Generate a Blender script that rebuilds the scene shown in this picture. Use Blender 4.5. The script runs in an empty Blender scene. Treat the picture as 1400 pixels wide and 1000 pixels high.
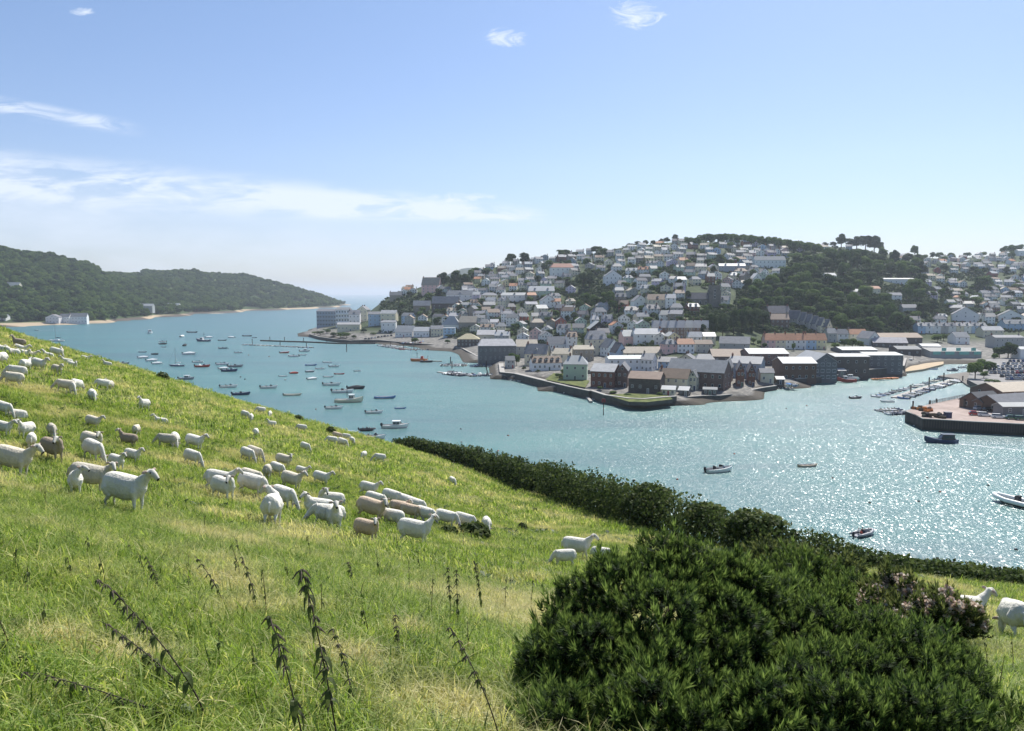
import bpy, bmesh, math, random
import numpy as np
from mathutils import Vector, Matrix
R = math.radians
rnd = random.Random(7)
sc = bpy.context.scene
# ---------------------------------------------------------------- camera
CAMZ = 45.0
F = 1050.0                                # focal length in photo pixels (photo 1400 wide)
PITCH = math.atan((500 - 401) / F)
cd = bpy.data.cameras.new('camera'); cam = bpy.data.objects.new('camera', cd); sc.collection.objects.link(cam)
cam.location = (0, 0, CAMZ); cam.rotation_euler = (math.pi / 2 - PITCH, 0, 0)
cd.sensor_width = 36; cd.lens = 36 * F / 1400; cd.clip_start = 0.1; cd.clip_end = 80000
sc.camera = cam
# ---------------------------------------------------------------- sun and sky
SUN_AZ = R(27)                            # to the right of the view direction (+Y)
SUN_EL = R(50)
ld = bpy.data.lights.new('sun', 'SUN'); ld.energy = 5.0; ld.angle = R(0.53); ld.color = (1.0, 0.965, 0.90)
sun = bpy.data.objects.new('sun', ld); sc.collection.objects.link(sun)
sdir = Vector((math.sin(SUN_AZ) * math.cos(SUN_EL), math.cos(SUN_AZ) * math.cos(SUN_EL), math.sin(SUN_EL)))
sun.rotation_euler = sdir.to_track_quat('Z', 'Y').to_euler()
sun.location = (0, 0, 300)
world = bpy.data.worlds.new('World'); sc.world = world; world.use_nodes = True
sc.view_settings.view_transform = 'Standard'; sc.view_settings.look = 'None'
sc.view_settings.exposure = 0.5; sc.view_settings.gamma = 1; sc.view_settings.use_curve_mapping = False
sc.cycles.max_bounces = 5; sc.cycles.diffuse_bounces = 2; sc.cycles.glossy_bounces = 2
sc.cycles.transmission_bounces = 3; sc.cycles.transparent_max_bounces = 6; sc.cycles.volume_bounces = 0
sc.cycles.use_denoising = True
sc.cycles.sample_clamp_indirect = 4.0

class NT:
    """tiny node-tree helper"""
    def __init__(s, tree): s.t = tree; s.n = tree.nodes; s.l = tree.links
    def put(s, sock, v):
        if v is None: return
        if isinstance(v, bpy.types.NodeSocket): s.l.new(v, sock)
        elif isinstance(v, (tuple, list)) and len(v) == 3 and sock.type == 'RGBA': sock.default_value = (*v, 1)
        else: sock.default_value = v
    def node(s, typ, ins=None, **kw):
        n = s.n.new(typ)
        for k, v in kw.items(): setattr(n, k, v)
        for k, v in (ins or {}).items(): s.put(n.inputs[k], v)
        return n
    def m(s, op, a, b=None, c=None, clamp=False):
        n = s.n.new('ShaderNodeMath'); n.operation = op; n.use_clamp = clamp
        for i, v in enumerate((a, b, c)):
            if v is not None: s.put(n.inputs[i], v)
        return n.outputs[0]
    def ss(s, v, a, b):                    # smoothstep a..b -> 0..1
        n = s.n.new('ShaderNodeMapRange'); n.interpolation_type = 'SMOOTHSTEP'
        s.put(n.inputs[0], v); s.put(n.inputs[1], a); s.put(n.inputs[2], b)
        return n.outputs[0]
    def mix(s, f, a, b, mode='MIX'):
        n = s.n.new('ShaderNodeMix'); n.data_type = 'RGBA'; n.blend_type = mode
        s.put(n.inputs[0], f); s.put(n.inputs[6], a); s.put(n.inputs[7], b)
        return n.outputs[2]
    def noise(s, vec, scale, detail=3, rough=.55, dist=0, out=0):
        n = s.n.new('ShaderNodeTexNoise'); n.inputs['Scale'].default_value = scale
        n.inputs['Detail'].default_value = detail; n.inputs['Roughness'].default_value = rough
        n.inputs['Distortion'].default_value = dist
        if vec is not None: s.l.new(vec, n.inputs['Vector'])
        return n.outputs[out]
    def ramp(s, f, stops):
        n = s.n.new('ShaderNodeValToRGB'); e = n.color_ramp.elements
        while len(e) < len(stops): e.new(.5)
        for k, (p, c) in enumerate(stops):
            e[k].position = p; e[k].color = (*c, 1) if len(c) == 3 else c
        s.put(n.inputs[0], f); return n.outputs[0]
    def mapping(s, vec, scale=(1, 1, 1), rot=(0, 0, 0), loc=(0, 0, 0)):
        n = s.n.new('ShaderNodeMapping'); n.inputs['Scale'].default_value = scale
        n.inputs['Rotation'].default_value = rot; n.inputs['Location'].default_value = loc
        s.l.new(vec, n.inputs['Vector']); return n.outputs[0]

def build_world():
    t = NT(world.node_tree); t.n.clear()
    sky = t.node('ShaderNodeTexSky', sky_type='NISHITA', sun_disc=False)
    sky.sun_elevation = SUN_EL; sky.sun_rotation = SUN_AZ
    sky.air_density = 1.0; sky.dust_density = 0.5; sky.ozone_density = 2.0; sky.altitude = 50
    tc = t.node('ShaderNodeTexCoord'); g = tc.outputs['Generated']
    sep = t.node('ShaderNodeSeparateXYZ', {0: g})
    x, y, z = sep.outputs
    yy = t.m('MAXIMUM', y, .05)
    s_ = t.m('DIVIDE', x, yy); e_ = t.m('DIVIDE', z, yy)      # direction coordinates seaward
    front = t.ss(y, 0.1, 0.5)
    com = t.node('ShaderNodeCombineXYZ', {0: s_, 1: e_, 2: 0.0}).outputs[0]
    # wispy cirrus: streaks run down towards the right
    v1 = t.mapping(com, (3.2, 17, 1), (0, 0, R(4.5)))
    n1 = t.noise(v1, 1.7, 8, .62, .6)
    v2 = t.mapping(com, (9, 34, 1), (0, 0, R(6)), (3, 1, 0))
    n2 = t.noise(v2, 1.4, 6, .62, .9)
    n3 = t.noise(t.mapping(com, (2.2, 7, 1), loc=(5, 2, 0)), 1.6, 4, .55)
    def band(c0, slope, w0, wslope, s0, s1, edge=.06, up=.8):
        c = t.m('ADD', t.m('MULTIPLY', s_, slope), c0)
        w = t.m('MAXIMUM', t.m('ADD', t.m('MULTIPLY', s_, wslope), w0), .003)
        d = t.m('DIVIDE', t.m('SUBTRACT', e_, c), w)
        a = t.ss(d, up, .1); b = t.ss(d, -1.3, -.1)
        k = t.m('MULTIPLY', a, b)
        k = t.m('MULTIPLY', k, t.ss(s_, s0 - edge, s0 + edge))
        return t.m('MULTIPLY', k, t.ss(s_, s1 + edge, s1 - edge))
    b1 = band(.103, -.070, .015, -.048, -1.2, .0, .07, 1.0)   # main bank, left, thick
    b2 = band(.100, -.03, .010, -.006, -.25, .03, .03, 1.2)
    b3 = band(.124, -.175, .006, -.010, -1.1, -.49, .03, 1.2)  # upper left streak
    c1 = t.m('MULTIPLY', b1, t.ss(t.m('ADD', n1, t.m('MULTIPLY', t.m('SUBTRACT', n2, .5), .55)), .34, .60))
    c2 = t.m('MULTIPLY', b2, t.ss(n2, .38, .6))
    c3 = t.m('MULTIPLY', b3, t.ss(n2, .36, .62))
    def blob(cx, cy, rx, ry):
        dx = t.m('DIVIDE', t.m('SUBTRACT', s_, cx), rx); dy = t.m('DIVIDE', t.m('SUBTRACT', e_, cy), ry)
        r = t.m('SQRT', t.m('ADD', t.m('MULTIPLY', dx, dx), t.m('MULTIPLY', dy, dy)))
        return t.ss(r, 1.0, .15)
    b4 = t.m('ADD', t.m('ADD', blob(-.008, .320, .055, .020), blob(.155, .348, .065, .030)),
             t.m('ADD', blob(-.07, .122, .09, .012), blob(-.54, .352, .03, .010)))
    b4 = t.m('MINIMUM', b4, 1.0)
    c4 = t.m('MULTIPLY', t.ss(t.m('SUBTRACT', t.noise(t.mapping(com, (14, 38, 1), (0, 0, R(8)), (7, 3, 0)), 1.5, 8, .68, 1.4), t.m('MULTIPLY', t.m('SUBTRACT', 1.0, b4), .42)), .30, .62), .85)
    c4 = t.m('MULTIPLY', c4, t.ss(b4, .0, .25))
    veil = t.m('MULTIPLY', t.m('MULTIPLY', t.ss(s_, .16, -.5), t.ss(e_, t.m('ADD', .135, t.m('MULTIPLY', s_, -.10)), .05)), t.ss(n3, .2, .75))
    tot = t.m('ADD', t.m('ADD', t.m('MULTIPLY', c1, .85), t.m('MULTIPLY', c2, .8)), t.m('ADD', t.m('MULTIPLY', c3, .8), c4))
    tot = t.m('MINIMUM', t.m('ADD', tot, t.m('MULTIPLY', veil, .85)), .9)
    tot = t.m('MULTIPLY', tot, front)
    hs = t.node('ShaderNodeHueSaturation', {'Saturation': SKY_SAT, 'Value': 1.0, 'Color': sky.outputs[0]})
    tint = t.ramp(t.m('ADD', z, 0.0), [(0.0, (.68, .72, .88)), (.06, (.80, .80, .96)), (.16, (.92, .91, 1.02)), (.40, (.95, .98, 1.05))])
    sc_ = t.mix(1.0, hs.outputs[0], tint, 'MULTIPLY')
    col = t.mix(tot, sc_, (6.6, 7.3, 8.4))
    bg = t.node('ShaderNodeBackground', {'Color': col, 'Strength': 0.094})
    out = t.node('ShaderNodeOutputWorld', {0: bg.outputs[0]})
SKY_SAT = 1.0
SKY_TINT = (1.0, 1.0, 1.0)
build_world()

# ---------------------------------------------------------------- pixel <-> place
cp, sp = math.cos(PITCH), math.sin(PITCH)
def ray(x, y):
    dx, dyu = x - 700, 500 - y
    wy = dyu * sp + F * cp; wz = dyu * cp - F * sp
    return dx / wy, wz / wy                 # X = u*Y ; Z = CAMZ + w*Y
def at_z(x, y, z=0.0):
    u, w = ray(x, y); Y = (z - CAMZ) / w
    return Vector((u * Y, Y, z))
def at_d(x, y, Y):
    u, w = ray(x, y); return Vector((u * Y, Y, CAMZ + w * Y))
def px(v):
    X, Y, Z = v[0], v[1], v[2] - CAMZ
    f = Y * cp - Z * sp; up = Y * sp + Z * cp
    return 700 + F * X / f, 500 - F * up / f
def hit(x, y, ground, y0=2.0, y1=2000.0):
    u, w = ray(x, y); Y = y0; st = 1.006; last = Y
    while Y < y1:
        if CAMZ + w * Y <= ground(u * Y, Y): break
        last = Y; Y = Y * st + .02
    else: return None
    a, b = last, Y
    for _ in range(14):
        m = (a + b) / 2
        if CAMZ + w * m <= ground(u * m, m): b = m
        else: a = m
    return Vector((u * b, b, ground(u * b, b)))

# ---------------------------------------------------------------- objects
C = sc.collection
def tag(o, label=None, cat=None, group=None, kind=None):
    if label: o['label'] = label
    if cat: o['category'] = cat
    if group: o['group'] = group
    if kind: o['kind'] = kind
    return o
def empty(name, loc, rz=0, label=None, cat=None, group=None):
    o = bpy.data.objects.new(name, None); C.objects.link(o); o.empty_display_size = .2
    o.location = loc; o.rotation_euler = (0, 0, rz); return tag(o, label, cat, group)
def link(name, me, parent=None, mats=(), col=None):
    o = bpy.data.objects.new(name, me); C.objects.link(o)
    if parent is not None: o.parent = parent
    if mats and not me.materials:
        for m in mats: me.materials.append(m)
    if col is not None: o.color = (*col, 1)
    return o
def mesh(name, V, Fc, mi=None, smooth=False):
    me = bpy.data.meshes.new(name); me.from_pydata([tuple(v) for v in V], [], Fc)
    if mi is not None: me.polygons.foreach_set('material_index', mi)
    if smooth: me.polygons.foreach_set('use_smooth', [True] * len(Fc))
    me.update(); return me
def tris_mesh(name, V, n, shade=None, mi=None, smooth=False):
    """V: (k*n,3) array, consecutive n-gons"""
    k = len(V) // n
    me = bpy.data.meshes.new(name); me.vertices.add(len(V)); me.vertices.foreach_set('co', np.asarray(V, np.float32).ravel())
    me.loops.add(len(V)); me.loops.foreach_set('vertex_index', np.arange(len(V), dtype=np.int32))
    me.polygons.add(k); me.polygons.foreach_set('loop_start', np.arange(0, len(V), n, dtype=np.int32))
    try: me.polygons.foreach_set('loop_total', np.full(k, n, np.int32))
    except Exception: pass
    if mi is not None: me.polygons.foreach_set('material_index', np.asarray(mi, np.int32))
    if shade is not None:
        a = me.attributes.new('tone', 'FLOAT', 'FACE'); a.data.foreach_set('value', np.asarray(shade, np.float32))
    me.update(calc_edges=True); return me
class MB:
    """mesh builder: boxes, prisms, lofts collected in one mesh"""
    def __init__(s): s.V = []; s.F = []; s.M = []
    def add(s, V, Fc, m=0):
        b = len(s.V); s.V += [tuple(v) for v in V]; s.F += [tuple(i + b for i in f) for f in Fc]; s.M += [m] * len(Fc); return s
    def box(s, x0, x1, y0, y1, z0, z1, m=0):
        V = [(x, y, z) for z in (z0, z1) for y in (y0, y1) for x in (x0, x1)]
        return s.add(V, [(0, 2, 3, 1), (4, 5, 7, 6), (0, 1, 5, 4), (2, 6, 7, 3), (0, 4, 6, 2), (1, 3, 7, 5)], m)
    def tube(s, pts, rad, n=8, m=0, cap=True):
        pts = [Vector(p) for p in pts]; rings = []
        for i, p in enumerate(pts):
            t = (pts[min(i + 1, len(pts) - 1)] - pts[max(i - 1, 0)]).normalized()
            a = Vector((0, 0, 1)) if abs(t.z) < .9 else Vector((1, 0, 0))
            sx = t.cross(a).normalized(); sz = sx.cross(t).normalized()
            r = rad[i] if isinstance(rad, (list, tuple)) else rad
            ra, rb = r if isinstance(r, (list, tuple)) else (r, r)
            rings.append([p + sx * ra * math.cos(2 * math.pi * k / n) + sz * rb * math.sin(2 * math.pi * k / n) for k in range(n)])
        V = [v for r_ in rings for v in r_]; Fc = []
        for i in range(len(pts) - 1):
            for k in range(n):
                k2 = (k + 1) % n; Fc.append((i * n + k, i * n + k2, (i + 1) * n + k2, (i + 1) * n + k))
        if cap: Fc += [tuple(range(n))[::-1], tuple((len(pts) - 1) * n + k for k in range(n))]
        return s.add(V, Fc, m)
    def slab(s, poly, th, m=0):           # planar polygon with thickness along its normal (downwards)
        P = [Vector(p) for p in poly]; nrm = (P[1] - P[0]).cross(P[2] - P[0]).normalized() * th; n = len(P)
        V = P + [p - nrm for p in P]
        return s.add(V, [tuple(range(n)), tuple(range(2 * n - 1, n - 1, -1))] + [(i, i + n, (i + 1) % n + n, (i + 1) % n) for i in range(n)], m)
    def mesh(s, name, smooth=False): return mesh(name, s.V, s.F, s.M, smooth)
    def build(s, name, mats, parent=None, col=None, smooth=False):
        if not isinstance(mats, (list, tuple)): mats = [mats]
        me = s.mesh(name, smooth)
        for m in mats: me.materials.append(m)
        return link(name, me, parent, (), col)
def ordn(n):
    W = ['first','second','third','fourth','fifth','sixth','seventh','eighth','ninth','tenth','eleventh','twelfth','thirteenth','fourteenth','fifteenth','sixteenth','seventeenth','eighteenth','nineteenth','twentieth']
    if n > 100: return ordn2(n // 100) + ' hundred and ' + ordn(n % 100) if n % 100 else ordn2(n // 100) + ' hundredth'
    if n == 100: return 'hundredth'
    if n <= 20: return W[n - 1]
    T = {2: 'twenty', 3: 'thirty', 4: 'forty', 5: 'fifty', 6: 'sixty', 7: 'seventy', 8: 'eighty', 9: 'ninety'}
    if n % 10 == 0: return T[n // 10][:-1] + 'ieth'
    return T[n // 10] + '-' + W[n % 10 - 1]

def ordn2(n): return ['zero', 'one', 'two', 'three', 'four'][n]

# ---------------------------------------------------------------- materials
def mat(name, fn):
    m = bpy.data.materials.new(name); m.use_nodes = True; t = NT(m.node_tree); t.n.clear()
    out = t.node('ShaderNodeOutputMaterial'); r = fn(t)
    if isinstance(r, tuple): t.l.new(r[0], out.inputs[0]); t.l.new(r[1], out.inputs[2])
    else: t.l.new(r, out.inputs[0])
    return m
def pbr(t, col, rough=.6, spec=.5, metal=0, normal=None, **kw):
    n = t.node('ShaderNodeBsdfPrincipled', {'Base Color': col, 'Roughness': rough, 'Specular IOR Level': spec, 'Metallic': metal})
    if normal is not None: t.l.new(normal, n.inputs['Normal'])
    for k, v in kw.items(): t.put(n.inputs[k], v)
    return n.outputs[0]
def bump(t, h, dist, strength=1.0):
    return t.node('ShaderNodeBump', {'Height': h, 'Distance': dist, 'Strength': strength}).outputs[0]
def pos(t): return t.node('ShaderNodeNewGeometry').outputs['Position']
def ocol(t): return t.node('ShaderNodeObjectInfo').outputs['Color']
def orand(t): return t.node('ShaderNodeObjectInfo').outputs['Random']
def objc(t): return t.node('ShaderNodeTexCoord').outputs['Object']
def gray(t, f, a, b): # multiply factor range
    n = t.n.new('ShaderNodeMapRange'); t.put(n.inputs[0], f); n.inputs[3].default_value = a; n.inputs[4].default_value = b; return n.outputs[0]
def mulc(t, c, f):
    com = t.node('ShaderNodeCombineColor', {0: f, 1: f, 2: f}).outputs[0]
    return t.mix(1.0, c, com, 'MULTIPLY')
M = {}
def leafmat(name, ca, cb, cc, trans=.35, rough=.6, spec=.25, big=.0, rand=True):
    def f(t):
        tone = t.node('ShaderNodeAttribute', attribute_name='tone').outputs['Fac']
        rr = orand(t)
        v = t.m('ADD', t.m('MULTIPLY', tone, .6), t.m('MULTIPLY', rr, .4)) if rand else tone
        if big: v = t.m('ADD', t.m('MULTIPLY', v, .6), t.m('MULTIPLY', t.noise(pos(t), big, 3), .4))
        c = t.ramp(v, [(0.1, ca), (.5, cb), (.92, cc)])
        d = pbr(t, c, rough, spec)
        tr = t.node('ShaderNodeBsdfTranslucent', {'Color': mulc(t, c, 1.0)}).outputs[0]
        return t.node('ShaderNodeMixShader', {0: trans, 1: d, 2: tr}).outputs[0]
    M[name] = mat(name, f)
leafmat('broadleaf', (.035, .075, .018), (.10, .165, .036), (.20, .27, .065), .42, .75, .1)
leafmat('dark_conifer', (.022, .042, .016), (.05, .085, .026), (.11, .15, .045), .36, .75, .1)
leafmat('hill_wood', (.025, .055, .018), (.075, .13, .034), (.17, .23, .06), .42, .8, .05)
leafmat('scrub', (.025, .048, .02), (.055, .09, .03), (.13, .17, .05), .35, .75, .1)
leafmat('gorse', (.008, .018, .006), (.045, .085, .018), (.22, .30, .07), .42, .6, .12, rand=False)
leafmat('hedge_leaf', (.028, .045, .014), (.075, .11, .03), (.19, .21, .065), .42, .65, .12, rand=False)
leafmat('blossom', (.50, .34, .25), (.75, .60, .48), (.85, .78, .68), .3, .8, .1, rand=False)
leafmat('nettle_leaf', (.09, .12, .035), (.15, .19, .05), (.24, .28, .09), .55, .55, .3, rand=False)
leafmat('nettle_flower', (.16, .13, .10), (.26, .21, .16), (.34, .28, .22), .2, .8, .1, rand=False)
def f_bark(t): return pbr(t, t.ramp(t.noise(objc(t), 3, 4), [(.3, (.035, .028, .02)), (.7, (.10, .08, .06))]), .9, .1)
M['bark'] = mat('bark', f_bark)
def simple(name, col, rough=.6, spec=.5, metal=0, var=.15, sc_=3.0, bmp=0, usecol=False):
    def f(t):
        c = ocol(t) if usecol else t.node('ShaderNodeRGB').outputs[0]
        if not usecol: c.node.outputs[0].default_value = (*col, 1)
        n = t.noise(objc(t), sc_, 4)
        c2 = mulc(t, c, gray(t, n, 1 - var, 1 + var))
        nm = bump(t, n, bmp) if bmp else None
        return pbr(t, c2, rough, spec, metal, nm)
    M[name] = mat(name, f); return M[name]
simple('render_wall', None, .85, .2, usecol=True, var=.12, sc_=.35)
def f_brick(t):
    o = objc(t); c = ocol(t)
    br = t.node('ShaderNodeTexBrick', {'Scale': 1.0, 'Color1': (1, 1, 1), 'Color2': (.72, .7, .7), 'Mortar': (.8, .8, .78), 'Mortar Size': .02, 'Brick Width': .9, 'Row Height': .35, 'Vector': t.mapping(o, (1, 1, 1), (R(90), 0, 0))})
    return pbr(t, mulc(t, t.mix(1.0, c, br.outputs[0], 'MULTIPLY'), gray(t, t.noise(o, .6, 5), .6, 1.4)), .85, .2)
M['brick_wall'] = mat('brick_wall', f_brick)
def f_boards(t):
    o = objc(t); w = t.node('ShaderNodeTexWave', {'Scale': .9, 'Distortion': .4, 'Detail': 2.0, 'Vector': t.mapping(o, (1, 1, .02))}).outputs['Fac']
    return pbr(t, mulc(t, ocol(t), t.m('MULTIPLY', gray(t, w, .75, 1.1), gray(t, t.noise(o, .5, 4), .7, 1.3))), .8, .25)
M['board_wall'] = mat('board_wall', f_boards)
def f_slate(t):
    o = objc(t); n = t.noise(o, .45, 5, .6); n2 = t.noise(t.mapping(o, (1, 6, 6)), 1.2, 3)
    c = mulc(t, ocol(t), t.m('MULTIPLY', gray(t, n, .6, 1.4), gray(t, n2, .7, 1.3)))
    return pbr(t, c, t.m('ADD', gray(t, n, .0, .12), gray(t, orand(t), .42, .85)), .28, 0, bump(t, n2, .05))
M['slate_roof'] = mat('slate_roof', f_slate)
def f_tile(t):
    o = objc(t); n = t.noise(o, .6, 5, .6); n2 = t.noise(t.mapping(o, (5, 5, 9)), 1.0, 3)
    return pbr(t, mulc(t, ocol(t), t.m('MULTIPLY', gray(t, n, .65, 1.35), gray(t, n2, .75, 1.25))), .7, .35)
M['tile_roof'] = mat('tile_roof', f_tile)
def f_metal_roof(t):
    o = objc(t); w = t.node('ShaderNodeTexWave', {'Scale': .8, 'Distortion': .1, 'Vector': o}).outputs['Fac']
    n = t.noise(o, .2, 4)
    return pbr(t, mulc(t, ocol(t), t.m('MULTIPLY', gray(t, w, .85, 1.05), gray(t, n, .75, 1.2))), .6, .3)
M['sheet_roof'] = mat('sheet_roof', f_metal_roof)
simple('stone', (.19, .175, .155), .9, .15, var=.5, sc_=.5, bmp=.05)
simple('quay_wall', (.085, .080, .07), .85, .2, var=.5, sc_=.4, bmp=.08)
simple('concrete', (.36, .34, .31), .85, .2, var=.2, sc_=.2)
simple('pinkpave', (.40, .31, .26), .85, .2, var=.15, sc_=.15)
simple('white_paint', (.78, .78, .76), .5, .4, var=.06)
simple('hull_paint', None, .28, .5, usecol=True, var=.06)
simple('plain', None, .5, .4, usecol=True, var=.1)
simple('car_paint', None, .22, .6, usecol=True, var=.03)
simple('dark_rubber', (.018, .018, .02), .5, .4, var=.2)
simple('canvas', None, .8, .15, usecol=True, var=.15)
simple('wood_grey', (.23, .20, .17), .8, .2, var=.25, sc_=1.5)
simple('wood_dark', (.06, .05, .04), .8, .2, var=.3, sc_=1.0)
simple('steel_rust', (.05, .04, .035), .8, .3, var=.6, sc_=.5)
M['glass'] = mat('glass', lambda t: pbr(t, (.03, .04, .05), .08, .7))
simple('sand', (.48, .38, .26), .95, .1, var=.15, sc_=.1)
# ================================================================ terrain
def sstep(x): x = max(0, min(1, x)); return x * x * (3 - 2 * x)
def interp(tab, x):
    if x <= tab[0][0]: return tab[0][1]
    for (a, va), (b, vb) in zip(tab, tab[1:]):
        if x <= b: return va + (vb - va) * (x - a) / (b - a)
    return tab[-1][1]
Z0 = [(-60, 6), (-20, 2.0), (-6, -.6), (0, -1.6), (2, -1.85), (4, -2.35), (7, -3.2), (10, -4.15), (14, -5.45), (17, -6.35), (24, -8.25), (30, -9.75), (37, -11.2), (45, -12.85), (57, -15.2),
      (70, -17.6), (85, -20.8), (110, -26.5), (200, -45), (400, -90)]
def smooth_tab(tab, lo, hi, step, r):
    xs = np.arange(lo, hi, step); v = np.interp(xs, [a for a, _ in tab], [b for _, b in tab])
    out = v.copy()
    for i, x in enumerate(xs):
        w = max(.3, r * (abs(x) * .12 + .5)); m = np.abs(xs - x) < w; out[i] = v[m].mean()
    return xs, out
ZX, ZV = smooth_tab(Z0, -60, 300, .25, 1.5)
# lower edge of the field, metres: hedge foot on the right, brow of the slope on the left
BX = [-300, -80, -45, -28, -18, -12, -3, 2, 6, 9.3, 13, 20, 60, 200]
BY = [95, 84, 80, 76, 76, 84, 76, 60, 43, 30.5, 27.5, 26.5, 27, 40]
def edge_y(X): return float(np.interp(X, BX, BY))
def vnoise(x, y, s=1.0):
    x /= s; y /= s
    return (math.sin(x * 1.7 + 1.3 * math.sin(y * 1.1)) * math.sin(y * 1.9 + 1.1 * math.sin(x * .8)) + .5 * math.sin(x * 3.9 + y * 2.3 + 1.7) * math.sin(y * 4.3 - x * 1.9)) / 1.5
def field_z(X, Y):
    z = float(np.interp(Y, ZX, ZV))
    a = -.2 - .1 * sstep((Y - 14) / 26)
    if Y < 0: a = -.2
    if X < 0: z += a * X
    else: z += -.09 * X
    z += .10 * vnoise(X, Y, 5.0) * min(1, max(0, (Y - 1) / 6)) + .035 * vnoise(X + 31, Y, 1.1) * min(1, max(0, (Y - 1) / 4))
    d = Y - edge_y(X)
    if d > 0: z -= (.30 * d * d / (d + 14) if X < 0 else .42 * d * d / (d + 3))
    return max(CAMZ + z, -4)
def grid_mesh(name, xs_of, ys, zf):
    V = []; Fc = []; n = None
    for y in ys:
        xs = xs_of(y); n = len(xs)
        V += [(x, y, zf(x, y)) for x in xs]
    for j in range(len(ys) - 1):
        for i in range(n - 1):
            a = j * n + i; Fc.append((a, a + 1, a + n + 1, a + n))
    return mesh(name, V, Fc, None, True)
def f_field(t):
    p = pos(t)
    n1 = t.noise(p, .22, 4, .6); n2 = t.noise(p, 1.3, 6, .65); n3 = t.noise(p, 9, 4, .7)
    c = t.ramp(t.m('ADD', t.m('MULTIPLY', n2, .6), t.m('MULTIPLY', n3, .4)), [(.30, (.035, .055, .012)), (.45, (.095, .125, .025)), (.57, (.16, .185, .04)), (.72, (.26, .25, .09))])
    c = t.mix(t.ss(n1, .50, .68), c, (.20, .19, .07))
    h = t.m('ADD', t.m('MULTIPLY', n2, .25), t.m('MULTIPLY', n3, .10))
    return pbr(t, c, .85, .15, 0, bump(t, h, .8))
M['field'] = mat('field', f_field)
ys = list(np.concatenate([np.arange(-40, 0, 4), np.arange(0, 30, .35), np.arange(30, 100, .9), np.arange(100, 260, 5)]))
XS = np.concatenate([-np.geomspace(260, 40, 22), np.arange(-39, -12, .9), np.arange(-12, 13, .35), np.arange(13, 30, .8), np.geomspace(31, 220, 22)])
o = link('field_ground', grid_mesh('field_ground', lambda y: XS, ys, field_z), None, [M['field']]); tag(o, kind='structure')

# columns of the far shore: photo column -> [(distance, height)]
COLS = {
 395: [(700, -4), (770, -4), (860, -3), (2000, -4)],
 412: [(740, -4), (785, -3), (800, 1), (860, 1), (900, -3), (2000, -4)],
 440: [(730, -4), (750, -3), (775, 2), (850, 6), (950, 5), (1000, -3), (2000, -4)],
 490: [(670, -4), (690, -2), (705, 2), (760, 7), (900, 12), (1050, 8), (1150, -3), (2000, -4)],
 540: [(630, -4), (650, -2), (670, 2), (740, 5), (850, 18), (950, 38), (1050, 45), (1300, -3), (2000, -4)],
 600: [(560, -4), (590, -2), (610, 2.5), (700, 5), (800, 25), (900, 46), (1000, 61), (1200, 50), (1500, 10), (2000, 10)],
 650: [(490, -4), (497, 2.0), (520, 2.5), (640, 5), (720, 18), (850, 49), (1000, 70), (1300, 60), (2000, 40)],
 683: [(397, -4), (399.5, -3), (401, 2.6), (450, 3), (600, 5), (720, 23), (850, 53), (1000, 79), (1200, 76), (2000, 50)],
 700: [(390, -4), (394, -3), (395.5, 2.6), (450, 3), (600, 5), (720, 24), (850, 54), (1000, 81), (1200, 79), (2000, 60)],
 760: [(345, -4), (349, -3), (350.5, 2.8), (560, 5), (700, 29), (850, 63), (1000, 90), (1200, 93), (2000, 70)],
 800: [(325, -4), (330, -3), (331.5, 2.8), (500, 4), (620, 16), (700, 34), (850, 68), (1000, 94), (1150, 100), (2000, 80)],
 850: [(308, -4), (312, -3), (313.5, 2.8), (470, 4), (560, 13), (700, 43), (850, 77), (1000, 101), (1150, 113), (2000, 90)],
 925: [(300, -4), (305, -3), (306.5, 3), (430, 4), (500, 14), (600, 33), (800, 72), (1000, 106), (1100, 118), (2000, 100)],
 1020:[(312, -4), (316, -2), (324, 3), (440, 4), (520, 9), (610, 24), (800, 68), (1000, 104), (1130, 121), (2000, 100)],
 1080:[(350, -4), (356, -2), (364, 3), (460, 4), (560, 8), (640, 22), (820, 66), (1000, 101), (1130, 117), (2000, 100)],
 1150:[(382, -4), (388, -2), (396, 3), (520, 5), (600, 9), (700, 34), (850, 68), (1050, 102), (1180, 114), (2000, 100)],
 1234:[(405, -4), (410, -2), (416, 2.5), (560, 5), (640, 9), (760, 31), (900, 61), (1100, 92), (1250, 104), (2000, 95)],
 1250:[(440, -4), (452, -1), (470, 2), (560, 5), (640, 9), (760, 30), (900, 59), (1100, 90), (1250, 103), (2000, 95)],
 1300:[(470, -4), (482, -.6), (500, 2), (600, 5), (720, 14), (900, 44), (1100, 83), (1300, 103), (2000, 95)],
 1360:[(470, -4), (484, -1), (492, 2.4), (600, 5), (720, 13), (900, 40), (1100, 80), (1300, 108), (2000, 95)],
 1420:[(380, -4), (390, -1), (400, 2.4), (600, 5), (740, 13), (900, 38), (1100, 78), (1300, 112), (2000, 100)],
 1600:[(380, -4), (390, -1), (400, 2.4), (600, 5), (740, 14), (900, 40), (1100, 82), (1300, 118), (2000, 100)],
}
CX = sorted(COLS)
def cols_fn(COLS, CX):
    US = [(c - 700) / (F * cp + 0 * sp) for c in CX]
    def f(X, Y):
        u = X / Y
        if u <= US[0]: return interp(COLS[CX[0]], Y)
        for i in range(len(US) - 1):
            if u <= US[i + 1]:
                k = (u - US[i]) / (US[i + 1] - US[i])
                return interp(COLS[CX[i]], Y) * (1 - k) + interp(COLS[CX[i + 1]], Y) * k
        return interp(COLS[CX[-1]], Y)
    return f
town_raw = cols_fn(COLS, CX)
def town_z(X, Y):
    z = town_raw(X, Y)
    if z > 8: z += min(1, (z - 8) / 12) * (1.3 * vnoise(X, Y, 45))
    return z
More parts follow.
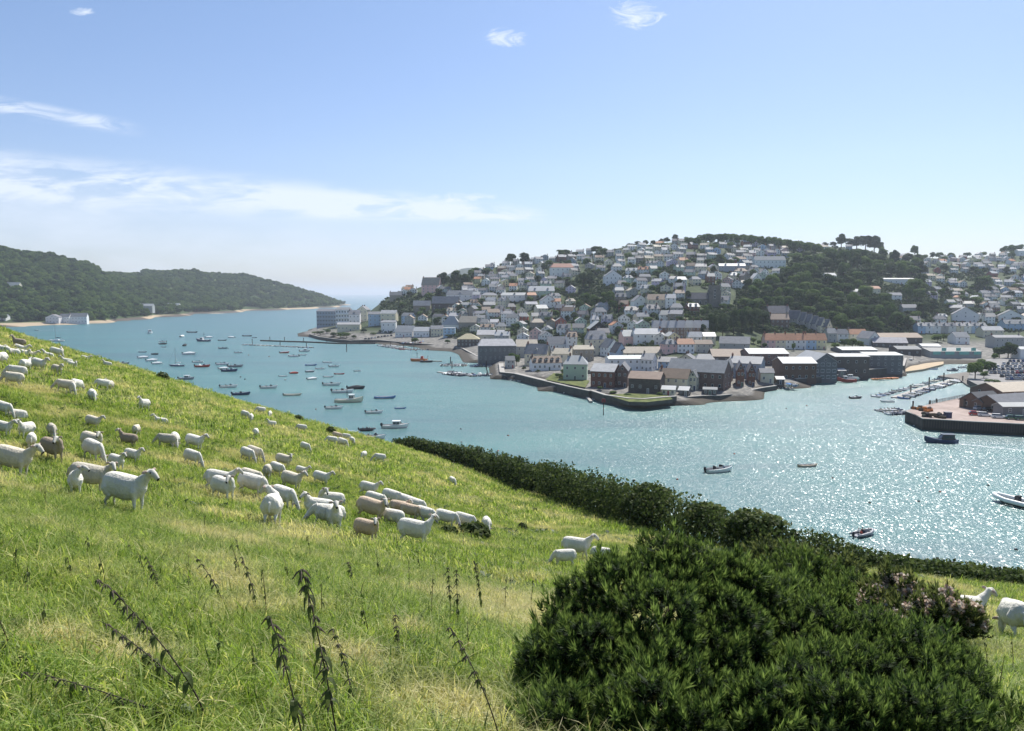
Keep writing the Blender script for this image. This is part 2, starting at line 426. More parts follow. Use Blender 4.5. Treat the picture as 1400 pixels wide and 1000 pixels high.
ys = list(np.concatenate([np.arange(296, 520, 2.5), np.arange(520, 900, 7), np.arange(900, 1400, 14), np.arange(1400, 2050, 60)]))
ug = np.linspace((395 - 700) / 1045, (1600 - 700) / 1045, 340)
def f_hill(t):
    p = pos(t); n = t.noise(p, .035, 6, .65); n2 = t.noise(p, .3, 4, .6)
    c = t.ramp(t.m('ADD', t.m('MULTIPLY', n, .6), t.m('MULTIPLY', n2, .4)), [(.32, (.02, .032, .014)), (.5, (.04, .06, .022)), (.62, (.09, .11, .045)), (.75, (.17, .16, .10))])
    z = t.node('ShaderNodeSeparateXYZ', {0: p}).outputs[2]
    low = t.ss(t.m('ADD', z, t.m('MULTIPLY', n2, 2.0)), 9.5, 5.5)
    pav = t.ramp(n2, [(.35, (.11, .105, .10)), (.55, (.20, .19, .17)), (.7, (.34, .31, .27))])
    c = t.mix(low, c, pav)
    sandf = t.ss(z, 2.2, 1.4)
    c = t.mix(sandf, c, (.075, .065, .052)); weed = t.ss(z, .6, .0)
    c = t.mix(weed, c, (.05, .045, .03))
    return pbr(t, c, .9, .15, 0, bump(t, n2, .5))
M['hill'] = mat('hill', f_hill)
o = link('town_hill_ground', grid_mesh('town_hill_ground', lambda y: ug * y, ys, town_z), None, [M['hill']]); tag(o, kind='structure')

LC = {
 -120: [(850, -4), (930, -1), (945, 3), (1100, 25), (1500, 118), (1700, 110), (2300, 50)],
 0: [(900, -4), (1015, -1), (1030, 2.5), (1060, 3), (1150, 22), (1500, 132), (1700, 120), (2300, 50)],
 75: [(1000, -4), (1085, -1), (1100, 2.5), (1130, 4), (1220, 22), (1600, 116), (1800, 108), (2400, 50)],
 130: [(1000, -4), (1140, -1), (1155, 3), (1250, 22), (1650, 100), (1850, 90), (2600, 40)],
 165: [(1100, -4), (1235, -1), (1250, 3), (1350, 18), (1700, 68), (2300, 108), (2900, 60)],
 185: [(1100, -4), (1290, -1), (1310, 3), (1400, 15), (1800, 64), (2300, 106), (2900, 60)],
 215: [(1200, -4), (1440, -1), (1460, 3), (1550, 16), (1900, 72), (2300, 102), (3000, 60)],
 270: [(1400, -4), (1680, -1), (1700, 3), (1800, 16), (2250, 103), (2500, 100), (3200, 60)],
 340: [(1700, -4), (1960, -1), (1980, 3), (2080, 16), (2450, 95), (2700, 90), (3300, 50)],
 400: [(1900, -4), (2150, -1), (2170, 3), (2250, 14), (2500, 62), (2750, 55), (3300, 10)],
 440: [(2100, -4), (2340, -1), (2360, 3), (2480, 16), (2650, 34), (2850, 25), (3300, -4)],
 470: [(2400, -4), (2800, -1), (2820, 2), (2950, 6), (3100, 2), (3300, -4)],
 490: [(2400, -4), (3300, -4)],
}
LX = sorted(LC); left_raw = cols_fn(LC, LX)
def left_z(X, Y):
    z = left_raw(X, Y)
    return z + (2.5 * vnoise(X, Y, 90) if z > 6 else 0)
ys = list(np.concatenate([np.arange(900, 1500, 9), np.arange(1500, 3350, 20)]))
ug = np.linspace((-120 - 700) / 1045, (492 - 700) / 1045, 130)
def f_lhill(t):
    p = pos(t); n = t.noise(p, .02, 5, .6)
    z = t.node('ShaderNodeSeparateXYZ', {0: p}).outputs[2]
    c = t.ramp(n, [(.35, (.03, .05, .02)), (.55, (.05, .08, .03)), (.7, (.10, .14, .05))])
    y = t.node('ShaderNodeSeparateXYZ', {0: p}).outputs[1]
    c = t.mix(t.m('MULTIPLY', t.ss(y, 1700, 2000), t.ss(z, 60, 75)), c, (.14, .19, .075))
    beach = t.ss(t.noise(p, .006, 2), .47, .55)
    c = t.mix(t.ss(z, 4.2, 3.0), c, t.mix(beach, (.10, .085, .07), (.40, .32, .22)))
    return pbr(t, c, .9, .1)
M['lhill'] = mat('lhill', f_lhill)
o = link('wooded_hill_ground', grid_mesh('wooded_hill_ground', lambda y: ug * y, ys, left_z), None, [M['lhill']]); tag(o, kind='structure')
# far grey headland beyond the town and a low one out to sea
M['heath'] = mat('heath', lambda t: pbr(t, t.ramp(t.noise(pos(t), .01, 4), [(.35, (.03, .045, .035)), (.65, (.06, .075, .05))]), .9, .1))
def head_z(X, Y):
    u = 700 + 1045 * X / Y
    t_ = max(0, min(1, (u - 560) / 75)) ** .6
    return -5 + 172 * t_ * math.sin(min(math.pi, max(0, (Y - 3300) / 900 * math.pi))) ** .7 + 3 * vnoise(X, Y, 300)
ys = np.linspace(3300, 4200, 14); ug = np.linspace((555 - 700) / 1045, (900 - 700) / 1045, 50)
o = link('distant_headland', grid_mesh('distant_headland', lambda y: ug * y, ys, head_z), None, [M['heath']]); tag(o, kind='structure')

# ---------------------------------------------------------------- water
def f_water(t):
    p = pos(t); sep = t.node('ShaderNodeSeparateXYZ', {0: p})
    y = sep.outputs[1]
    w1 = t.noise(t.mapping(p, (1, 1.5, 1), (0, 0, R(20))), .8, 3, .6)
    w2 = t.noise(t.mapping(p, (1.6, .7, 1)), 2.0, 3, .6)
    w3 = t.noise(t.mapping(p, (.6, 1.0, 1), (0, 0, R(-15))), .09, 3, .5)
    gust = t.noise(t.mapping(p, (.5, 1.6, 1), (0, 0, R(12))), .011, 5, .62, .5)
    amp = gray(t, gust, .45, 1.5)
    h = t.m('ADD', t.m('MULTIPLY', w1, .9), t.m('ADD', t.m('MULTIPLY', w2, .30), t.m('MULTIPLY', w3, 2.2)))
    h = t.m('MULTIPLY', h, amp)
    nb = bump(t, h, WBUMP)
    far = t.ss(y, 150, 1600)
    base = t.ramp(gust, [(.3, WC1), (.5, WC2), (.7, WC3)])
    base = t.mix(far, base, WC4)
    # weed and shallows close under the near bank
    X = sep.outputs[0]
    d = t.m('SUBTRACT', y, t.m('ADD', 118.0, t.m('MULTIPLY', X, -.10)))
    sh = t.m('MULTIPLY', t.ss(d, 26, -6), t.ss(t.noise(p, .12, 5, .7), .44, .62))
    base = t.mix(sh, base, (.07, .055, .06))
    dif = t.node('ShaderNodeBsdfDiffuse', {'Color': base}).outputs[0]
    gl = t.node('ShaderNodeBsdfGlossy', {'Color': (1, 1, 1), 'Roughness': WROUGH, 'Normal': nb}).outputs[0]
    # small wave facets, each with a tilt of its own: they flash where they face the sun
    vo = t.node('ShaderNodeTexVoronoi', {'Vector': t.mapping(p, (1.0, .36, 1), (0, 0, R(-14))), 'Scale': FCELL, 'Randomness': 1.0}, feature='F1').outputs['Position']
    sl = []
    for off in ((0, 0, 0), (37.1, 11.3, 5.0)):
        wn = t.node('ShaderNodeTexWhiteNoise', {'Vector': t.mapping(vo, (1, 1, 1), (0, 0, 0), off)}, noise_dimensions='3D').outputs['Color']
        sp_ = t.node('ShaderNodeSeparateColor', {0: wn})
        q = t.m('SUBTRACT', t.m('ADD', t.m('ADD', sp_.outputs[0], sp_.outputs[1]), sp_.outputs[2]), 1.5)
        sl.append(t.m('MULTIPLY', t.m('MULTIPLY', q, FSIG), gray(t, t.ss(gust, .34, .64), .62, 1.22)))
    fn = t.node('ShaderNodeVectorMath', {0: t.node('ShaderNodeCombineXYZ', {0: sl[0], 1: sl[1], 2: 1.0}).outputs[0]}, operation='NORMALIZE').outputs[0]
    gl2 = t.node('ShaderNodeBsdfGlossy', {'Color': (1, 1, 1), 'Roughness': FROUGH, 'Normal': fn}).outputs[0]
    gl = t.node('ShaderNodeMixShader', {0: FMIX, 1: gl, 2: gl2}).outputs[0]
    fr = t.node('ShaderNodeFresnel', {'IOR': 1.333, 'Normal': nb}).outputs[0]
    fr = t.m('MINIMUM', fr, WFMAX)
    return t.node('ShaderNodeMixShader', {0: fr, 1: dif, 2: gl}).outputs[0]
WC1 = (.026, .098, .105); WC2 = (.040, .138, .136); WC3 = (.060, .18, .165); WC4 = (.028, .118, .13)
WBUMP = .9; WROUGH = .2; WFMAX = .55
FSIG = .27; FROUGH = .31; FMIX = .24; FCELL = 5.2
M['water'] = mat('water', f_water)
mb = MB(); mb.add([(-26000, -3000, 0), (26000, -3000, 0), (26000, 42000, 0), (-26000, 42000, 0)], [(0, 1, 2, 3)])
tag(mb.build('water', M['water']), kind='structure')
mb = MB(); mb.add([(-26500, -3500, -4.5), (26500, -3500, -4.5), (26500, 42500, -4.5), (-26500, 42500, -4.5)], [(0, 1, 2, 3)])
tag(mb.build('seabed', M['sand']), kind='structure')
# ================================================================ scatter (only for countless stuff)
def scatter(name, variants, P, S, RZ, mats_label, tilt=None):
    """one object: points carrying scale / rotation / variant index, instanced by geometry nodes"""
    me = bpy.data.meshes.new(name); n = len(P)
    me.vertices.add(n); me.vertices.foreach_set('co', np.asarray(P, np.float32).ravel())
    a = me.attributes.new('sc', 'FLOAT', 'POINT'); a.data.foreach_set('value', np.asarray(S, np.float32))
    rot = np.zeros((n, 3), np.float32); rot[:, 2] = RZ
    if tilt is not None: rot[:, :2] = tilt
    a = me.attributes.new('rt', 'FLOAT_VECTOR', 'POINT'); a.data.foreach_set('vector', rot.ravel())
    a = me.attributes.new('ix', 'INT', 'POINT'); a.data.foreach_set('value', np.random.default_rng(5).integers(0, len(variants), n).astype(np.int32))
    o = link(name, me)
    col = bpy.data.collections.new(name + '_kit')
    for v in variants:
        q = bpy.data.objects.new(name + '_clump', v); col.objects.link(q)
    ng = bpy.data.node_groups.new(name, 'GeometryNodeTree')
    ng.interface.new_socket('Geometry', in_out='INPUT', socket_type='NodeSocketGeometry')
    ng.interface.new_socket('Geometry', in_out='OUTPUT', socket_type='NodeSocketGeometry')
    N = ng.nodes; L = ng.links
    gi = N.new('NodeGroupInput'); go = N.new('NodeGroupOutput'); ip = N.new('GeometryNodeInstanceOnPoints')
    ci = N.new('GeometryNodeCollectionInfo'); ci.inputs[0].default_value = col; ci.inputs['Separate Children'].default_value = True; ci.inputs['Reset Children'].default_value = True
    def attr(nm, ty):
        k = N.new('GeometryNodeInputNamedAttribute'); k.data_type = ty; k.inputs[0].default_value = nm; return k.outputs[0]
    L.new(gi.outputs[0], ip.inputs['Points']); L.new(ci.outputs[0], ip.inputs['Instance']); ip.inputs['Pick Instance'].default_value = True
    L.new(attr('ix', 'INT'), ip.inputs['Instance Index']); L.new(attr('rt', 'FLOAT_VECTOR'), ip.inputs['Rotation']); L.new(attr('sc', 'FLOAT'), ip.inputs['Scale'])
    L.new(ip.outputs[0], go.inputs[0])
    md = o.modifiers.new('scatter', 'NODES'); md.node_group = ng
    tag(o, mats_label[0], mats_label[1], kind='stuff'); return o

DRY = []
for (x, y, r) in [(312, 800, .55), (330, 812, .4), (605, 975, .5), (470, 905, .35), (170, 900, .35), (690, 800, .5), (430, 745, .5), (560, 870, .3), (80, 880, .3)]:
    q = hit(x, y, field_z, 1.5); DRY.append((q.x, q.y, r * 1.5))
def f_grass(t):
    tone = t.node('ShaderNodeAttribute', attribute_name='tone').outputs['Fac']
    p = pos(t)
    n = t.noise(p, .35, 4, .6); n2 = t.noise(p, 1.7, 3, .6)
    v = t.m('ADD', t.m('MULTIPLY', orand(t), .35), t.m('ADD', t.m('MULTIPLY', tone, .35), t.m('MULTIPLY', n2, .30)))
    c = t.ramp(v, [(.24, (.06, .105, .018)), (.40, (.17, .265, .04)), (.60, (.32, .41, .085)), (.80, (.62, .58, .28))])
    c = mulc(t, c, gray(t, t.noise(p, 3.2, 3, .6), .45, 1.5))
    dry = t.ss(n, .48, .64)
    for (ax, ay, rr_) in DRY:                      # flattened straw where the flock has lain
        dd = t.node('ShaderNodeVectorMath', {0: p, 1: (ax, ay, field_z(ax, ay))}, operation='DISTANCE').outputs[1]
        dry = t.m('MAXIMUM', dry, t.ss(t.m('ADD', dd, t.m('MULTIPLY', n2, rr_ * .9)), rr_ * 1.25, rr_ * .55))
    dry = t.m('MULTIPLY', dry, t.ss(tone, -.3, .45))
    c = t.mix(t.m('MULTIPLY', dry, .85), c, (.66, .58, .33))
    d = pbr(t, c, .55, .3)
    tr = t.node('ShaderNodeBsdfTranslucent', {'Color': t.mix(1.0, c, (1.25, 1.25, .8), 'MULTIPLY')}).outputs[0]
    return t.node('ShaderNodeMixShader', {0: .5, 1: d, 2: tr}).outputs[0]
M['grass'] = mat('grass', f_grass)
def blades(seed, n, rad, h0, h1, wd, lean=.5, segs=2):
    g = np.random.default_rng(seed); V = []; T = []
    for _ in range(n):
        a = g.uniform(0, 6.283); r = rad * math.sqrt(g.uniform()); x, y = r * math.cos(a), r * math.sin(a)
        b = g.uniform(0, 6.283); l = g.uniform(.1, lean) ; h = g.uniform(h0, h1); w = wd * g.uniform(.6, 1.3)
        dx, dy = math.cos(b), math.sin(b); sx, sy = -dy * w / 2, dx * w / 2
        p = []
        for k in range(segs + 1):
            q = k / segs; z = h * (q - .38 * l * q * q * 1.3); o = h * l * 1.3 * q * q
            p.append((x + dx * o, y + dy * o, z, 1 - q * .85))
        tn = g.uniform()
        for k in range(segs):
            A, B = p[k], p[k + 1]
            V += [(A[0] - sx * A[3], A[1] - sy * A[3], A[2]), (A[0] + sx * A[3], A[1] + sy * A[3], A[2]), (B[0] + sx * B[3], B[1] + sy * B[3], B[2]), (B[0] - sx * B[3], B[1] - sy * B[3], B[2])]
            T.append(tn)
    me = tris_mesh('grass_clump', np.array(V), 4, T); me.materials.append(M['grass']); return me
g = np.random.default_rng(11)
def strew(n, y0, y1, power, pad=1.05):
    """random places in the part of the field that can be seen"""
    Y = y0 + (y1 - y0) * g.uniform(0, 1, n) ** power
    X = g.uniform(-.72, .74, n) * (Y + 1.2) * pad
    keep = [Y[i] < edge_y(X[i]) + 2.5 for i in range(n)]
    X, Y = X[keep], Y[keep]
    Z = np.array([field_z(x, y) for x, y in zip(X, Y)])
    return X, Y, Z
near = [blades(k, 34, .16, .05, .15, .008, 1.25, 3) for k in range(6)]
X, Y, Z = strew(26000, 1.2, 13, .62)
scatter('meadow_grass', near, np.stack([X, Y, Z], 1), g.uniform(.7, 1.25, len(X)), g.uniform(0, 6.28, len(X)), ('tangled bright green and straw coloured meadow grass', 'grass'), g.normal(0, .22, (len(X), 2)))
mid = [blades(20 + k, 30, .30, .10, .24, .022, .8, 2) for k in range(6)]
X, Y, Z = strew(30000, 12, 36, .62)
cl = np.array([vnoise(x + 9, y, 1.9) for x, y in zip(X, Y)])
scatter('pasture_grass', mid, np.stack([X, Y, Z], 1), g.uniform(.6, 1.1, len(X)) * (1 + .25 * cl), g.uniform(0, 6.28, len(X)), ('grazed green pasture grass in low tufts', 'grass'), g.normal(0, .15, (len(X), 2)))
farg = [blades(40 + k, 26, .55, .12, .30, .05, .7, 2) for k in range(5)]
X, Y, Z = strew(24000, 34, 92, .8)
cl = np.array([vnoise(x + 9, y, 2.6) for x, y in zip(X, Y)])
scatter('hillside_grass', farg, np.stack([X, Y, Z], 1), g.uniform(.6, 1.15, len(X)) * (1 + .3 * cl), g.uniform(0, 6.28, len(X)), ('rough grass on the far slope of the pasture', 'grass'), g.normal(0, .15, (len(X), 2)))

# dark broad-leaved weeds between the grasses
def weed_me(seed):
    g = np.random.default_rng(seed); V = []; T = []
    for _ in range(16):
        a = g.uniform(0, 6.28); l = g.uniform(.05, .13); w = l * g.uniform(.18, .3); e = g.uniform(.25, 1.0); c, s = math.cos(a), math.sin(a)
        V += [(0, 0, .02), (c * l * .5 - s * w, s * l * .5 + c * w, l * e * .6), (c * l, s * l, l * e * .7), (c * l * .5 + s * w, s * l * .5 - c * w, l * e * .6)]; T.append(g.uniform(.2, .8))
    me = tris_mesh('weed_clump', np.array(V), 4, T); me.materials.append(M['weed']); return me
leafmat('weed', (.02, .04, .012), (.05, .09, .022), (.11, .16, .04), .4, .55, .3)
X, Y, Z = strew(5200, 1.5, 34, .8); sel = np.array([vnoise(x * 1.4 + 3, y * 1.4, 1.6) > .12 for x, y in zip(X, Y)])
X, Y, Z = X[sel], Y[sel], Z[sel]
scatter('meadow_weeds', [weed_me(k) for k in range(5)], np.stack([X, Y, Z], 1), g.uniform(.8, 1.9, len(X)) * (.32 + Y * .03), g.uniform(0, 6.28, len(X)), ('patches of dark broad leaved weeds between the meadow grass', 'weeds'))

# ================================================================ leaf crowns
def rvec(g, n):
    v = g.normal(0, 1, (n, 3)); return v / np.linalg.norm(v, axis=1)[:, None]
def leaf_quads(g, P, N, size, aspect=1.0, spread=.9):
    """a quad at each P, roughly facing N"""
    n = len(P); D = N + rvec(g, n) * spread; D /= np.linalg.norm(D, axis=1)[:, None]
    A = np.cross(D, rvec(g, n)); A /= np.linalg.norm(A, axis=1)[:, None]; B = np.cross(D, A)
    s = (size * g.uniform(.6, 1.35, n))[:, None]; A = A * s * .5; B = B * s * .5 * aspect
    V = np.stack([P - A - B * .6, P + A * .9 - B, P + A + B * .7, P - A * .8 + B], 1).reshape(-1, 3)
    return V
def crown_pts(g, n, lobes, rx, rz, lr, cz, flat=0):
    """points on the skin of many lobes packed in an ellipsoid"""
    Cs = rvec(g, lobes) * (g.uniform(.25, 1, lobes) ** .45)[:, None] * np.array([rx, rx, rz]) * .72
    Cs[:, 2] = np.where(Cs[:, 2] < -rz * .45, -Cs[:, 2] * .5, Cs[:, 2]) + cz
    rr = lr * g.uniform(.65, 1.25, lobes)
    k = g.integers(0, lobes, n); N = rvec(g, n); N[:, 2] = np.where(N[:, 2] < -.35, -N[:, 2], N[:, 2])
    sq = np.array([1, 1, .8 if not flat else .45])
    P = Cs[k] + N * rr[k][:, None] * (g.uniform(.78, 1.06, n))[:, None] * sq
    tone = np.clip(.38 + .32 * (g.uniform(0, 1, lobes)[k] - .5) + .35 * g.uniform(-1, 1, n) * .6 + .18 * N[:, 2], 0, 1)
    return P, N, tone, Cs, rr
def crown_mesh(seed, n, lobes, rx, rz, lr, cz, leaf, matn, flat=0):
    g = np.random.default_rng(seed)
    P, N, T, Cs, rr = crown_pts(g, n, lobes, rx, rz, lr, cz, flat)
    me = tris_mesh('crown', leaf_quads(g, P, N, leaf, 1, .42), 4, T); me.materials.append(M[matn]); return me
def trunk_mesh(seed, h, r, spread, fork=3):
    g = random.Random(seed); mb = MB()
    top = (g.uniform(-.3, .3), g.uniform(-.3, .3), h)
    mb.tube([(0, 0, -1), (.05, 0, h * .4), top], [r, r * .8, r * .55], 7)
    for k in range(fork + 2):
        a = 6.283 * k / (fork + 2) + g.uniform(-.4, .4); z = h * g.uniform(.5, .95)
        mb.tube([(0, 0, z), (math.cos(a) * spread * .5, math.sin(a) * spread * .5, z + spread * .45), (math.cos(a) * spread, math.sin(a) * spread, z + spread * .8)], [r * .5, r * .33, r * .15], 5)
    me = mb.mesh('trunk'); me.materials.append(M['bark']); return me
# unit trees: 10 m tall
TREES = {}
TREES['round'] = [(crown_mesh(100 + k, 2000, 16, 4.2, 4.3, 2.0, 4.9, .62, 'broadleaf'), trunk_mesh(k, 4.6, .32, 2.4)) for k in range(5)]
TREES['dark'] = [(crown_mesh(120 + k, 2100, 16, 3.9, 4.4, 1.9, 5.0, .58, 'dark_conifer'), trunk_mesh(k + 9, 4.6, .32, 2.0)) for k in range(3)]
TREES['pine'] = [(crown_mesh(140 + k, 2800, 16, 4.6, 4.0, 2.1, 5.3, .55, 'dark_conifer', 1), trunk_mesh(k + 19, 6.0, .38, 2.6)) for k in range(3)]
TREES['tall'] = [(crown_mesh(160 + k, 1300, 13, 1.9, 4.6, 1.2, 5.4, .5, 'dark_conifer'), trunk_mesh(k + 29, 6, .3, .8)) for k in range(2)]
NTREE = [0]
def tree(kind, P, h, w, label, group=None, cat='tree', name=None):
    """h total height, w crown width in metres"""
    v = rnd.choice(TREES[kind]); NTREE[0] += 1
    base = {'round': 9.6, 'dark': 9.6, 'pine': 11, 'tall': 5.2}[kind]
    o = empty(name or {'round': 'broadleaf_tree', 'dark': 'evergreen_tree', 'pine': 'pine_tree', 'tall': 'cypress_tree'}[kind], P, rnd.uniform(0, 6.28), label, cat, group)
    o.scale = (w / base, w / base, h / 10.0)
    link('crown', v[0], o); link('trunk', v[1], o)
    return o

# ---------------------------------------------------------------- bushes of the foreground and the hedge
def spray(g, n, h, w, need, nl, tone_add=0.0):
    """n upright needle sprays: returns builder for baked sprigs; each sprig is a cone of nl needles"""
    V = []; T = []
    for _ in range(nl):
        q = g.uniform(0, 1); a = g.uniform(0, 6.283); z = h * q; out = w * (1.05 - .75 * q)
        up = h * .28
        c, s = math.cos(a), math.sin(a); nx, ny = -s * need, c * need
        b = (c * .004, s * .004, z); tip = (c * out, s * out, z + up * (.6 + q))
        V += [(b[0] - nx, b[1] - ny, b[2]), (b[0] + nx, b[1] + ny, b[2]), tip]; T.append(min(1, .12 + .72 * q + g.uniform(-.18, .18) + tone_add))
    return np.array(V).reshape(-1, 3, 3), np.array(T)
def rot_to(N, ang):
    """rotation matrices taking +Z to N with spin"""
    n = len(N); z = N; a = np.where(np.abs(z[:, 2:3]) < .95, np.array([[0, 0, 1.]]), np.array([[1., 0, 0]]))
    x = np.cross(a, z); x /= np.linalg.norm(x, axis=1)[:, None]; y = np.cross(z, x)
    c, s = np.cos(ang)[:, None], np.sin(ang)[:, None]
    return np.stack([x * c + y * s, -x * s + y * c, z], 2)
def gorse_bush(loc, lobes, dens, seed, label, name='gorse_bush', cat='bush', bloom=None, h=.10, w=.042, need=.0045, nl=30, group=None, zf=field_z, core=True, inward=.0, subs=9):
    """lobes: (dx, dy, z_centre, radius, zradius) relative to loc"""
    g = np.random.default_rng(seed); kit = [spray(g, 1, h, w, need, nl) for _ in range(5)]
    o = empty(name, loc, 0, label, cat, group)
    VV = []; TT = []; BV = []; BT = []
    big = list(lobes); lobes = []
    for (dx, dy, cz, r, rz) in big:
        lobes.append((dx, dy, cz, r * .70, rz * .70))
        for _ in range(subs):
            v = rvec(g, 1)[0]; v[2] = abs(v[2]) * .9 - .12; v[1] = -abs(v[1]) if g.uniform() < .65 else v[1]; k = g.uniform(.24, .46); d = g.uniform(.72, 1.0)
            lobes.append((dx + v[0] * r * d, dy + v[1] * r * d, cz + v[2] * rz * d, r * k, rz * k * 1.15))
    L = np.array(lobes)
    for (dx, dy, cz, r, rz) in lobes:
        area = 4 * math.pi * r * (r * .5 + rz * .5); n = int(area * dens)
        N = rvec(g, n); N = N[N[:, 2] > -.55]; n = len(N)
        rad = 1 + .13 * np.sin(N[:, 0] * 7 + dx * 3) * np.sin(N[:, 1] * 6 + 2) + .10 * np.sin(N[:, 2] * 11 + dy * 5 + N[:, 0] * 5) + g.uniform(-.16, .05, n) - inward * g.uniform(0, 1, n) ** 2
        P = np.array([dx, dy, cz]) + N * rad[:, None] * np.array([r, r, rz])
        keep = np.ones(n, bool)
        for q in L:
            if q[0] == dx and q[1] == dy and q[2] == cz: continue
            d = (P - q[:3]) / np.array([q[3], q[3], q[4]]); keep &= (np.linalg.norm(d, axis=1) > .80)
        gz = np.array([zf(loc[0] + p[0], loc[1] + p[1]) - loc[2] for p in P]); keep &= P[:, 2] > gz - .02
        P = P[keep]; N = N[keep]; n = len(P)
        U = N * .55 + np.array([0, 0, .75]) + rvec(g, n) * .28; U /= np.linalg.norm(U, axis=1)[:, None]
        Rm = rot_to(U, g.uniform(0, 6.28, n)); ki = g.integers(0, 5, n); s = g.uniform(.65, 1.3, n) * np.where(g.uniform(0, 1, n) < .08, 1.7, 1.0)
        for k in range(5):
            idx = np.where(ki == k)[0]
            if not len(idx): continue
            V, T = kit[k]
            W = np.einsum('nij,tvj->ntvi', Rm[idx], V) * s[idx][:, None, None, None] + P[idx][:, None, None, :]
            VV.append(W.reshape(-1, 3)); TT.append((T[None, :] + g.uniform(-.12, .12, (len(idx), 1))).ravel())
        if bloom:
            bi = np.where((N[:, 2] > .0) & (g.uniform(0, 1, n) < bloom))[0]
            for j in range(20):
                Q = P[bi] + rvec(g, len(bi)) * .045 * g.uniform(.3, 1, len(bi))[:, None] + np.array([0, -.04, .09])
                BV.append(leaf_quads(g, Q, rvec(g, len(bi)), .034, 1, .5)); BT.append(g.uniform(0, 1, len(bi)))
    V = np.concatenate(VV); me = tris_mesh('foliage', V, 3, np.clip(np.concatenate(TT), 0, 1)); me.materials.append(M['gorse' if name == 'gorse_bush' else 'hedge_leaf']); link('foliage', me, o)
    if bloom:
        me = tris_mesh('blossom', np.concatenate(BV), 4, np.concatenate(BT)); me.materials.append(M['blossom']); link('blossom', me, o)
    # woody stems from the ground into each lobe
    mb = MB(); rr = random.Random(seed)
    for (dx, dy, cz, r, rz) in big:
        for _ in range(7):
            e = (dx + rr.uniform(-.6, .6) * r, dy + rr.uniform(-.6, .6) * r, cz + rr.uniform(-.2, .65) * rz)
            bx, by = rr.uniform(-.04, .04), rr.uniform(-.04, .04)
            bz = zf(loc[0] + bx, loc[1] + by) - loc[2] - .05
            mb.tube([(bx, by, bz), ((bx + e[0]) / 2 + rr.uniform(-.1, .1), (by + e[1]) / 2, (bz + e[2]) / 2), e], [.03, .02, .006], 5)
    mb.build('stems', M['bark'], o)
    if name == 'gorse_bush':
        for _ in range(5):
            q = big[rr.randrange(len(big))]; a = rr.uniform(3.6, 5.8); c_, s_ = math.cos(a), math.sin(a); tw = MB()
            A = Vector((q[0] + c_ * q[3] * .6, q[1] + s_ * q[3] * .6, q[2] + q[4] * .1)); B = A + Vector((c_ * q[3] * .55, s_ * q[3] * .55, rr.uniform(-.05, .35) * q[3]))
            tw.tube([A, A.lerp(B, .5) + Vector((0, 0, .04)), B], [.009, .007, .003], 5); E = A.lerp(B, .55)
            tw.tube([E, E + Vector((rr.uniform(-.1, .1), rr.uniform(-.1, 0), .12))], [.005, .002], 4); tw.build('dead_branch', M['wood_grey'], o)
    return o
def lobe(loc, x, y, D, r, rz=None):
    p = at_d(x, y, D) - Vector(loc); return (p.x, p.y, p.z, r, rz or r)
# the big dark bush: left mound
def bl(loc, items): return [lobe(loc, *i) for i in items]
def base_at(x, D):
    u = (x - 700) / 1045; return Vector((u * D, D, field_z(u * D, D)))
b0 = base_at(860, 4.9)
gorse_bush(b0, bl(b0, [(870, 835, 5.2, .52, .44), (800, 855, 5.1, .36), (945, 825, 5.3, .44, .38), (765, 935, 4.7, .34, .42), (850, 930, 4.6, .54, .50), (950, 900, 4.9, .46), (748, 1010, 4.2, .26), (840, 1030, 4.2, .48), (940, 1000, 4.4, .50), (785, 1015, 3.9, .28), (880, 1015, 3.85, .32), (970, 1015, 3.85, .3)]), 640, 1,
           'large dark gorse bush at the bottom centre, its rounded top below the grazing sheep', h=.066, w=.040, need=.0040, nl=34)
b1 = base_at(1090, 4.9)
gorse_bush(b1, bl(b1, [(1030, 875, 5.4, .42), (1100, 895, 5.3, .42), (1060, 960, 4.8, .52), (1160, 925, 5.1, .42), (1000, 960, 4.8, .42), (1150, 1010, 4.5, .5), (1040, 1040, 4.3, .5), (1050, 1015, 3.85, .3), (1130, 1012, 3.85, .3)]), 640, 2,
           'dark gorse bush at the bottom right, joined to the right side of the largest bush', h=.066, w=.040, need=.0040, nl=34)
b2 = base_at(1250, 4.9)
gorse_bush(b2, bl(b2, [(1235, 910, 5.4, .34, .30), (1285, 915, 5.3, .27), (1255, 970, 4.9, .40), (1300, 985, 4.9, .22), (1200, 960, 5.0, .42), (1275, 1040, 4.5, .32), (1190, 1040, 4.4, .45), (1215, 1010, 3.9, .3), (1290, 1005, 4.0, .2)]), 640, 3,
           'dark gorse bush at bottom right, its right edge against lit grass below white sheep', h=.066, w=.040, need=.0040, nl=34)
b3 = base_at(1080, 11)
gorse_bush(b3, bl(b3, [(1045, 822, 10.5, .36, .32), (1065, 862, 9.5, .48), (1110, 850, 9.8, .50), (1160, 862, 9.6, .45), (1010, 860, 10, .38), (1075, 800, 12.5, .65, .5), (1130, 822, 12, .5)]), 230, 4,
           'mid green gorse bush behind the foreground bushes, below the bend in the hedge', h=.13, w=.06, need=.007)
b4 = base_at(1225, 10)
gorse_bush(b4, bl(b4, [(1215, 832, 9.8, .42, .36), (1175, 850, 9.6, .32), (1265, 842, 10.0, .40, .28), (1290, 846, 9.0, .30, .26), (1310, 862, 9.0, .22, .2), (1290, 856, 9.8, .28, .22), (1230, 865, 9.3, .45)]), 260, 5,
           'bush covered in faded pink and cream blossom beside the sheep at the right edge', name='blossom_bush', bloom=.5, h=.12, w=.06, need=.009)
b5 = base_at(1130, 21)
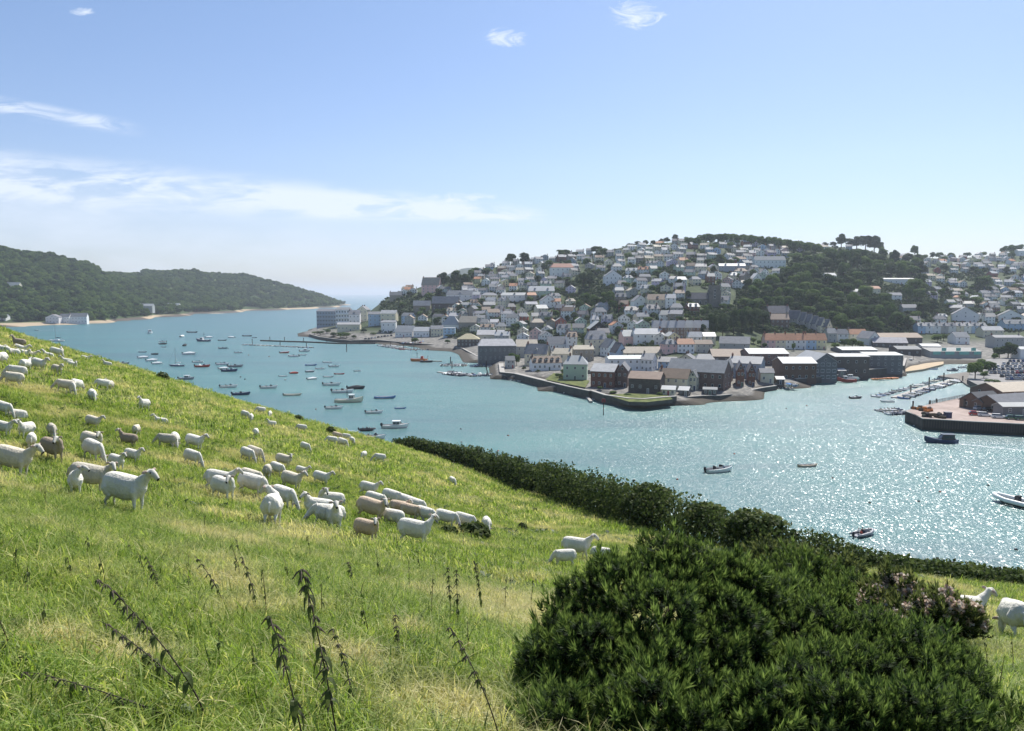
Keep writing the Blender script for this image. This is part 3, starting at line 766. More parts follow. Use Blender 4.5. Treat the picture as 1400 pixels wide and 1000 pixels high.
gorse_bush(b5, bl(b5, [(1120, 805, 22, 1.1, .8), (1065, 785, 23, 1.1, .9), (1180, 828, 22, .9, .6), (1240, 838, 21, .9, .5)]), 60, 6,
           'rounded thicket between the hedge and the gorse, above the blossom bush', name='thicket_bush', h=.24, w=.13, need=.016)
b6 = base_at(1385, 5.0)
gorse_bush(b6, bl(b6, [(1395, 1010, 4.6, .22, .18), (1350, 1030, 4.4, .18, .16)]), 640, 7, 'low gorse seedling bush in the grass at the bottom right corner', h=.08, w=.036, need=.0038)

# hedge along the lower edge of the field
def hedge(name, pts, hts, wid, seed, label, step=.42, leaf=.15, dens=62, hv=.22):
    g = np.random.default_rng(seed); VV = []; TT = []
    o = None; pts = [Vector((a, b, 0)) for a, b in pts]
    base = Vector((pts[0].x, pts[0].y, field_z(pts[0].x, pts[0].y)))
    o = empty(name, base, 0, label, 'hedge'); mb = MB()
    for (A, B, ha, hb) in zip(pts, pts[1:], hts, hts[1:]):
        L = (B - A).length; n = max(1, int(L / step))
        for i in range(n):
            k = (i + .5) / n; c = A.lerp(B, k); h = (ha + (hb - ha) * k) * (1 + .2 * vnoise(c.x * 1.3, c.y, 2.1) + g.uniform(-.12, .12))
            for row in (0, 1, 2):
                off = (B - A).normalized().cross(Vector((0, 0, 1))) * (row - 1) * wid * .30
                cx, cy = c.x + off.x + g.uniform(-.15, .15), c.y + off.y + g.uniform(-.15, .15); z = field_z(cx, cy)
                m = int(dens); q = g.uniform(0, 1, m) ** .75; an = g.uniform(0, 6.283, m); rr = wid * .34 * (1 - .45 * q ** 3) * g.uniform(.45, 1.12, m)
                P = np.stack([cx + np.cos(an) * rr, cy + np.sin(an) * rr, z + h * q * g.uniform(.94, 1.07, m)], 1); N = np.stack([np.cos(an), np.sin(an), q * 1.2], 1); N /= np.linalg.norm(N, axis=1)[:, None]
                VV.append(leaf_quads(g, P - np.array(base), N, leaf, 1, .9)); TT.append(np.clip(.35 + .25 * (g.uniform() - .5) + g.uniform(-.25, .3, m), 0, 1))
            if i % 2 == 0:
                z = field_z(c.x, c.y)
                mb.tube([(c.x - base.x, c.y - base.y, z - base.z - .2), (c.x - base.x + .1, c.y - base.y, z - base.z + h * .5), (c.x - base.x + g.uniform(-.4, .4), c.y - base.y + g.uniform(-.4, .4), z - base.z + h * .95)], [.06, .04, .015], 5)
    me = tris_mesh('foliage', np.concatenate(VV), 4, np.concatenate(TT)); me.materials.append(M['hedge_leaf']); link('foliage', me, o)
    mb.build('stems', M['bark'], o)
    return o
hedge('field_hedge', [(-13, 88), (-9, 83), (-3.6, 77), (0, 67), (2.6, 59)], [.9, 1.5, 2.0, 2.3, 2.4], 2.4, 31, 'far end of the dark field hedge where it meets the grassy skyline', leaf=.17, dens=90)
hedge('field_hedge', [(2.9, 58), (4.5, 51), (6.4, 43.5), (8.2, 37)], [2.4, 2.4, 2.4, 2.4], 2.4, 32, 'middle stretch of the dark field hedge above the bare green slope', leaf=.13, dens=120)
hedge('field_hedge', [(8.4, 36.5), (10.3, 31.5), (13.5, 28.3), (17, 27.2)], [2.4, 1.6, .8, .6], 2.4, 33, 'near bend of the dark field hedge behind the mid green gorse bush', leaf=.10, dens=170)
hedge('field_hedge', [(17.4, 27.1), (20, 26.9), (24, 27.5)], [.6, .6, .7], 2.2, 34, 'right end of the dark field hedge behind the two white sheep at the edge', leaf=.10, dens=170)
# taller bushes standing in the hedge
def hedge_bush(x, y, D, r, rz, label, seed, n=900, leaf=.16):
    P = at_d(x, y, D); gz = field_z(P.x, P.y)
    o = empty('hedge_bush', (P.x, P.y, gz), 0, label, 'bush')
    g = np.random.default_rng(seed); Q, N, T, _, _ = crown_pts(g, n, 9, r, rz, r * .55, P.z - gz)
    me = tris_mesh('foliage', leaf_quads(g, Q, N, leaf, 1, .8), 4, T); me.materials.append(M['hedge_leaf']); link('foliage', me, o)
    mb = MB()
    for k in range(5): mb.tube([(rnd.uniform(-.2, .2), 0, -.2), (rnd.uniform(-.5, .5) * r, rnd.uniform(-.5, .5) * r, (P.z - gz))], [.06, .02], 5)
    mb.build('stems', M['bark'], o)
hedge_bush(744, 640, 62, .7, .7, 'small round bush poking out of the far part of the hedge', 51, 300)
hedge_bush(888, 695, 40, 1.6, 1.1, 'big round bush rising out of the hedge above the bare green slope', 52, 1800)
hedge_bush(960, 715, 35, 1.3, .9, 'low bush on the hedge between the big round bush and the near bend', 53, 1300)
hedge_bush(1035, 735, 31, 1.5, 1.0, 'broad dark bush at the near bend of the hedge', 54, 2600, .13)
hedge_bush(1090, 765, 28, .9, .6, 'broad dark bush right of the bend of the hedge', 55, 2000, .13)
# small tufts and shrubs standing in the pasture
def tuft(x, y, w, label, seed, matn='hedge_leaf', cat='shrub', name='pasture_shrub', hr=.9, leaf=None):
    P = hit(x, y, lambda a, b: CAMZ + 0 * a + (field_z(a, b) - CAMZ)); 
    if P is None: return
    r = w / 2 * P.y / 1050; g = np.random.default_rng(seed); n = 420
    o = empty(name, P, 0, label, cat)
    N = rvec(g, n); N[:, 2] = np.abs(N[:, 2]); Q = N * g.uniform(.3, 1, n)[:, None] ** .5 * np.array([r, r, r * hr * 1.3])
    me = tris_mesh('foliage', leaf_quads(g, Q, N, leaf or r * .16, 2.2, .6), 4, g.uniform(.1, .8, n)); me.materials.append(M[matn]); link('foliage', me, o)
    mb = MB()
    for k in range(6): mb.tube([(0, 0, -.05), (rnd.uniform(-.5, .5) * r, rnd.uniform(-.5, .5) * r, r * hr)], [.015, .005], 4)
    mb.build('stems', M['bark'], o)
tuft(222, 520, 20, 'small dark shrub on the grassy skyline above the lone sheep', 61)
tuft(408, 575, 14, 'small dark shrub on the grassy skyline left of the white RIB wake', 62)
tuft(452, 592, 16, 'small dark shrub on the grassy skyline beside the five distant sheep', 63)
tuft(648, 734, 52, 'dark weedy shrub in front of the white sheep at the right end of the flock', 64, hr=.6)
tuft(612, 730, 30, 'low weedy shrub right of the white sheep with a raised head', 65, hr=.6)
tuft(732, 700, 10, 'tiny thistle clump on the bare slope, upper of two', 66); tuft(714, 725, 18, 'thistle clump on the bare slope, lower of two', 67)

# ---------------------------------------------------------------- nettles and dead stalks
def leaf_shape(mb, P, d, L, W, droop, m=0):
    """serrated drooping leaf from P along direction d"""
    d = Vector(d).normalized(); side = d.cross(Vector((0, 0, 1))).normalized(); pts = []
    for k in range(6):
        q = k / 5; w = W * math.sin(math.pi * min(1, q * .86 + .12)) * (1 if k < 5 else 0)
        c = Vector(P) + d * L * q * (1 - .35 * droop * q) + Vector((0, 0, -L * droop * q * q * .95)); fold = Vector((0, 0, w * .35))
        pts.append((c, c + side * w + fold, c - side * w + fold))
    V = []; Fc = []
    for c, a, b in pts: V += [c, a, b]
    for k in range(5):
        i = 3 * k; Fc += [(i, i + 3, i + 4, i + 1), (i, i + 2, i + 5, i + 3)]
    mb.add(V, Fc, m)
def nettle(x, y, xt, yt, label, seed, D=None, big=True, leafl=.075, group=None):
    """stem foot at photo (x,y) on the ground, tip seen at (xt,yt)"""
    rr = random.Random(seed)
    if D: u = ray(x, y)[0]; P = Vector((u * D, D, field_z(u * D, D)))
    else: P = hit(x, y, field_z, 1.5)
    T = at_d(xt, yt, P.y + rr.uniform(-.05, .15)) - P
    o = empty('nettle', P, 0, label, 'nettle', group)
    mb = MB(); lv = MB(); fl = MB(); n = 12; pts = []
    L = T.length
    bend = Vector((T.x, T.y, 0)) 
    for k in range(n + 1):
        q = k / n; p = Vector((T.x * q ** 1.35, T.y * q ** 1.35, T.z * (q ** .92)))
        if k == n: p.z -= L * .02
        pts.append(p)
    mb.tube(pts, [.0040 - .0026 * k / n for k in range(n + 1)], 6)
    nodes = max(9, int(L / .05))
    for i in range(nodes):
        q = .22 + .78 * i / (nodes - 1); f = q * n; k = min(n - 1, int(f)); p = pts[k].lerp(pts[k + 1], f - k)
        a = i * 1.57 + rr.uniform(-.3, .3); sz = (1.15 - .80 * q) * leafl * rr.uniform(.7, 1.2)
        if rr.random() < (.4 if q < .5 else .1): continue
        for s in (0, math.pi):
            leaf_shape(lv, p, (math.cos(a + s), math.sin(a + s), .1), sz, sz * .22, rr.uniform(1.0, 1.7))
        if q > .35:
            for j in range(4):
                b = rr.uniform(0, 6.28); l = rr.uniform(.02, .05); e = p + Vector((math.cos(b) * l * .7, math.sin(b) * l * .7, -l * .7))
                fl.tube([p, p.lerp(e, .5) + Vector((0, 0, .006)), e], [.0025, .0035, .002], 4)
    mb.build('stem', M['nettle_stem'], o, smooth=True)
    lv.build('leaves', M['nettle_leaf'], o); 
    fl.build('flower_tassels', M['nettle_flower'], o)
simple('nettle_stem', (.055, .04, .03), .7, .3, var=.3)
simple('stalk', (.075, .05, .03), .8, .2, var=.4)
nettle(284, 1000, 133, 788, 'tall leaning nettle with its tip highest, in the bottom left grass', 1, D=3.2)
nettle(262, 960, 134, 845, 'leaning nettle just below the highest one at bottom left', 2, D=3.4)
nettle(255, 1000, 32, 915, 'nettle bowed almost flat towards the bottom left corner', 3, D=3.1)
nettle(468, 1010, 412, 772, 'tallest upright nettle at bottom centre left with large hanging leaves', 4, D=2.7, leafl=.085)
nettle(425, 1010, 368, 838, 'shorter nettle left of the tallest upright one', 5, D=2.65, leafl=.085)
nettle(487, 950, 455, 858, 'thin nettle stem right of the tallest upright one', 6, D=3.6, leafl=.05)
nettle(685, 985, 615, 855, 'nettle leaning left at the bottom beside the dark gorse', 7, D=3.5, leafl=.05)
nettle(221, 862, 197, 757, 'slim nettle with a bare lower stem left of the bare patch', 8, D=5.5, leafl=.06)
nettle(308, 858, 265, 758, 'slim nettle leaning left over the straw coloured patch', 9, D=5.5, leafl=.06)
nettle(353, 862, 330, 760, 'slim nettle right of the straw coloured patch', 10, D=5.5, leafl=.06)
nettle(237, 805, 232, 745, 'short nettle behind the straw coloured patch', 11, D=8)
nettle(182, 830, 175, 745, 'slim nettle above the tip of the leaning nettles', 12, D=7, leafl=.06)
nettle(72, 820, 48, 745, 'slim nettle near the left edge of the meadow', 13, D=7, leafl=.06)
nettle(545, 905, 540, 840, 'small single nettle in the middle of the meadow', 14, D=4.8, leafl=.05)
nettle(483, 820, 476, 768, 'bushy small nettle below the tan lamb', 15, D=8)
nettle(617, 850, 612, 775, 'pair of dark stems near the gorse, left one', 16, D=6.5); nettle(626, 860, 624, 778, 'pair of dark stems near the gorse, right one', 17, D=6.3)
nettle(660, 835, 648, 765, 'slim nettle left of the gorse top', 18, D=7.5)
k = 0
for (x, y, h) in [(20, 790, 40), (38, 815, 45), (62, 700, 30), (100, 800, 40), (145, 805, 50), (120, 770, 40), (200, 800, 50), (165, 850, 45), (258, 815, 60), (330, 800, 60), (365, 850, 75), (395, 800, 40),
                  (425, 770, 40), (440, 850, 55), (505, 880, 55), (520, 800, 45), (560, 815, 50), (590, 850, 70), (575, 790, 40), (640, 900, 55), (655, 800, 50), (690, 850, 60), (700, 790, 45), (725, 840, 50), (545, 760, 30), (330, 770, 40), (280, 730, 30), (15, 900, 60), (300, 920, 60), (350, 930, 50), (60, 870, 50),
                  (1365, 960, 70), (1385, 930, 70), (1350, 925, 50)]:
    P = hit(x, y, field_z, 1.5); k += 1
    if P is None: continue
    L = h * P.y / 1050; o = empty('dead_stalk', P, 0, f'thin dark dead stalk in the meadow grass, {ordn(k)} of those scattered', 'stalk', 'dead stalks in the meadow grass')
    mb = MB(); lx, ly = rnd.uniform(-.2, .1) * L, rnd.uniform(-.1, .1) * L
    pts = [(0, 0, -.03), (lx * .3, ly * .3, L * .5), (lx, ly, L)]; mb.tube(pts, [.0035, .003, .0018], 5)
    mb.build('stem', M['stalk'], o)
    mb = MB()
    for j in range(rnd.randint(4, 9)):
        q = rnd.uniform(.45, 1); a = rnd.uniform(0, 6.28); s = rnd.uniform(.02, .045)
        leaf_shape(mb, (lx * q, ly * q, L * q), (math.cos(a), math.sin(a), .2), s, s * .25, 1.2)
    mb.build('withered_leaves', M['nettle_leaf'], o)
# ================================================================ buildings
def win_mesh():
    mb = MB(); mb.box(-.5, .5, -.06, .02, 0, 1, 0)                       # frame 1 x 1, pane 8 mm proud of the front, bars
    return mb
def window_me(kind):
    mb = MB()
    mb.box(-.5, .5, -.05, .03, 0, 1, 0)
    if kind == 'sash':
        for a, b, c, d in ((-.42, -.03, .06, .48), (.03, .42, .06, .48), (-.42, -.03, .53, .94), (.03, .42, .53, .94)): mb.box(a, b, -.062, -.052, c, d, 1)
    elif kind == 'plain': mb.box(-.44, .44, -.062, -.052, .06, .94, 1)
    elif kind == 'wide':
        for k in range(4): mb.box(-.47 + k * .24, -.27 + k * .24, -.062, -.052, .06, .94, 1)
    me = mb.mesh('window'); me.materials.append(M['white_paint']); me.materials.append(M['glass']); return me
WIN = {k: window_me(k) for k in ('sash', 'plain', 'wide')}
def door_me():
    mb = MB(); mb.box(-.5, .5, -.05, .03, 0, 1, 0); mb.box(-.4, .4, -.062, -.052, .02, .94, 1)
    me = mb.mesh('door'); me.materials.append(M['white_paint']); me.materials.append(M['plain']); return me
DOOR = door_me()
def put_win(par, x, y, z, w, h, rz=0, kind='sash', me=None, name='window', col=None):
    o = bpy.data.objects.new(name, me or WIN[kind]); C.objects.link(o); o.parent = par
    o.location = (x, y, z); o.rotation_euler = (0, 0, rz); o.scale = (w, 1, h)
    if col: o.color = (*col, 1)
    return o
COLW = {'white': (.78, .78, .75), 'cream': (.72, .66, .50), 'pale blue': (.42, .55, .68), 'pink': (.70, .47, .43), 'grey': (.42, .42, .40), 'pale yellow': (.74, .68, .42), 'pale green': (.50, .60, .48),
        'blue': (.20, .36, .60), 'stone': (.33, .29, .24), 'brick': (.24, .12, .085), 'dark brick': (.19, .13, .11), 'black': (.03, .03, .033), 'dark': (.12, .105, .095), 'brown': (.14, .09, .065), 'lilac': (.55, .48, .60),
        'dark grey': (.17, .17, .175), 'aqua': (.16, .42, .36), 'blue grey': (.33, .39, .44), 'red': (.40, .12, .09)}
COLR = {'grey slate': (.20, .205, .215), 'dark slate': (.12, .12, .13), 'pale slate': (.36, .36, .36), 'brown tile': (.20, .14, .10), 'orange tile': (.42, .20, .11), 'red tile': (.32, .13, .09), 'pale sheet': (.40, .41, .41),
        'white sheet': (.5, .51, .5), 'beige tile': (.36, .31, .24), 'dark sheet': (.10, .10, .10), 'mossy': (.30, .27, .16)}
def jit(c, s=.08): k = rnd.uniform(1 - s, 1 + s); return tuple(min(.85, v * k * rnd.uniform(.98, 1.02)) for v in c)
def house(P, W, Dp, H, rh, yaw, wcol, rcol, label, ridge='x', hip=0.0, floors=2, nw=3, chim=1, dorm=0, name='house', cat='house', group=None, wall='render_wall', roof=None, ov=.35, wk='sash', sidewin=True, door=True, bury=5, extra=None, wh=1.35, ww=1.0):
    """P: middle of the front foot; front looks towards -Y turned by yaw"""
    o = empty(name, P, R(yaw), label, cat, group)
    hw = W / 2; mb = MB()
    if ridge == 'x':
        V = [(-hw, 0, -bury), (hw, 0, -bury), (hw, Dp, -bury), (-hw, Dp, -bury), (-hw, 0, H), (hw, 0, H), (hw, Dp, H), (-hw, Dp, H)]
        Fc = [(0, 1, 5, 4), (2, 3, 7, 6)]
        if hip or rh <= 0: Fc += [(1, 2, 6, 5), (3, 0, 4, 7), (4, 5, 6, 7)]
        else:
            V += [(hw, Dp / 2, H + rh), (-hw, Dp / 2, H + rh)]; Fc += [(1, 2, 6, 8, 5), (3, 0, 4, 9, 7), (4, 5, 8, 9), (6, 7, 9, 8)]
    else:
        V = [(-hw, 0, -bury), (hw, 0, -bury), (hw, Dp, -bury), (-hw, Dp, -bury), (-hw, 0, H), (hw, 0, H), (hw, Dp, H), (-hw, Dp, H), (0, 0, H + rh), (0, Dp, H + rh)]
        Fc = [(0, 1, 5, 8, 4), (2, 3, 7, 9, 6), (1, 2, 6, 5), (3, 0, 4, 7), (5, 6, 9, 8), (7, 4, 8, 9)]
    mb.add(V, Fc); mb.build('wall', M[wall], o, jit(COLW[wcol]))
    rm = roof or ('tile_roof' if 'tile' in rcol or rcol == 'mossy' else 'sheet_roof' if 'sheet' in rcol else 'slate_roof')
    mb = MB(); th = .22
    if rh <= 0:
        mb.box(-hw - .15, hw + .15, -.15, Dp + .15, H + .02, H + .3)
    elif ridge == 'x' and hip:
        a = hip * hw; e = ov; ry = Dp / 2; z0 = H - e * rh / (Dp / 2) + th
        A, B, Cc, D_ = (-hw - e, -e, z0), (hw + e, -e, z0), (hw + e, Dp + e, z0), (-hw - e, Dp + e, z0)
        E, G = (-hw + a, ry, H + rh + th), (hw - a, ry, H + rh + th)
        bt = [(x, y, z - th) for x, y, z in (A, B, Cc, D_)]
        mb.add([A, B, Cc, D_, E, G] + bt, [(0, 1, 5, 4), (1, 2, 5), (2, 3, 4, 5), (3, 0, 4), (6, 7, 1, 0), (7, 8, 2, 1), (8, 9, 3, 2), (9, 6, 0, 3), (9, 8, 7, 6)])
    else:
        n = (Dp if ridge == 'x' else W) / 2; sl = rh / n; e = ov; z0 = H - e * sl + th; zt = H + rh + th
        if ridge == 'x':
            mb.slab([(-hw - e, -e, z0), (hw + e, -e, z0), (hw + e, Dp / 2, zt), (-hw - e, Dp / 2, zt)], th)
            mb.slab([(hw + e, Dp + e, z0), (-hw - e, Dp + e, z0), (-hw - e, Dp / 2, zt), (hw + e, Dp / 2, zt)], th)
        else:
            mb.slab([(-hw - e, Dp + e, z0), (-hw - e, -e, z0), (0, -e, zt), (0, Dp + e, zt)], th)
            mb.slab([(hw + e, -e, z0), (hw + e, Dp + e, z0), (0, Dp + e, zt), (0, -e, zt)], th)
    ro = mb.build('roof', M[rm], o, jit(COLR[rcol], .18))
    for k in range(chim):
        mb = MB()
        if ridge == 'x':
            cx = (-1 if k == 0 else 1 if k == 1 else 0) * (hw - .7 - hip * hw * .8); cy = Dp / 2; zc = H + max(rh, 0)
        else: cx = 0; cy = Dp * (.25 + .5 * k); zc = H + max(rh, 0)
        mb.box(cx - .38, cx + .38, cy - .55, cy + .55, zc - .8, zc + 1.1)
        mb.box(cx - .45, cx + .45, cy - .62, cy + .62, zc + 1.1, zc + 1.28)
        for q in (-.28, .28): mb.tube([(cx, cy + q, zc + 1.28), (cx, cy + q, zc + 1.7)], .13, 6)
        mb.build('chimney', M['brick_wall'], ro, jit(COLW[rnd.choice(['brick', 'stone', 'dark brick', 'brick'])]))
    fh = H / floors
    for f in range(floors):
        for c in range(nw):
            x = -hw + W * (c + .5) / nw
            if door and f == 0 and c == nw // 2: put_win(o, x, 0, .02, 1.0, 2.1, 0, me=DOOR, name='door', col=rnd.choice([(.05, .07, .12), (.3, .05, .04), (.08, .14, .10), (.25, .25, .24)])); continue
            put_win(o, x, 0, f * fh + fh * .35, min(ww, W / nw * .62), min(wh, fh * .52), 0, wk)
    if ridge == 'y' and rh > 1.6: put_win(o, 0, 0, H + rh * .12, .9, min(1.1, rh * .42), 0, 'plain')
    if sidewin and abs(yaw) > 12:
        s = 1 if yaw < 0 else -1
        for f in range(floors):
            for q in ((.3, .7) if Dp > 6.5 else (.5,)): put_win(o, s * hw, Dp * q, f * fh + fh * .35, .9, min(wh, fh * .5), s * math.pi / 2, 'plain')
    for k in range(dorm):
        x = -hw + W * (k + .5) / dorm; dw = .75; yb = Dp * .16; zb = H + rh * .26; dz = 1.1
        d = MB(); d.box(x - dw, x + dw, yb, Dp * .42, zb - .4, zb + dz); dm = d.build('dormer', M[wall], ro, COLW['white'])
        d = MB(); d.slab([(x - dw - .2, yb - .2, zb + dz), (x, yb - .2, zb + dz + .7), (x, Dp * .48, zb + dz + .7), (x - dw - .2, Dp * .48, zb + dz)][::-1], .1); d.slab([(x + dw + .2, yb - .2, zb + dz), (x, yb - .2, zb + dz + .7), (x, Dp * .48, zb + dz + .7), (x + dw + .2, Dp * .48, zb + dz)], .1)
        d.build('dormer_roof', M[rm], ro, jit(COLR[rcol], .1))
        put_win(dm, x, yb, zb + .1, 1.0, .85, 0, 'plain')
    return o
def gz(X, Y): return max(town_z(X, Y), 1.0)
def hb(x0, x1, yb, ye, yr, dep, yaw, wcol, rcol, label, D=None, **kw):
    """building given by its photo extent: left, right, foot, eaves, ridge rows; depth in metres"""
    xc = (x0 + x1) / 2; P = at_d(xc, yb, D) if D else hit(xc, yb, gz, 290, 1900)
    if P is None: return
    D = P.y; k = D / 1050; yw = R(abs(yaw)); span = (x1 - x0) * k
    W = max(3, (span - dep * math.sin(yw)) / math.cos(yw)) if kw.pop('fit', True) else span
    H = (yb - ye) * k; rise = max(0, (ye - yr) * k - dep / 2 * .10 * (0 if kw.get('ridge') == 'y' else 1))
    if yaw: P = P + Vector(((-1 if yaw < 0 else 1) * dep * math.sin(yw) / 2, 0, 0))
    HREC.append((x0, x1, ye - 2, yb))
    return house(P, W, dep, H, rise, yaw, wcol, rcol, label, **kw)
HREC = []
SL, DS, PS = 'grey slate', 'dark slate', 'pale slate'
G1 = 'waterfront buildings of the town'
# --- boathouses on the near quay (right to left across the promontory)
hb(1070, 1116, 521, 497, 488, 16, 0, 'brown', 'pale sheet', 'long brown boarded boatyard shed with pale sheet roof beside the blue container', wall='board_wall', floors=2, nw=5, chim=0, wk='plain', door=False, group=G1)
hb(1112, 1144, 521, 495, 484, 26, 0, 'dark grey', 'pale sheet', 'big boatyard gable with glazed balcony front facing the water', ridge='y', wall='board_wall', floors=3, nw=4, chim=0, wk='wide', ww=5, wh=2.0, door=False, group=G1)
hb(1141, 1188, 514, 488, 483, 18, 0, 'dark', 'pale sheet', 'left half of the long dark warehouse with pale roof by the slipway', wall='board_wall', floors=2, nw=4, chim=0, wk='plain', door=False, group=G1)
hb(1186, 1234, 511, 486, 481, 20, 0, 'dark grey', 'white sheet', 'right half of the dark warehouse with white roof by the creek beach', wall='board_wall', floors=3, nw=5, chim=0, wk='wide', door=False, group=G1)
hb(1024, 1078, 500, 484, 476, 18, 0, 'dark brick', 'white sheet', 'brick warehouse with white sheet roof behind the brown boatyard shed', wall='brick_wall', floors=2, nw=5, chim=0, wk='plain', door=False, group=G1)
hb(975, 1040, 496, 488, 477, 20, -6, 'dark', 'brown tile', 'long low shed with mossy brown roof behind the gabled boathouses', floors=1, nw=5, chim=0, group=G1)
hb(998, 1052, 517, 497, 487, 12, -28, 'blue grey', SL, 'tall boathouse with pale blue boarded gable end above the pair of brick gables', wall='board_wall', floors=2, nw=3, chim=1, group=G1)
hb(1040, 1062, 524, 510, 504, 9, -10, 'cream', SL, 'small cream boat store beside the white RIBs at the water', floors=1, nw=2, chim=0, group=G1)
hb(1010, 1026, 529, 506, 496, 16, -14, 'brick', DS, 'left one of the pair of narrow brick gables standing at the water', ridge='y', wall='brick_wall', floors=2, nw=2, chim=0, group=G1)
hb(1025, 1041, 529, 508, 498, 16, -14, 'brick', DS, 'right one of the pair of narrow brick gables standing at the water', ridge='y', wall='brick_wall', floors=2, nw=2, chim=0, group=G1)
hb(990, 1012, 525, 503, 493, 15, -22, 'dark brick', SL, 'dark gabled boathouse wedged between the long brick one and the brick pair', ridge='y', wall='brick_wall', floors=2, nw=2, chim=0, group=G1)
hb(915, 1004, 532, 508, 491, 13, -30, 'dark brick', SL, 'long slate roofed brick boathouse with rooflights, largest on the near quay', wall='brick_wall', floors=2, nw=8, chim=0, wk='plain', door=False, group=G1)
hb(900, 950, 534, 517, 504, 9, -26, 'cream', 'brown tile', 'white house with brown roof and balcony in front of the long brick boathouse', floors=2, nw=4, chim=1, group=G1)
hb(944, 962, 534, 515, 507, 9, -26, 'cream', SL, 'small white gable beside the house with brown roof and balcony', ridge='y', floors=2, nw=2, chim=0, group=G1)
hb(860, 914, 538, 518, 508, 11, -22, 'dark', 'brown tile', 'low dark shed with a rusty brown roof above the walled garden', wall='brick_wall', floors=1, nw=4, chim=0, group=G1)
hb(843, 868, 530, 507, 498, 16, -12, 'dark brick', SL, 'right gable of the twin brick boathouses left of the rusty roofed shed', ridge='y', wall='brick_wall', floors=2, nw=2, chim=0, group=G1)
hb(808, 853, 530, 508, 497, 12, -24, 'brick', PS, 'left red brick boathouse of the twin pair with pale slate roof', wall='brick_wall', floors=2, nw=4, chim=0, group=G1)
hb(770, 806, 520, 498, 486, 10, -8, 'pale green', 'pale sheet', 'pale green rendered house with tall dark chimneys above the sea wall', floors=2, nw=3, chim=2, group=G1, hip=.5)
hb(724, 768, 507, 496, 487, 9, 10, 'white', 'brown tile', 'low white inn with a row of little dormers in its brown roof', floors=1, nw=6, chim=1, dorm=5, group=G1)
hb(717, 754, 500, 484, 470, 10, -18, 'cream', SL, 'cream double gabled house above the low inn with dormers', floors=2, nw=3, chim=2, ridge='x', dorm=1, group=G1)
hb(652, 706, 495, 473, 463, 15, 4, 'dark grey', PS, 'big dark harbour building on piles with a wide pale slate roof', wall='board_wall', floors=2, nw=8, chim=0, hip=.18, wk='wide', door=False, group=G1)
hb(705, 735, 489, 474, 464, 14, 3, 'grey', 'beige tile', 'grey extension with beige roof right of the big dark harbour building', floors=2, nw=4, chim=0, group=G1)
hb(748, 783, 478, 470, 460, 9, 5, 'white', SL, 'white cottage with bright blue shutters behind the gabled cream house', floors=1, nw=4, chim=0, group=G1)
hb(755, 784, 500, 484, 476, 9, -8, 'cream', 'beige tile', 'cream house between the inn and the pale green house', floors=2, nw=3, chim=2, group=G1)
hb(782, 812, 494, 478, 472, 10, 6, 'stone', 'beige tile', 'long stone house with beige roof behind the pale green one', floors=2, nw=4, chim=2, group=G1)
hb(801, 830, 486, 464, 452, 10, 3, 'cream', PS, 'tall cream three storey house with two dormers and a bright slate roof', floors=3, nw=4, chim=1, dorm=2, hip=.2, group=G1)
hb(822, 848, 487, 475, 464, 10, 24, 'white', SL, 'white house with a dark bitten gable left of the long beige roof', floors=2, nw=2, chim=1, ridge='y', group=G1)
hb(836, 858, 492, 482, 469, 10, 14, 'pale blue', DS, 'pale blue gabled house with a balcony in its dark gable', floors=1, nw=2, chim=0, ridge='y', group=G1)
hb(848, 871, 475, 460, 451, 10, 12, 'pink', 'pale sheet', 'pink fronted house with blue side wall and bright roof', floors=2, nw=2, chim=2, group=G1)
hb(866, 906, 471, 457, 449, 9, 5, 'white', 'pale sheet', 'white villa with tall windows right of the pink fronted house', floors=2, nw=4, chim=2, group=G1)
hb(805, 832, 458, 450, 440, 18, 2, 'black', 'pale sheet', 'broad black gabled boat hall with white roof edges in the middle of town', ridge='y', floors=1, nw=0, chim=0, group=G1)
hb(852, 910, 488, 483, 474, 12, 2, 'cream', 'beige tile', 'long beige roofed building behind the hotel', floors=1, nw=6, chim=0, group=G1)
hb(830, 884, 508, 491, 486, 11, 4, 'white', 'white sheet', 'white hotel with flat bright roof above the twin brick boathouses', floors=2, nw=6, chim=1, group=G1)
hb(876, 902, 508, 492, 483, 10, -25, 'white', SL, 'white gabled hotel wing right of the flat bright roof', floors=2, nw=3, chim=1, ridge='x', group=G1)
hb(900, 930, 506, 495, 488, 9, -18, 'pale blue', DS, 'pale blue house tucked above the house with brown roof', floors=2, nw=3, chim=1, group=G1)
# --- container, cottages, terraces behind
hb(1090, 1104, 518, 508, 508, 6, 0, 'blue', 'pale sheet', 'bright blue container hut on the boatyard quay', floors=1, nw=1, chim=0, wall='board_wall', name='blue_hut', cat='hut', wk='wide', door=False)
tc = ['pink', 'cream', 'white', 'white', 'pale blue', 'pale yellow']
for k in range(6):
    hb(1046 + 14 * k, 1060 + 14 * k, 478, 465, 456, 8, 0, tc[k], 'orange tile', f'{tc[k]} cottage in the orange roofed terrace above the boatyard, {ordn(k + 1)} from the left', fit=False, floors=2, nw=2, chim=1 if k != 3 else 2, group='orange roofed terrace')
for k in range(7):
    hb(893 + 11 * k, 904 + 11 * k, 463 + .6 * (k % 2), 448, 438, 9, -14, 'dark brick' if k % 2 else 'stone', PS, f'tall dark terraced house with slate roof below the church, {ordn(k + 1)} from the left', fit=False, floors=3, nw=2, chim=1, group='tall dark terrace')
hb(985, 1030, 482, 470, 460, 11, -18, 'grey', SL, 'grey detached house with pale roof left of the orange terrace', floors=2, nw=3, chim=0)
hb(1130, 1144, 468, 456, 449, 8, 5, 'grey', SL, 'slate roofed cottage right of the orange terrace, left one', floors=2, nw=2, chim=1)
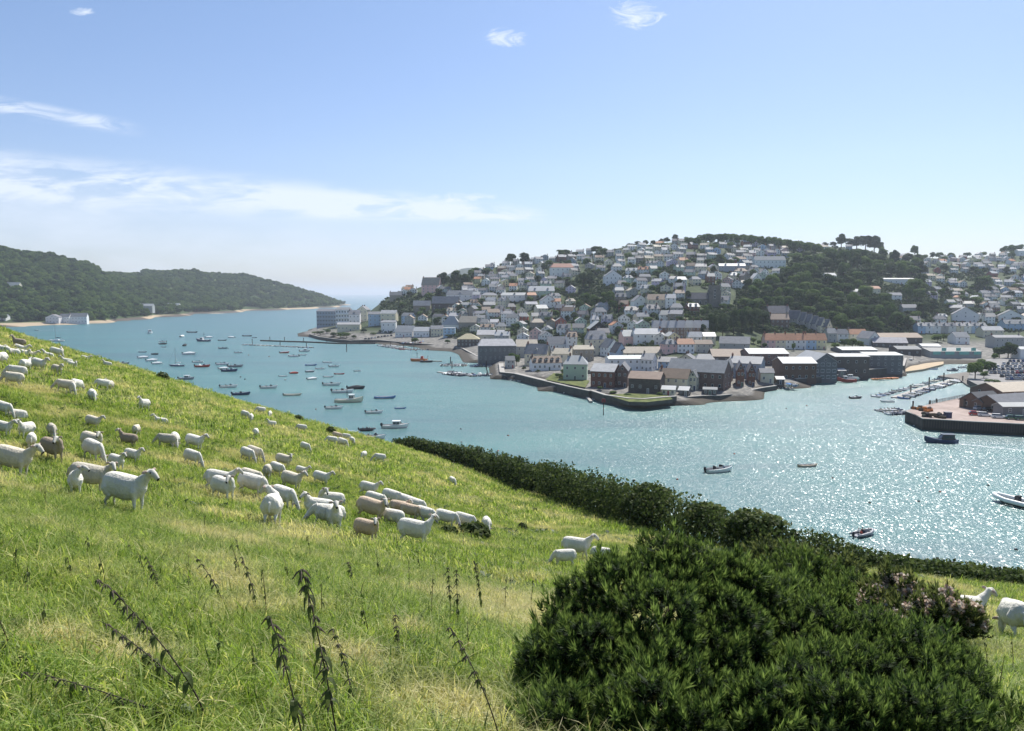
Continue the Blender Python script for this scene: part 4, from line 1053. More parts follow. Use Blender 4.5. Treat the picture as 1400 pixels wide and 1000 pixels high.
hb(1144, 1160, 468, 457, 450, 8, 5, 'white', SL, 'slate roofed cottage right of the orange terrace, right one', floors=2, nw=2, chim=1)
hb(1160, 1186, 467, 457, 450, 8, 6, 'cream', 'orange tile', 'cream house with orange roof beside the light green trees', floors=2, nw=3, chim=1)
hb(1188, 1262, 470, 462, 455, 16, 3, 'dark', 'brown tile', 'long brown roofed shed behind the grey workshop', floors=1, nw=4, chim=0)
hb(1183, 1204, 473, 463, 454, 16, 8, 'white', SL, 'white gabled workshop at the left end of the long brown roof', ridge='y', floors=1, nw=2, chim=0)
hb(1196, 1245, 476, 469, 461, 15, -14, 'dark', PS, 'workshop with wide grey roof above the creek warehouses', floors=1, nw=5, chim=0)
hb(1228, 1262, 486, 478, 473, 16, -6, 'dark', SL, 'dark workshop by the creek beach with grey roof', floors=1, nw=3, chim=0)
hb(1150, 1200, 484, 479, 474, 18, 2, 'dark grey', 'pale sheet', 'low pale roofed store behind the dark warehouse', floors=1, nw=0, chim=0)
hb(1262, 1290, 480, 474, 470, 14, -10, 'grey', 'pale sheet', 'grey shed left of the aqua green boat store', floors=1, nw=3, chim=0)
o = hb(1272, 1342, 490, 481, 475, 22, 0, 'grey', 'dark sheet', 'long boat store with aqua green panels at the head of the creek', floors=1, nw=0, chim=0, name='boat_store', cat='boat store')
if o:
    for k, (x, z, w) in enumerate([(-13, 3.6, 5), (-4.5, 3.6, 6), (5, 3.6, 6.5), (13.6, 3.6, 4.5), (-8.5, 6.0, 3), (1, 6.0, 3), (11, 6.0, 3)]):
        mb = MB(); mb.box(x - w / 2, x + w / 2, -.6, -.45, z - 1.2, z + .9); mb.build('green_panel', M['plain'], o, (.22, .55, .45))
hb(1304, 1326, 471, 461, 454, 10, 6, 'white', SL, 'white house behind the aqua green boat store', floors=2, nw=2, chim=0)
for k in range(9):
    hb(1255 + 10.5 * k, 1265 + 10.5 * k, 456, 446, 441, 9, 0, ['pale blue', 'white', 'white', 'grey', 'white', 'cream', 'white', 'pale blue', 'white'][k], SL, f'bay windowed terraced house above the aqua boat store, {ordn(k + 1)} from the left', fit=False, floors=2, nw=1, chim=1, dorm=1, group='bay windowed terrace')
hb(1370, 1420, 452, 443, 437, 10, 8, 'pale blue', SL, 'pale blue house with gable windows at the right edge', floors=2, nw=5, chim=2, dorm=3)
hb(1344, 1372, 462, 452, 446, 11, 0, 'cream', PS, 'cream block right of the bay windowed terrace', floors=2, nw=4, chim=1)
hb(1360, 1400, 476, 462, 458, 12, 0, 'grey', SL, 'grey block with tall chimneys above the car park', floors=2, nw=6, chim=2)
hb(1368, 1400, 442, 432, 424, 10, -20, 'white', SL, 'white gabled house high at the right edge below the tall trees', ridge='y', floors=2, nw=2, chim=1)
hb(1305, 1340, 442, 430, 420, 11, -22, 'white', SL, 'large white gabled house above the bay windowed terrace', ridge='y', floors=2, nw=3, chim=1)
hb(1395, 1440, 490, 478, 474, 10, 0, 'white', 'pale sheet', 'white building cut by the right edge above the car park', floors=2, nw=3, chim=0)
# --- the point, at the left end of the town
def aparts(x0, x1, yb, yt, floors, nb, wcol, label, D=None, yaw=0, gh=2.2):
    P = hit((x0 + x1) / 2, yb, gz, 290, 1900); k = P.y / 1050; W = (x1 - x0) * k; H = (yb - yt) * k
    HREC.append((x0, x1, yt, yb))
    o = house(P, W, 14, H, gh, yaw, wcol, SL, label, floors=floors, nw=nb, chim=0, name='apartment_block', cat='apartment block', wk='wide', ww=3.4, wh=1.9, hip=.12, door=False)
    for f in range(1, floors):
        mb = MB(); z = H * f / floors; mb.box(-W / 2 + .3, W / 2 - .3, -1.5, -.01, z - .12, z)
        for i in range(int(W / 1.2)): mb.box(-W / 2 + .4 + i * 1.2, -W / 2 + .46 + i * 1.2, -1.48, -1.42, z, z + .95)
        mb.box(-W / 2 + .3, W / 2 - .3, -1.5, -1.4, z + .95, z + 1.03)
        mb.build('balcony', M['white_paint'], o)
    return o
aparts(433, 460, 447, 426, 4, 7, 'blue grey', 'balconied apartment block at the tip of the point, left end', gh=2.8)
aparts(459, 478, 447, 424, 4, 5, 'white', 'balconied apartment block in the middle of the point', gh=2.6)
hb(476, 492, 449, 430, 424, 10, 5, 'white', SL, 'white house right of the balconied blocks with a bright dormer', floors=3, nw=3, chim=1, dorm=1)
hb(461, 492, 453, 444, 441, 8, 0, 'cream', PS, 'low cream annexe with arches in front of the apartment blocks', floors=1, nw=6, chim=0)
hb(488, 505, 440, 424, 419, 10, -15, 'cream', SL, 'tall cream house at the back of the point with a bright end wall', floors=3, nw=3, chim=2, ridge='y')
hb(503, 522, 446, 430, 426, 10, 3, 'pale blue', SL, 'pale blue three storey house behind the quay wall', floors=3, nw=3, chim=0)
hb(520, 543, 445, 429, 424, 10, -8, 'cream', PS, 'cream three storey house right of the pale blue one', floors=3, nw=3, chim=0)
hb(521, 541, 455, 441, 438, 9, 0, 'white', SL, 'white house with blue bays just left of the pale roofed boat sheds', floors=2, nw=3, chim=1)
hb(540, 568, 461, 454, 445, 13, -12, 'white', 'pale sheet', 'lifeboat shed with wide bright roof above the slipway', floors=1, nw=5, chim=0)
hb(565, 590, 461, 453, 447, 11, -12, 'white', 'pale sheet', 'second bright roofed boat shed right of the lifeboat shed', floors=1, nw=5, chim=0)
hb(588, 606, 460, 450, 445, 10, 4, 'cream', SL, 'cream house right of the two bright roofed boat sheds', floors=2, nw=4, chim=0)
hb(606, 622, 461, 449, 449, 8, 0, 'pale blue', 'pale sheet', 'flat topped pale blue house with tall windows', floors=3, nw=3, chim=0)
hb(625, 655, 474, 464, 456, 14, 0, 'dark', 'mossy', 'round fronted building with a mossy yellow hipped roof', floors=2, nw=6, chim=0, hip=.75)
hb(652, 690, 466, 458, 451, 14, -3, 'cream', PS, 'pale roofed hall behind the big dark harbour building', floors=1, nw=5, chim=0)
hb(604, 630, 452, 444, 432, 11, -5, 'white', 'pale sheet', 'white building with a steep pyramid roof above the flat topped house', floors=1, nw=3, chim=0, hip=.7)
hb(627, 652, 449, 441, 432, 12, -4, 'stone', 'beige tile', 'stone hall with a long beige roof above the mossy roof', floors=1, nw=4, chim=1)
# --- landmark houses on the slope above the point
hb(576, 603, 401, 390, 379, 12, -12, 'pink', 'beige tile', 'big pinkish gabled villa high on the left shoulder of the hill', floors=3, nw=4, chim=2, dorm=2)
hb(610, 650, 413, 403, 397, 10, -10, 'white', SL, 'row of white and lilac houses right of the big pinkish villa', floors=2, nw=5, chim=2, dorm=1)
hb(658, 680, 412, 404, 400, 9, 0, 'cream', SL, 'square cream house with hipped roof right of the white and lilac row', floors=2, nw=4, chim=0, hip=.5)
hb(685, 722, 414, 404, 400, 9, 0, 'white', 'pale sheet', 'white low villa with pale blue wing on the left slope', floors=2, nw=5, chim=2, dorm=1)
hb(532, 549, 411, 404, 399, 9, 5, 'stone', SL, 'stone house nearest the sea on the left shoulder of the hill', floors=1, nw=3, chim=1)
hb(590, 628, 427, 415, 405, 12, -8, 'dark', SL, 'dark stone chapel with tall buttressed wall on the left slope', wall='brick_wall', floors=1, nw=5, chim=0, wk='plain', wh=3.5, ww=.9, name='chapel', cat='chapel')
hb(565, 588, 427, 418, 411, 9, 0, 'stone', PS, 'small stone hall left of the dark chapel', wall='brick_wall', floors=1, nw=2, chim=0)
hb(826, 850, 389, 378, 370, 12, 4, 'white', SL, 'tall white villa with two gables and balconies, centre of the hillside', floors=2, nw=4, chim=0, ridge='y')
hb(864, 886, 426, 412, 404, 10, 8, 'white', SL, 'white house with one big gable below the centre villas', floors=2, nw=2, chim=1, ridge='y')
hb(884, 914, 423, 410, 402, 10, 4, 'cream', 'brown tile', 'cream and pink terrace with brown roof beside the white gable', floors=2, nw=5, chim=2, dorm=1)
hb(752, 785, 378, 366, 360, 12, 6, 'white', 'red tile', 'large white house with a reddish roof below the skyline pines', floors=2, nw=5, chim=1, hip=.2)
hb(722, 758, 407, 398, 391, 11, 4, 'pale green', 'pale sheet', 'pale green house with bright gables on the left slope', floors=2, nw=4, chim=1, dorm=2)
hb(738, 760, 422, 411, 404, 9, 10, 'white', SL, 'white gabled house with dark windows below the pale green one', floors=2, nw=3, chim=1, ridge='y')
hb(1032, 1074, 367, 356, 350, 12, 0, 'white', SL, 'wide white block with many windows right of centre on the hill', floors=2, nw=8, chim=1)
hb(984, 1020, 373, 364, 360, 10, -8, 'blue grey', 'white sheet', 'white roofed pair of gables right of centre on the hill', floors=2, nw=4, chim=0, ridge='x', dorm=2)
hb(1028, 1042, 389, 381, 374, 9, 6, 'white', 'white sheet', 'small white gable just left of the wood', floors=2, nw=2, chim=0, ridge='y')
hb(1163, 1175, 406, 399, 395, 8, 0, 'cream', 'white sheet', 'tiny white house alone in the wood', floors=1, nw=1, chim=0)
hb(1208, 1250, 389, 382, 380, 10, 0, 'white', 'white sheet', 'long flat roofed white house in the trees right of the wood', floors=1, nw=6, chim=0)
hb(1392, 1420, 350, 343, 341, 10, 0, 'white', 'white sheet', 'white house cut by the right edge on the skyline', floors=1, nw=3, chim=0)
G2 = 'houses at the foot of the big wood'
hb(1048, 1082, 437, 428, 418, 10, 10, 'stone', DS, 'long slate roofed terrace at the left foot of the big wood', floors=2, nw=6, chim=2, group=G2)
hb(1054, 1080, 449, 437, 429, 10, -5, 'dark brick', 'brown tile', 'brick house with brown roof right of the dark churchyard trees', wall='brick_wall', floors=2, nw=4, chim=2, group=G2)
for k in range(6):
    hb(1084 + 8 * k, 1095 + 8 * k, 446 + 2.2 * k, 436 + 2.2 * k, 425 + 2.4 * k, 12, 24, 'cream' if k > 3 else 'grey', SL, f'steep gabled house stepping down beside the big wood, {ordn(k + 1)} from the left', fit=False, ridge='y', floors=2, nw=2, chim=0, group='steep gabled row')
hb(1188, 1204, 402, 395, 391, 9, 6, 'cream', 'orange tile', 'small cream house with orange roof inside the right part of the wood', floors=1, nw=3, chim=0, group=G2)
hb(1216, 1234, 412, 404, 400, 9, -8, 'white', SL, 'white house in the trees at the right edge of the big wood', floors=2, nw=3, chim=1, group=G2)
hb(1232, 1256, 428, 421, 416, 9, 8, 'grey', SL, 'grey house in the trees above the bay windowed terrace', floors=2, nw=3, chim=1, group=G2)
hb(1128, 1144, 383, 377, 373, 9, 8, 'white', 'pale sheet', 'white roof showing among the dark upper trees of the wood', floors=1, nw=3, chim=0, group=G2)
hb(690, 704, 504, 493, 487, 7, 8, 'grey', SL, 'small grey store at the left end of the dark stone quay', floors=2, nw=2, chim=0, group=G1)
hb(789, 801, 508, 498, 492, 8, -10, 'white', SL, 'narrow white cottage right of the pale green house', floors=2, nw=2, chim=1, group=G1)
hb(905, 928, 541, 533, 528, 6, -18, 'cream', 'pale sheet', 'low cream hut behind the garden wall', floors=1, nw=3, chim=0, group=G1)
hb(928, 948, 542, 534, 529, 6, -24, 'dark', 'pale sheet', 'low dark boat hut below the house with a balcony', floors=1, nw=2, chim=0, group=G1)
hb(962, 984, 541, 533, 530, 6, -14, 'dark', SL, 'low lean-to against the long brick boathouse', wall='board_wall', floors=1, nw=3, chim=0, group=G1)
hb(1062, 1074, 526, 519, 515, 6, -6, 'dark', 'pale sheet', 'small dark hut between the cream boat store and the brown shed', wall='board_wall', floors=1, nw=1, chim=0, group=G1)
hb(1146, 1156, 514, 507, 504, 6, 0, 'dark grey', 'pale sheet', 'little timber hut on the slipway', wall='board_wall', floors=1, nw=1, chim=0, group=G1)
# --- church
def church():
    P = hit(977, 420, gz, 290, 1900); k = P.y / 1050
    o = empty('church', P, R(-6), 'grey stone church with a square battlemented tower among dark trees', 'church')
    w = 8.3; h = 28 * k
    mb = MB(); mb.box(-w / 2, w / 2, 0, w, -6, h)
    for i in (-1, 1):
        for j in (0, 1): mb.box(i * w / 2 - .6, i * w / 2 + .6, j * w - .6, j * w + .6, -6, h * .82)
    t_ = mb.build('tower', M['stone'], o)
    mb = MB()
    for a in range(5):
        x = -w / 2 + a * w / 4.6
        mb.box(x, x + .9, -.12, .5, h, h + 1.0); mb.box(x, x + .9, w - .5, w + .12, h, h + 1.0); mb.box(-w / 2 - .12, -w / 2 + .5, x + w / 2, x + w / 2 + .9, h + .002, h + 1.0); mb.box(w / 2 - .5, w / 2 + .12, x + w / 2, x + w / 2 + .9, h + .002, h + 1.0)
    mb.build('battlement', M['stone'], t_)
    for z in (h * .72, h * .42): put_win(t_, 0, 0, z, 1.5, 2.4, 0, 'plain', name='belfry_opening')
    put_win(t_, 0, 0, h * .58, 1.6, 1.6, 0, 'plain', name='clock_face')
    mb = MB(); V = [(-22, 2, -6), (-w / 2, 2, -6), (-w / 2, 12, -6), (-22, 12, -6), (-22, 2, 6.5), (-w / 2, 2, 6.5), (-w / 2, 12, 6.5), (-22, 12, 6.5), (-w / 2, 7, 11.5), (-22, 7, 11.5)]
    mb.add(V, [(0, 1, 5, 4), (2, 3, 7, 6), (1, 2, 6, 8, 5), (3, 0, 4, 9, 7)]); n_ = mb.build('nave', M['stone'], o)
    mb = MB(); mb.slab([(-22.4, 1.6, 6.4), (-w / 2, 1.6, 6.4), (-w / 2, 7, 11.8), (-22.4, 7, 11.8)], .25); mb.slab([(-w / 2, 12.4, 6.4), (-22.4, 12.4, 6.4), (-22.4, 7, 11.8), (-w / 2, 7, 11.8)], .25)
    mb.build('roof', M['slate_roof'], o, COLR[DS])
    for i in range(4): put_win(n_, -20 + i * 4.4, 2, 1.5, 1.4, 3.4, 0, 'plain')
church()
HREC.append((940, 990, 392, 424))

HAND = list(HREC)
# --- rows of houses climbing the hill
def inp(x, y, poly):
    c = False; n = len(poly)
    for i in range(n):
        (a, b), (d, e) = poly[i], poly[(i + 1) % n]
        if (b > y) != (e > y) and x < (d - a) * (y - b) / (e - b) + a: c = not c
    return c
NOHOUSE = [[(935, 300), (1125, 300), (1125, 333), (1000, 329), (935, 331)],                        # wood on the crown
           [(1088, 347), (1215, 340), (1228, 380), (1255, 430), (1240, 448), (1085, 452), (1060, 440), (1020, 440), (1010, 400), (1060, 385)],  # big wood
           [(960, 424), (1060, 412), (1062, 455), (965, 466)], [(795, 380), (842, 388), (842, 422), (785, 424)], [(600, 365), (642, 365), (642, 398), (606, 398)], [(540, 408), (610, 400), (600, 440), (545, 440)], [(1220, 360), (1262, 360), (1290, 440), (1250, 445)], [(1325, 375), (1362, 372), (1362, 400), (1325, 402)], [(1140, 318), (1205, 318), (1205, 342), (1140, 342)]]
def zone(x, y):
    if x < 640: return 'on the left shoulder of the hill'
    if x < 720: return 'below the two round skyline trees'
    if x < 800: return 'left of the central dark trees'
    if x < 870: return 'around the central dark trees'
    if x < 945: return 'left of the church tower'
    if x < 1010: return 'straight above the church tower'
    if x < 1100: return 'right of the church tower'
    if x < 1230: return 'over the big wood'
    if x < 1320: return 'right of the big wood'
    return 'by the right edge of the town'
SKY_ROWS = [(540, 402), (575, 384), (600, 376), (690, 354), (760, 349), (870, 337), (925, 330), (1060, 331), (1130, 336), (1200, 340), (1300, 348), (1420, 345)]
def skyrow(x): return float(np.interp(x, [a for a, _ in SKY_ROWS], [b for _, b in SKY_ROWS]))
WC = ['white'] * 15 + ['cream'] * 5 + ['pale blue', 'pink', 'pale yellow', 'grey', 'grey', 'stone', 'stone', 'pale green', 'lilac', 'brick', 'blue grey', 'red']
RC = ['grey slate'] * 6 + ['dark slate'] * 4 + ['pale slate'] * 3 + ['dark slate', 'grey slate', 'pale slate', 'grey slate'] + ['brown tile'] * 2 + ['beige tile', 'orange tile', 'pale sheet']
LC_ = {}
rh_ = random.Random(21)
HOUSES = []
NAUTO = 0; cand = []
for row in range(21):
    x = 552 + rh_.uniform(0, 8)
    while x < 1408:
        sk = skyrow(x)
        lo = 524 if 700 < x < 1000 else 470 if x < 890 else 440
        if x < 640: lo = 440
        y = sk + 5 + (lo - sk) * (row / 20.0) ** 1.2 + rh_.uniform(-1.2, 1.2)
        P = hit(x, y, gz, 290, 1900)
        if P is None or P.y > 1350: x += 10; continue
        wpx = rh_.uniform(7, 11.5) * 1050 / P.y
        dense = .9 if x < 1100 else .6 if x < 1300 else .7
        if x < 640: dense = .55
        bad = any(inp(x + wpx / 2, y, q) for q in NOHOUSE) or any(a - .5 < x + wpx / 2 < b + .5 and c + 2 < y < d + 4 for a, b, c, d in HREC[:len(HREC)])
        if y > 478 and (x < 705 or y > np.interp(x, [705, 741, 805, 860, 925, 1000], [498, 508, 517, 527, 531, 526])): bad = True
        if not bad and rh_.random() < dense: cand.append((row, x, y, P, wpx))
        x += wpx + rh_.choice([.5, 1, 2, 4, 7]) * (1 if dense == 1 else 1.6)
cand.sort(key=lambda c: c[3].y)
near_, far_ = cand[:160], cand[160:]
print('house candidates', len(cand), len(far_))
RN = ['top', 'second', 'third', 'fourth', 'fifth', 'sixth', 'seventh', 'eighth', 'ninth', 'tenth', 'eleventh', 'twelfth', 'thirteenth', 'fourteenth', 'fifteenth', 'sixteenth', 'seventeenth', 'eighteenth', 'nineteenth', 'twentieth', 'lowest']
cnt = {}
for row, x, y, P, wpx in sorted(near_, key=lambda c: (c[0], c[1])):
    W = wpx * P.y / 1050; wc = rh_.choice(WC); rc = rh_.choice(RC); gab = rh_.random() < .3; fl = 2 if rh_.random() < .85 else 3
    key = (row, zone(x, y)); cnt[key] = cnt.get(key, 0) + 1
    z_ = zone(x, y); lab = f'{wc} house {z_}, {RN[row]} row, {ordn(cnt[key])} from left'
    if len(lab.split()) > 13: lab = lab.replace(' house', '', 1) if wc in ('stone',) else lab
    d = rh_.uniform(7, 9)
    house(P, W if not gab else min(W, 9), d, (2.45 if P.y > 600 else 2.6) * fl + .3, rh_.uniform(2.2, 3.2), rh_.uniform(-28, 22), wc, rc, lab, ridge='y' if gab else 'x', hip=.35 if (not gab and rh_.random() < .2) else 0,
          floors=fl, nw=max(2, min(5, int(W / 2.6))), chim=rh_.choice([1, 1, 2, 0]), dorm=rh_.choice([0, 0, 0, 1, 2]) if not gab else 0, group='houses on the hillside of the town', wall='brick_wall' if wc in ('stone', 'brick') else 'render_wall')
    HREC.append((x, x + wpx, y - 9, y))
# the rest, far up the hill, as one mass
def f_vc(t):
    c = t.node('ShaderNodeAttribute', attribute_name='paint').outputs['Color']
    return pbr(t, mulc(t, c, gray(t, t.noise(pos(t), .5, 3), .8, 1.2)), gray(t, t.noise(pos(t), .2, 2), .5, .9), .25)
M['far_paint'] = mat('far_paint', f_vc)
mb = MB(); PC = []
def addc(n0, c): PC.extend([c] * (len(mb.F) - n0))
for row, x, y, P, wpx in far_:
    W = wpx * P.y / 1050; hw = W / 2; Dp = 8; H = 5.2; rhh = rh_.uniform(2, 3); a = R(rh_.uniform(-28, 22)); ca, sa = math.cos(a), math.sin(a)
    def tr(V): return [(P.x + v[0] * ca - v[1] * sa, P.y + v[0] * sa + v[1] * ca, P.z + v[2]) for v in V]
    wc = jit(COLW[rh_.choice(WC)]); rc = jit(COLR[rh_.choice(RC)], .15)
    gab = rh_.random() < .3; n0 = len(mb.F)
    if gab: hw = min(hw, 4.5); mb.add(tr([(-hw, 0, -4), (hw, 0, -4), (hw, Dp, -4), (-hw, Dp, -4), (-hw, 0, H), (hw, 0, H), (hw, Dp, H), (-hw, Dp, H), (0, 0, H + rhh), (0, Dp, H + rhh)]), [(0, 1, 5, 8, 4), (1, 2, 6, 5), (3, 0, 4, 7), (2, 3, 7, 9, 6)])
    else: mb.add(tr([(-hw, 0, -4), (hw, 0, -4), (hw, Dp, -4), (-hw, Dp, -4), (-hw, 0, H), (hw, 0, H), (hw, Dp, H), (-hw, Dp, H), (hw, Dp / 2, H + rhh), (-hw, Dp / 2, H + rhh)]), [(0, 1, 5, 4), (1, 2, 6, 8, 5), (3, 0, 4, 9, 7), (2, 3, 7, 6)])
    addc(n0, wc); n0 = len(mb.F); e = .35
    if gab: mb.slab(tr([(-hw - e, Dp, H - .1), (-hw - e, -e, H - .1), (0, -e, H + rhh + .15), (0, Dp, H + rhh + .15)]), .2); mb.slab(tr([(hw + e, -e, H - .1), (hw + e, Dp, H - .1), (0, Dp, H + rhh + .15), (0, -e, H + rhh + .15)]), .2)
    else: mb.slab(tr([(-hw - e, -e, H - .1), (hw + e, -e, H - .1), (hw + e, Dp / 2, H + rhh + .15), (-hw - e, Dp / 2, H + rhh + .15)]), .2); mb.slab(tr([(hw + e, Dp + e, H - .1), (-hw - e, Dp + e, H - .1), (-hw - e, Dp / 2, H + rhh + .15), (hw + e, Dp / 2, H + rhh + .15)]), .2)
    addc(n0, rc); n0 = len(mb.F)
    k = max(2, int(2 * hw / 2.6))
    for f in (0, 1):
        for c_ in range(k): xx = -hw + 2 * hw * (c_ + .5) / k; z = .8 + f * 2.5; mb.add(tr([(xx - .5, -.03, z), (xx + .5, -.03, z), (xx + .5, -.03, z + 1.3), (xx - .5, -.03, z + 1.3)]), [(0, 1, 2, 3)])
    addc(n0, (.05, .06, .07)); n0 = len(mb.F)
    V = [(hw - 1.2, Dp / 2 - .5, H + 1), (hw - .4, Dp / 2 - .5, H + 1), (hw - .4, Dp / 2 + .5, H + 1), (hw - 1.2, Dp / 2 + .5, H + 1)]; mb.add(tr(V + [(p, q, H + rhh + 1.3) for p, q, _ in V]), [(0, 1, 5, 4), (1, 2, 6, 5), (2, 3, 7, 6), (3, 0, 4, 7), (4, 5, 6, 7)])
    addc(n0, COLW[rh_.choice(['brick', 'stone'])]); HREC.append((x, x + wpx, y - 8, y))
if far_:
    me = mb.mesh('upper_town_houses'); at = me.attributes.new('paint', 'FLOAT_COLOR', 'FACE'); at.data.foreach_set('color', np.array([(*c, 1) for c in PC], np.float32).ravel())
    me.materials.append(M['far_paint']); tag(link('upper_town_houses', me), 'mass of small houses packed along the top of the hill', 'houses', kind='stuff')

# --- gardens and scrub between the houses (ground cover), then the trees
gs = np.random.default_rng(77)
scr = [crown_mesh(200 + k, 90, 3, 1.5, 1.0, .9, .6, .55, 'scrub') for k in range(5)]
PT = []; S = []
for _ in range(26000):
    x = gs.uniform(520, 1410); y = gs.uniform(320, 478) if x < 900 else gs.uniform(320, 455)
    P = hit(x, y, gz, 290, 1900)
    if P is None or P.z < 6 or P.y > 1500: continue
    if any(a < x < b and c < y < d + .5 for a, b, c, d in HREC): continue
    PT.append(P); S.append(gs.uniform(.6, 1.7))
scatter('garden_scrub', scr, np.array([tuple(p) for p in PT]), S, gs.uniform(0, 6.28, len(S)), ('green garden shrubs and scrub between the hillside houses', 'scrub'))
def T(kind, x, yb, wpx, hpx, label, group=None, zf=gz, **kw):
    P = hit(x, yb, zf, 290, 3300); y0 = yb
    while (P is None or P.y > 1420) and yb < y0 + 25: yb += 1; P = hit(x, yb, zf, 290, 3300)
    if P is None: return
    hpx += yb - y0
    k = P.y / 1050; return tree(kind, P, hpx * k, wpx * k, label, group, **kw)
# skyline and single trees
T('pine', 699, 366, 19, 23, 'wind leaned pine on the skyline, left of the two by the white houses')
T('dark', 717, 365, 17, 22, 'round dark tree on the skyline, right of the two')
T('dark', 664, 380, 15, 14, 'round tree left of the skyline pair')
T('dark', 607, 393, 22, 22, 'left of the large dark trees behind the pinkish villa'); T('dark', 622, 395, 24, 27, 'middle of the large dark trees behind the pinkish villa'); T('dark', 636, 393, 18, 20, 'right of the large dark trees behind the pinkish villa')
T('pine', 770, 354, 24, 15, 'flat topped pine on the skyline above the reddish roof'); T('pine', 786, 353, 14, 10, 'small pine right of the flat topped skyline pine')
T('pine', 815, 350, 20, 16, 'left of a pair of skyline trees with a lilac hedge'); T('round', 824, 352, 17, 14, 'right of a pair of skyline trees with a lilac hedge')
for k, (x, y, w, h) in enumerate([(862, 340, 12, 8), (872, 338, 12, 9), (882, 337, 12, 9), (893, 336, 11, 8), (904, 333, 10, 7), (912, 332, 11, 8), (923, 331, 12, 12)]): T('dark', x, y, w, h, f'small dark skyline tree left of the hilltop wood, {ordn(k + 1)} from the left', 'skyline trees')
n = 0
for k in range(30):
    x = 940 + k * 6.2; top = np.interp(x, [940, 970, 1010, 1060, 1090, 1120], [325, 319, 320, 324, 330, 333]); yb = top + 14 + (k % 3) * 2
    n += 1; T('round', x, yb - 1, 13 + (k % 4), yb - top + rnd.uniform(-1, 1), f'tree of the hilltop wood, {ordn(n)} from the left', 'trees of the hilltop wood')
for k, (x, y, w, h, kd) in enumerate([(1128, 337, 13, 6, 'dark'), (1139, 337, 12, 7, 'dark'), (1150, 338, 19, 19, 'dark'), (1160, 338, 14, 15, 'pine'), (1171, 339, 24, 17, 'dark'), (1183, 339, 22, 21, 'pine'), (1195, 340, 24, 19, 'dark'), (1203, 341, 12, 13, 'pine')]):
    T(kd, x, y, w, h, f'dark pine of the clump on the right skyline, {ordn(k + 1)} from the left', 'pine clump on the skyline')
T('round', 1250, 350, 11, 16, 'single small tree standing on the right skyline')
for k, (x, y, w, h) in enumerate([(1208, 350, 13, 9), (1222, 352, 13, 9), (1238, 354, 14, 9), (1262, 355, 12, 8), (1285, 350, 12, 6), (1300, 350, 12, 6), (1322, 350, 12, 6), (1345, 350, 10, 6), (1372, 348, 14, 12), (1383, 346, 15, 14), (1393, 344, 14, 12)]):
    T('round', x, y, w, h, f'small green tree along the right skyline, {ordn(k + 1)} from the left', 'trees along the right skyline')
# central dark trees
for k, (x, y, w, h, kd) in enumerate([(797, 397, 17, 28, 'dark'), (806, 395, 18, 24, 'dark'), (800, 421, 18, 24, 'round'), (814, 424, 20, 22, 'round'), (829, 421, 24, 27, 'round'), (793, 424, 14, 16, 'round'), (838, 424, 13, 16, 'round'), (736, 389, 16, 13, 'dark'), (744, 372, 14, 13, 'dark'), (775, 390, 18, 10, 'dark'), (700, 390, 14, 10, 'round')]):
    T(kd, x, y, w, h, f'dark leafy tree in the centre of the hillside houses, {ordn(k + 1)} of those', 'dark trees in the centre of the hillside')
# churchyard
for k, (x, y, w, h, kd) in enumerate([(975, 462, 22, 35, 'dark'), (988, 461, 22, 36, 'dark'), (1003, 458, 24, 38, 'dark'), (1014, 455, 18, 32, 'dark'), (1028, 453, 27, 36, 'dark'), (1043, 451, 22, 30, 'dark'), (962, 462, 14, 20, 'dark'), (927, 428, 12, 12, 'round'), (940, 412, 12, 16, 'tall'), (916, 416, 13, 17, 'dark'), (930, 405, 14, 16, 'dark')]):
    T(kd, x, y, w, h, f'dark churchyard tree below the church tower, {ordn(k + 1)} of the clump', 'churchyard trees')
# big wood: rows of individual crowns
n = 0; gw = random.Random(4)
BW = NOHOUSE[1]
for row, y in enumerate([356, 362, 369, 376, 384, 392, 400, 409, 418, 427, 436, 445, 451]):
    x = 1005 + (row % 2) * 7; n = 0
    while x < 1262:
        if (inp(x, y, BW) or inp(x, y, NOHOUSE[6])) and not any(a - 3 < x < b + 3 and c - 3 < y < d + 9 for a, b, c, d in HAND):
            n += 1; up = y < 393
            T('dark' if (gw.random() < (.6 if up else .25)) else 'round', x, y + 4 + gw.uniform(-2, 2), gw.uniform(15, 25), gw.uniform(15, 25), f'tree of the big wood on the hill, {ordn(row + 1)} row from the top, {ordn(n)} from left', 'trees of the big wood')
        x += gw.uniform(12, 19)
for k, (x, y, w, h, kd) in enumerate([(1344, 400, 24, 25, 'round'), (1338, 402, 14, 18, 'dark'), (1290, 372, 14, 12, 'dark'), (1252, 376, 16, 12, 'dark'), (1256, 398, 22, 14, 'round'), (1290, 402, 16, 14, 'dark'), (1262, 432, 22, 22, 'dark'), (1275, 428, 20, 20, 'dark'), (1225, 449, 24, 26, 'round'), (1240, 450, 16, 20, 'dark'), (1198, 452, 20, 15, 'round'), (1300, 424, 18, 12, 'round'), (1318, 417, 20, 14, 'round'), (1335, 418, 22, 14, 'round'), (1352, 402, 14, 12, 'round'), (1376, 374, 12, 10, 'dark'), (1392, 398, 18, 12, 'round'), (1282, 468, 16, 12, 'round'), (1290, 466, 12, 10, 'round'), (1378, 490, 26, 24, 'dark'), (1366, 490, 20, 18, 'dark')]):
    T(kd, x, y, w, h, f'tree among the scattered houses at the right of town, {ordn(k + 1)} of those', 'trees at the right of town')
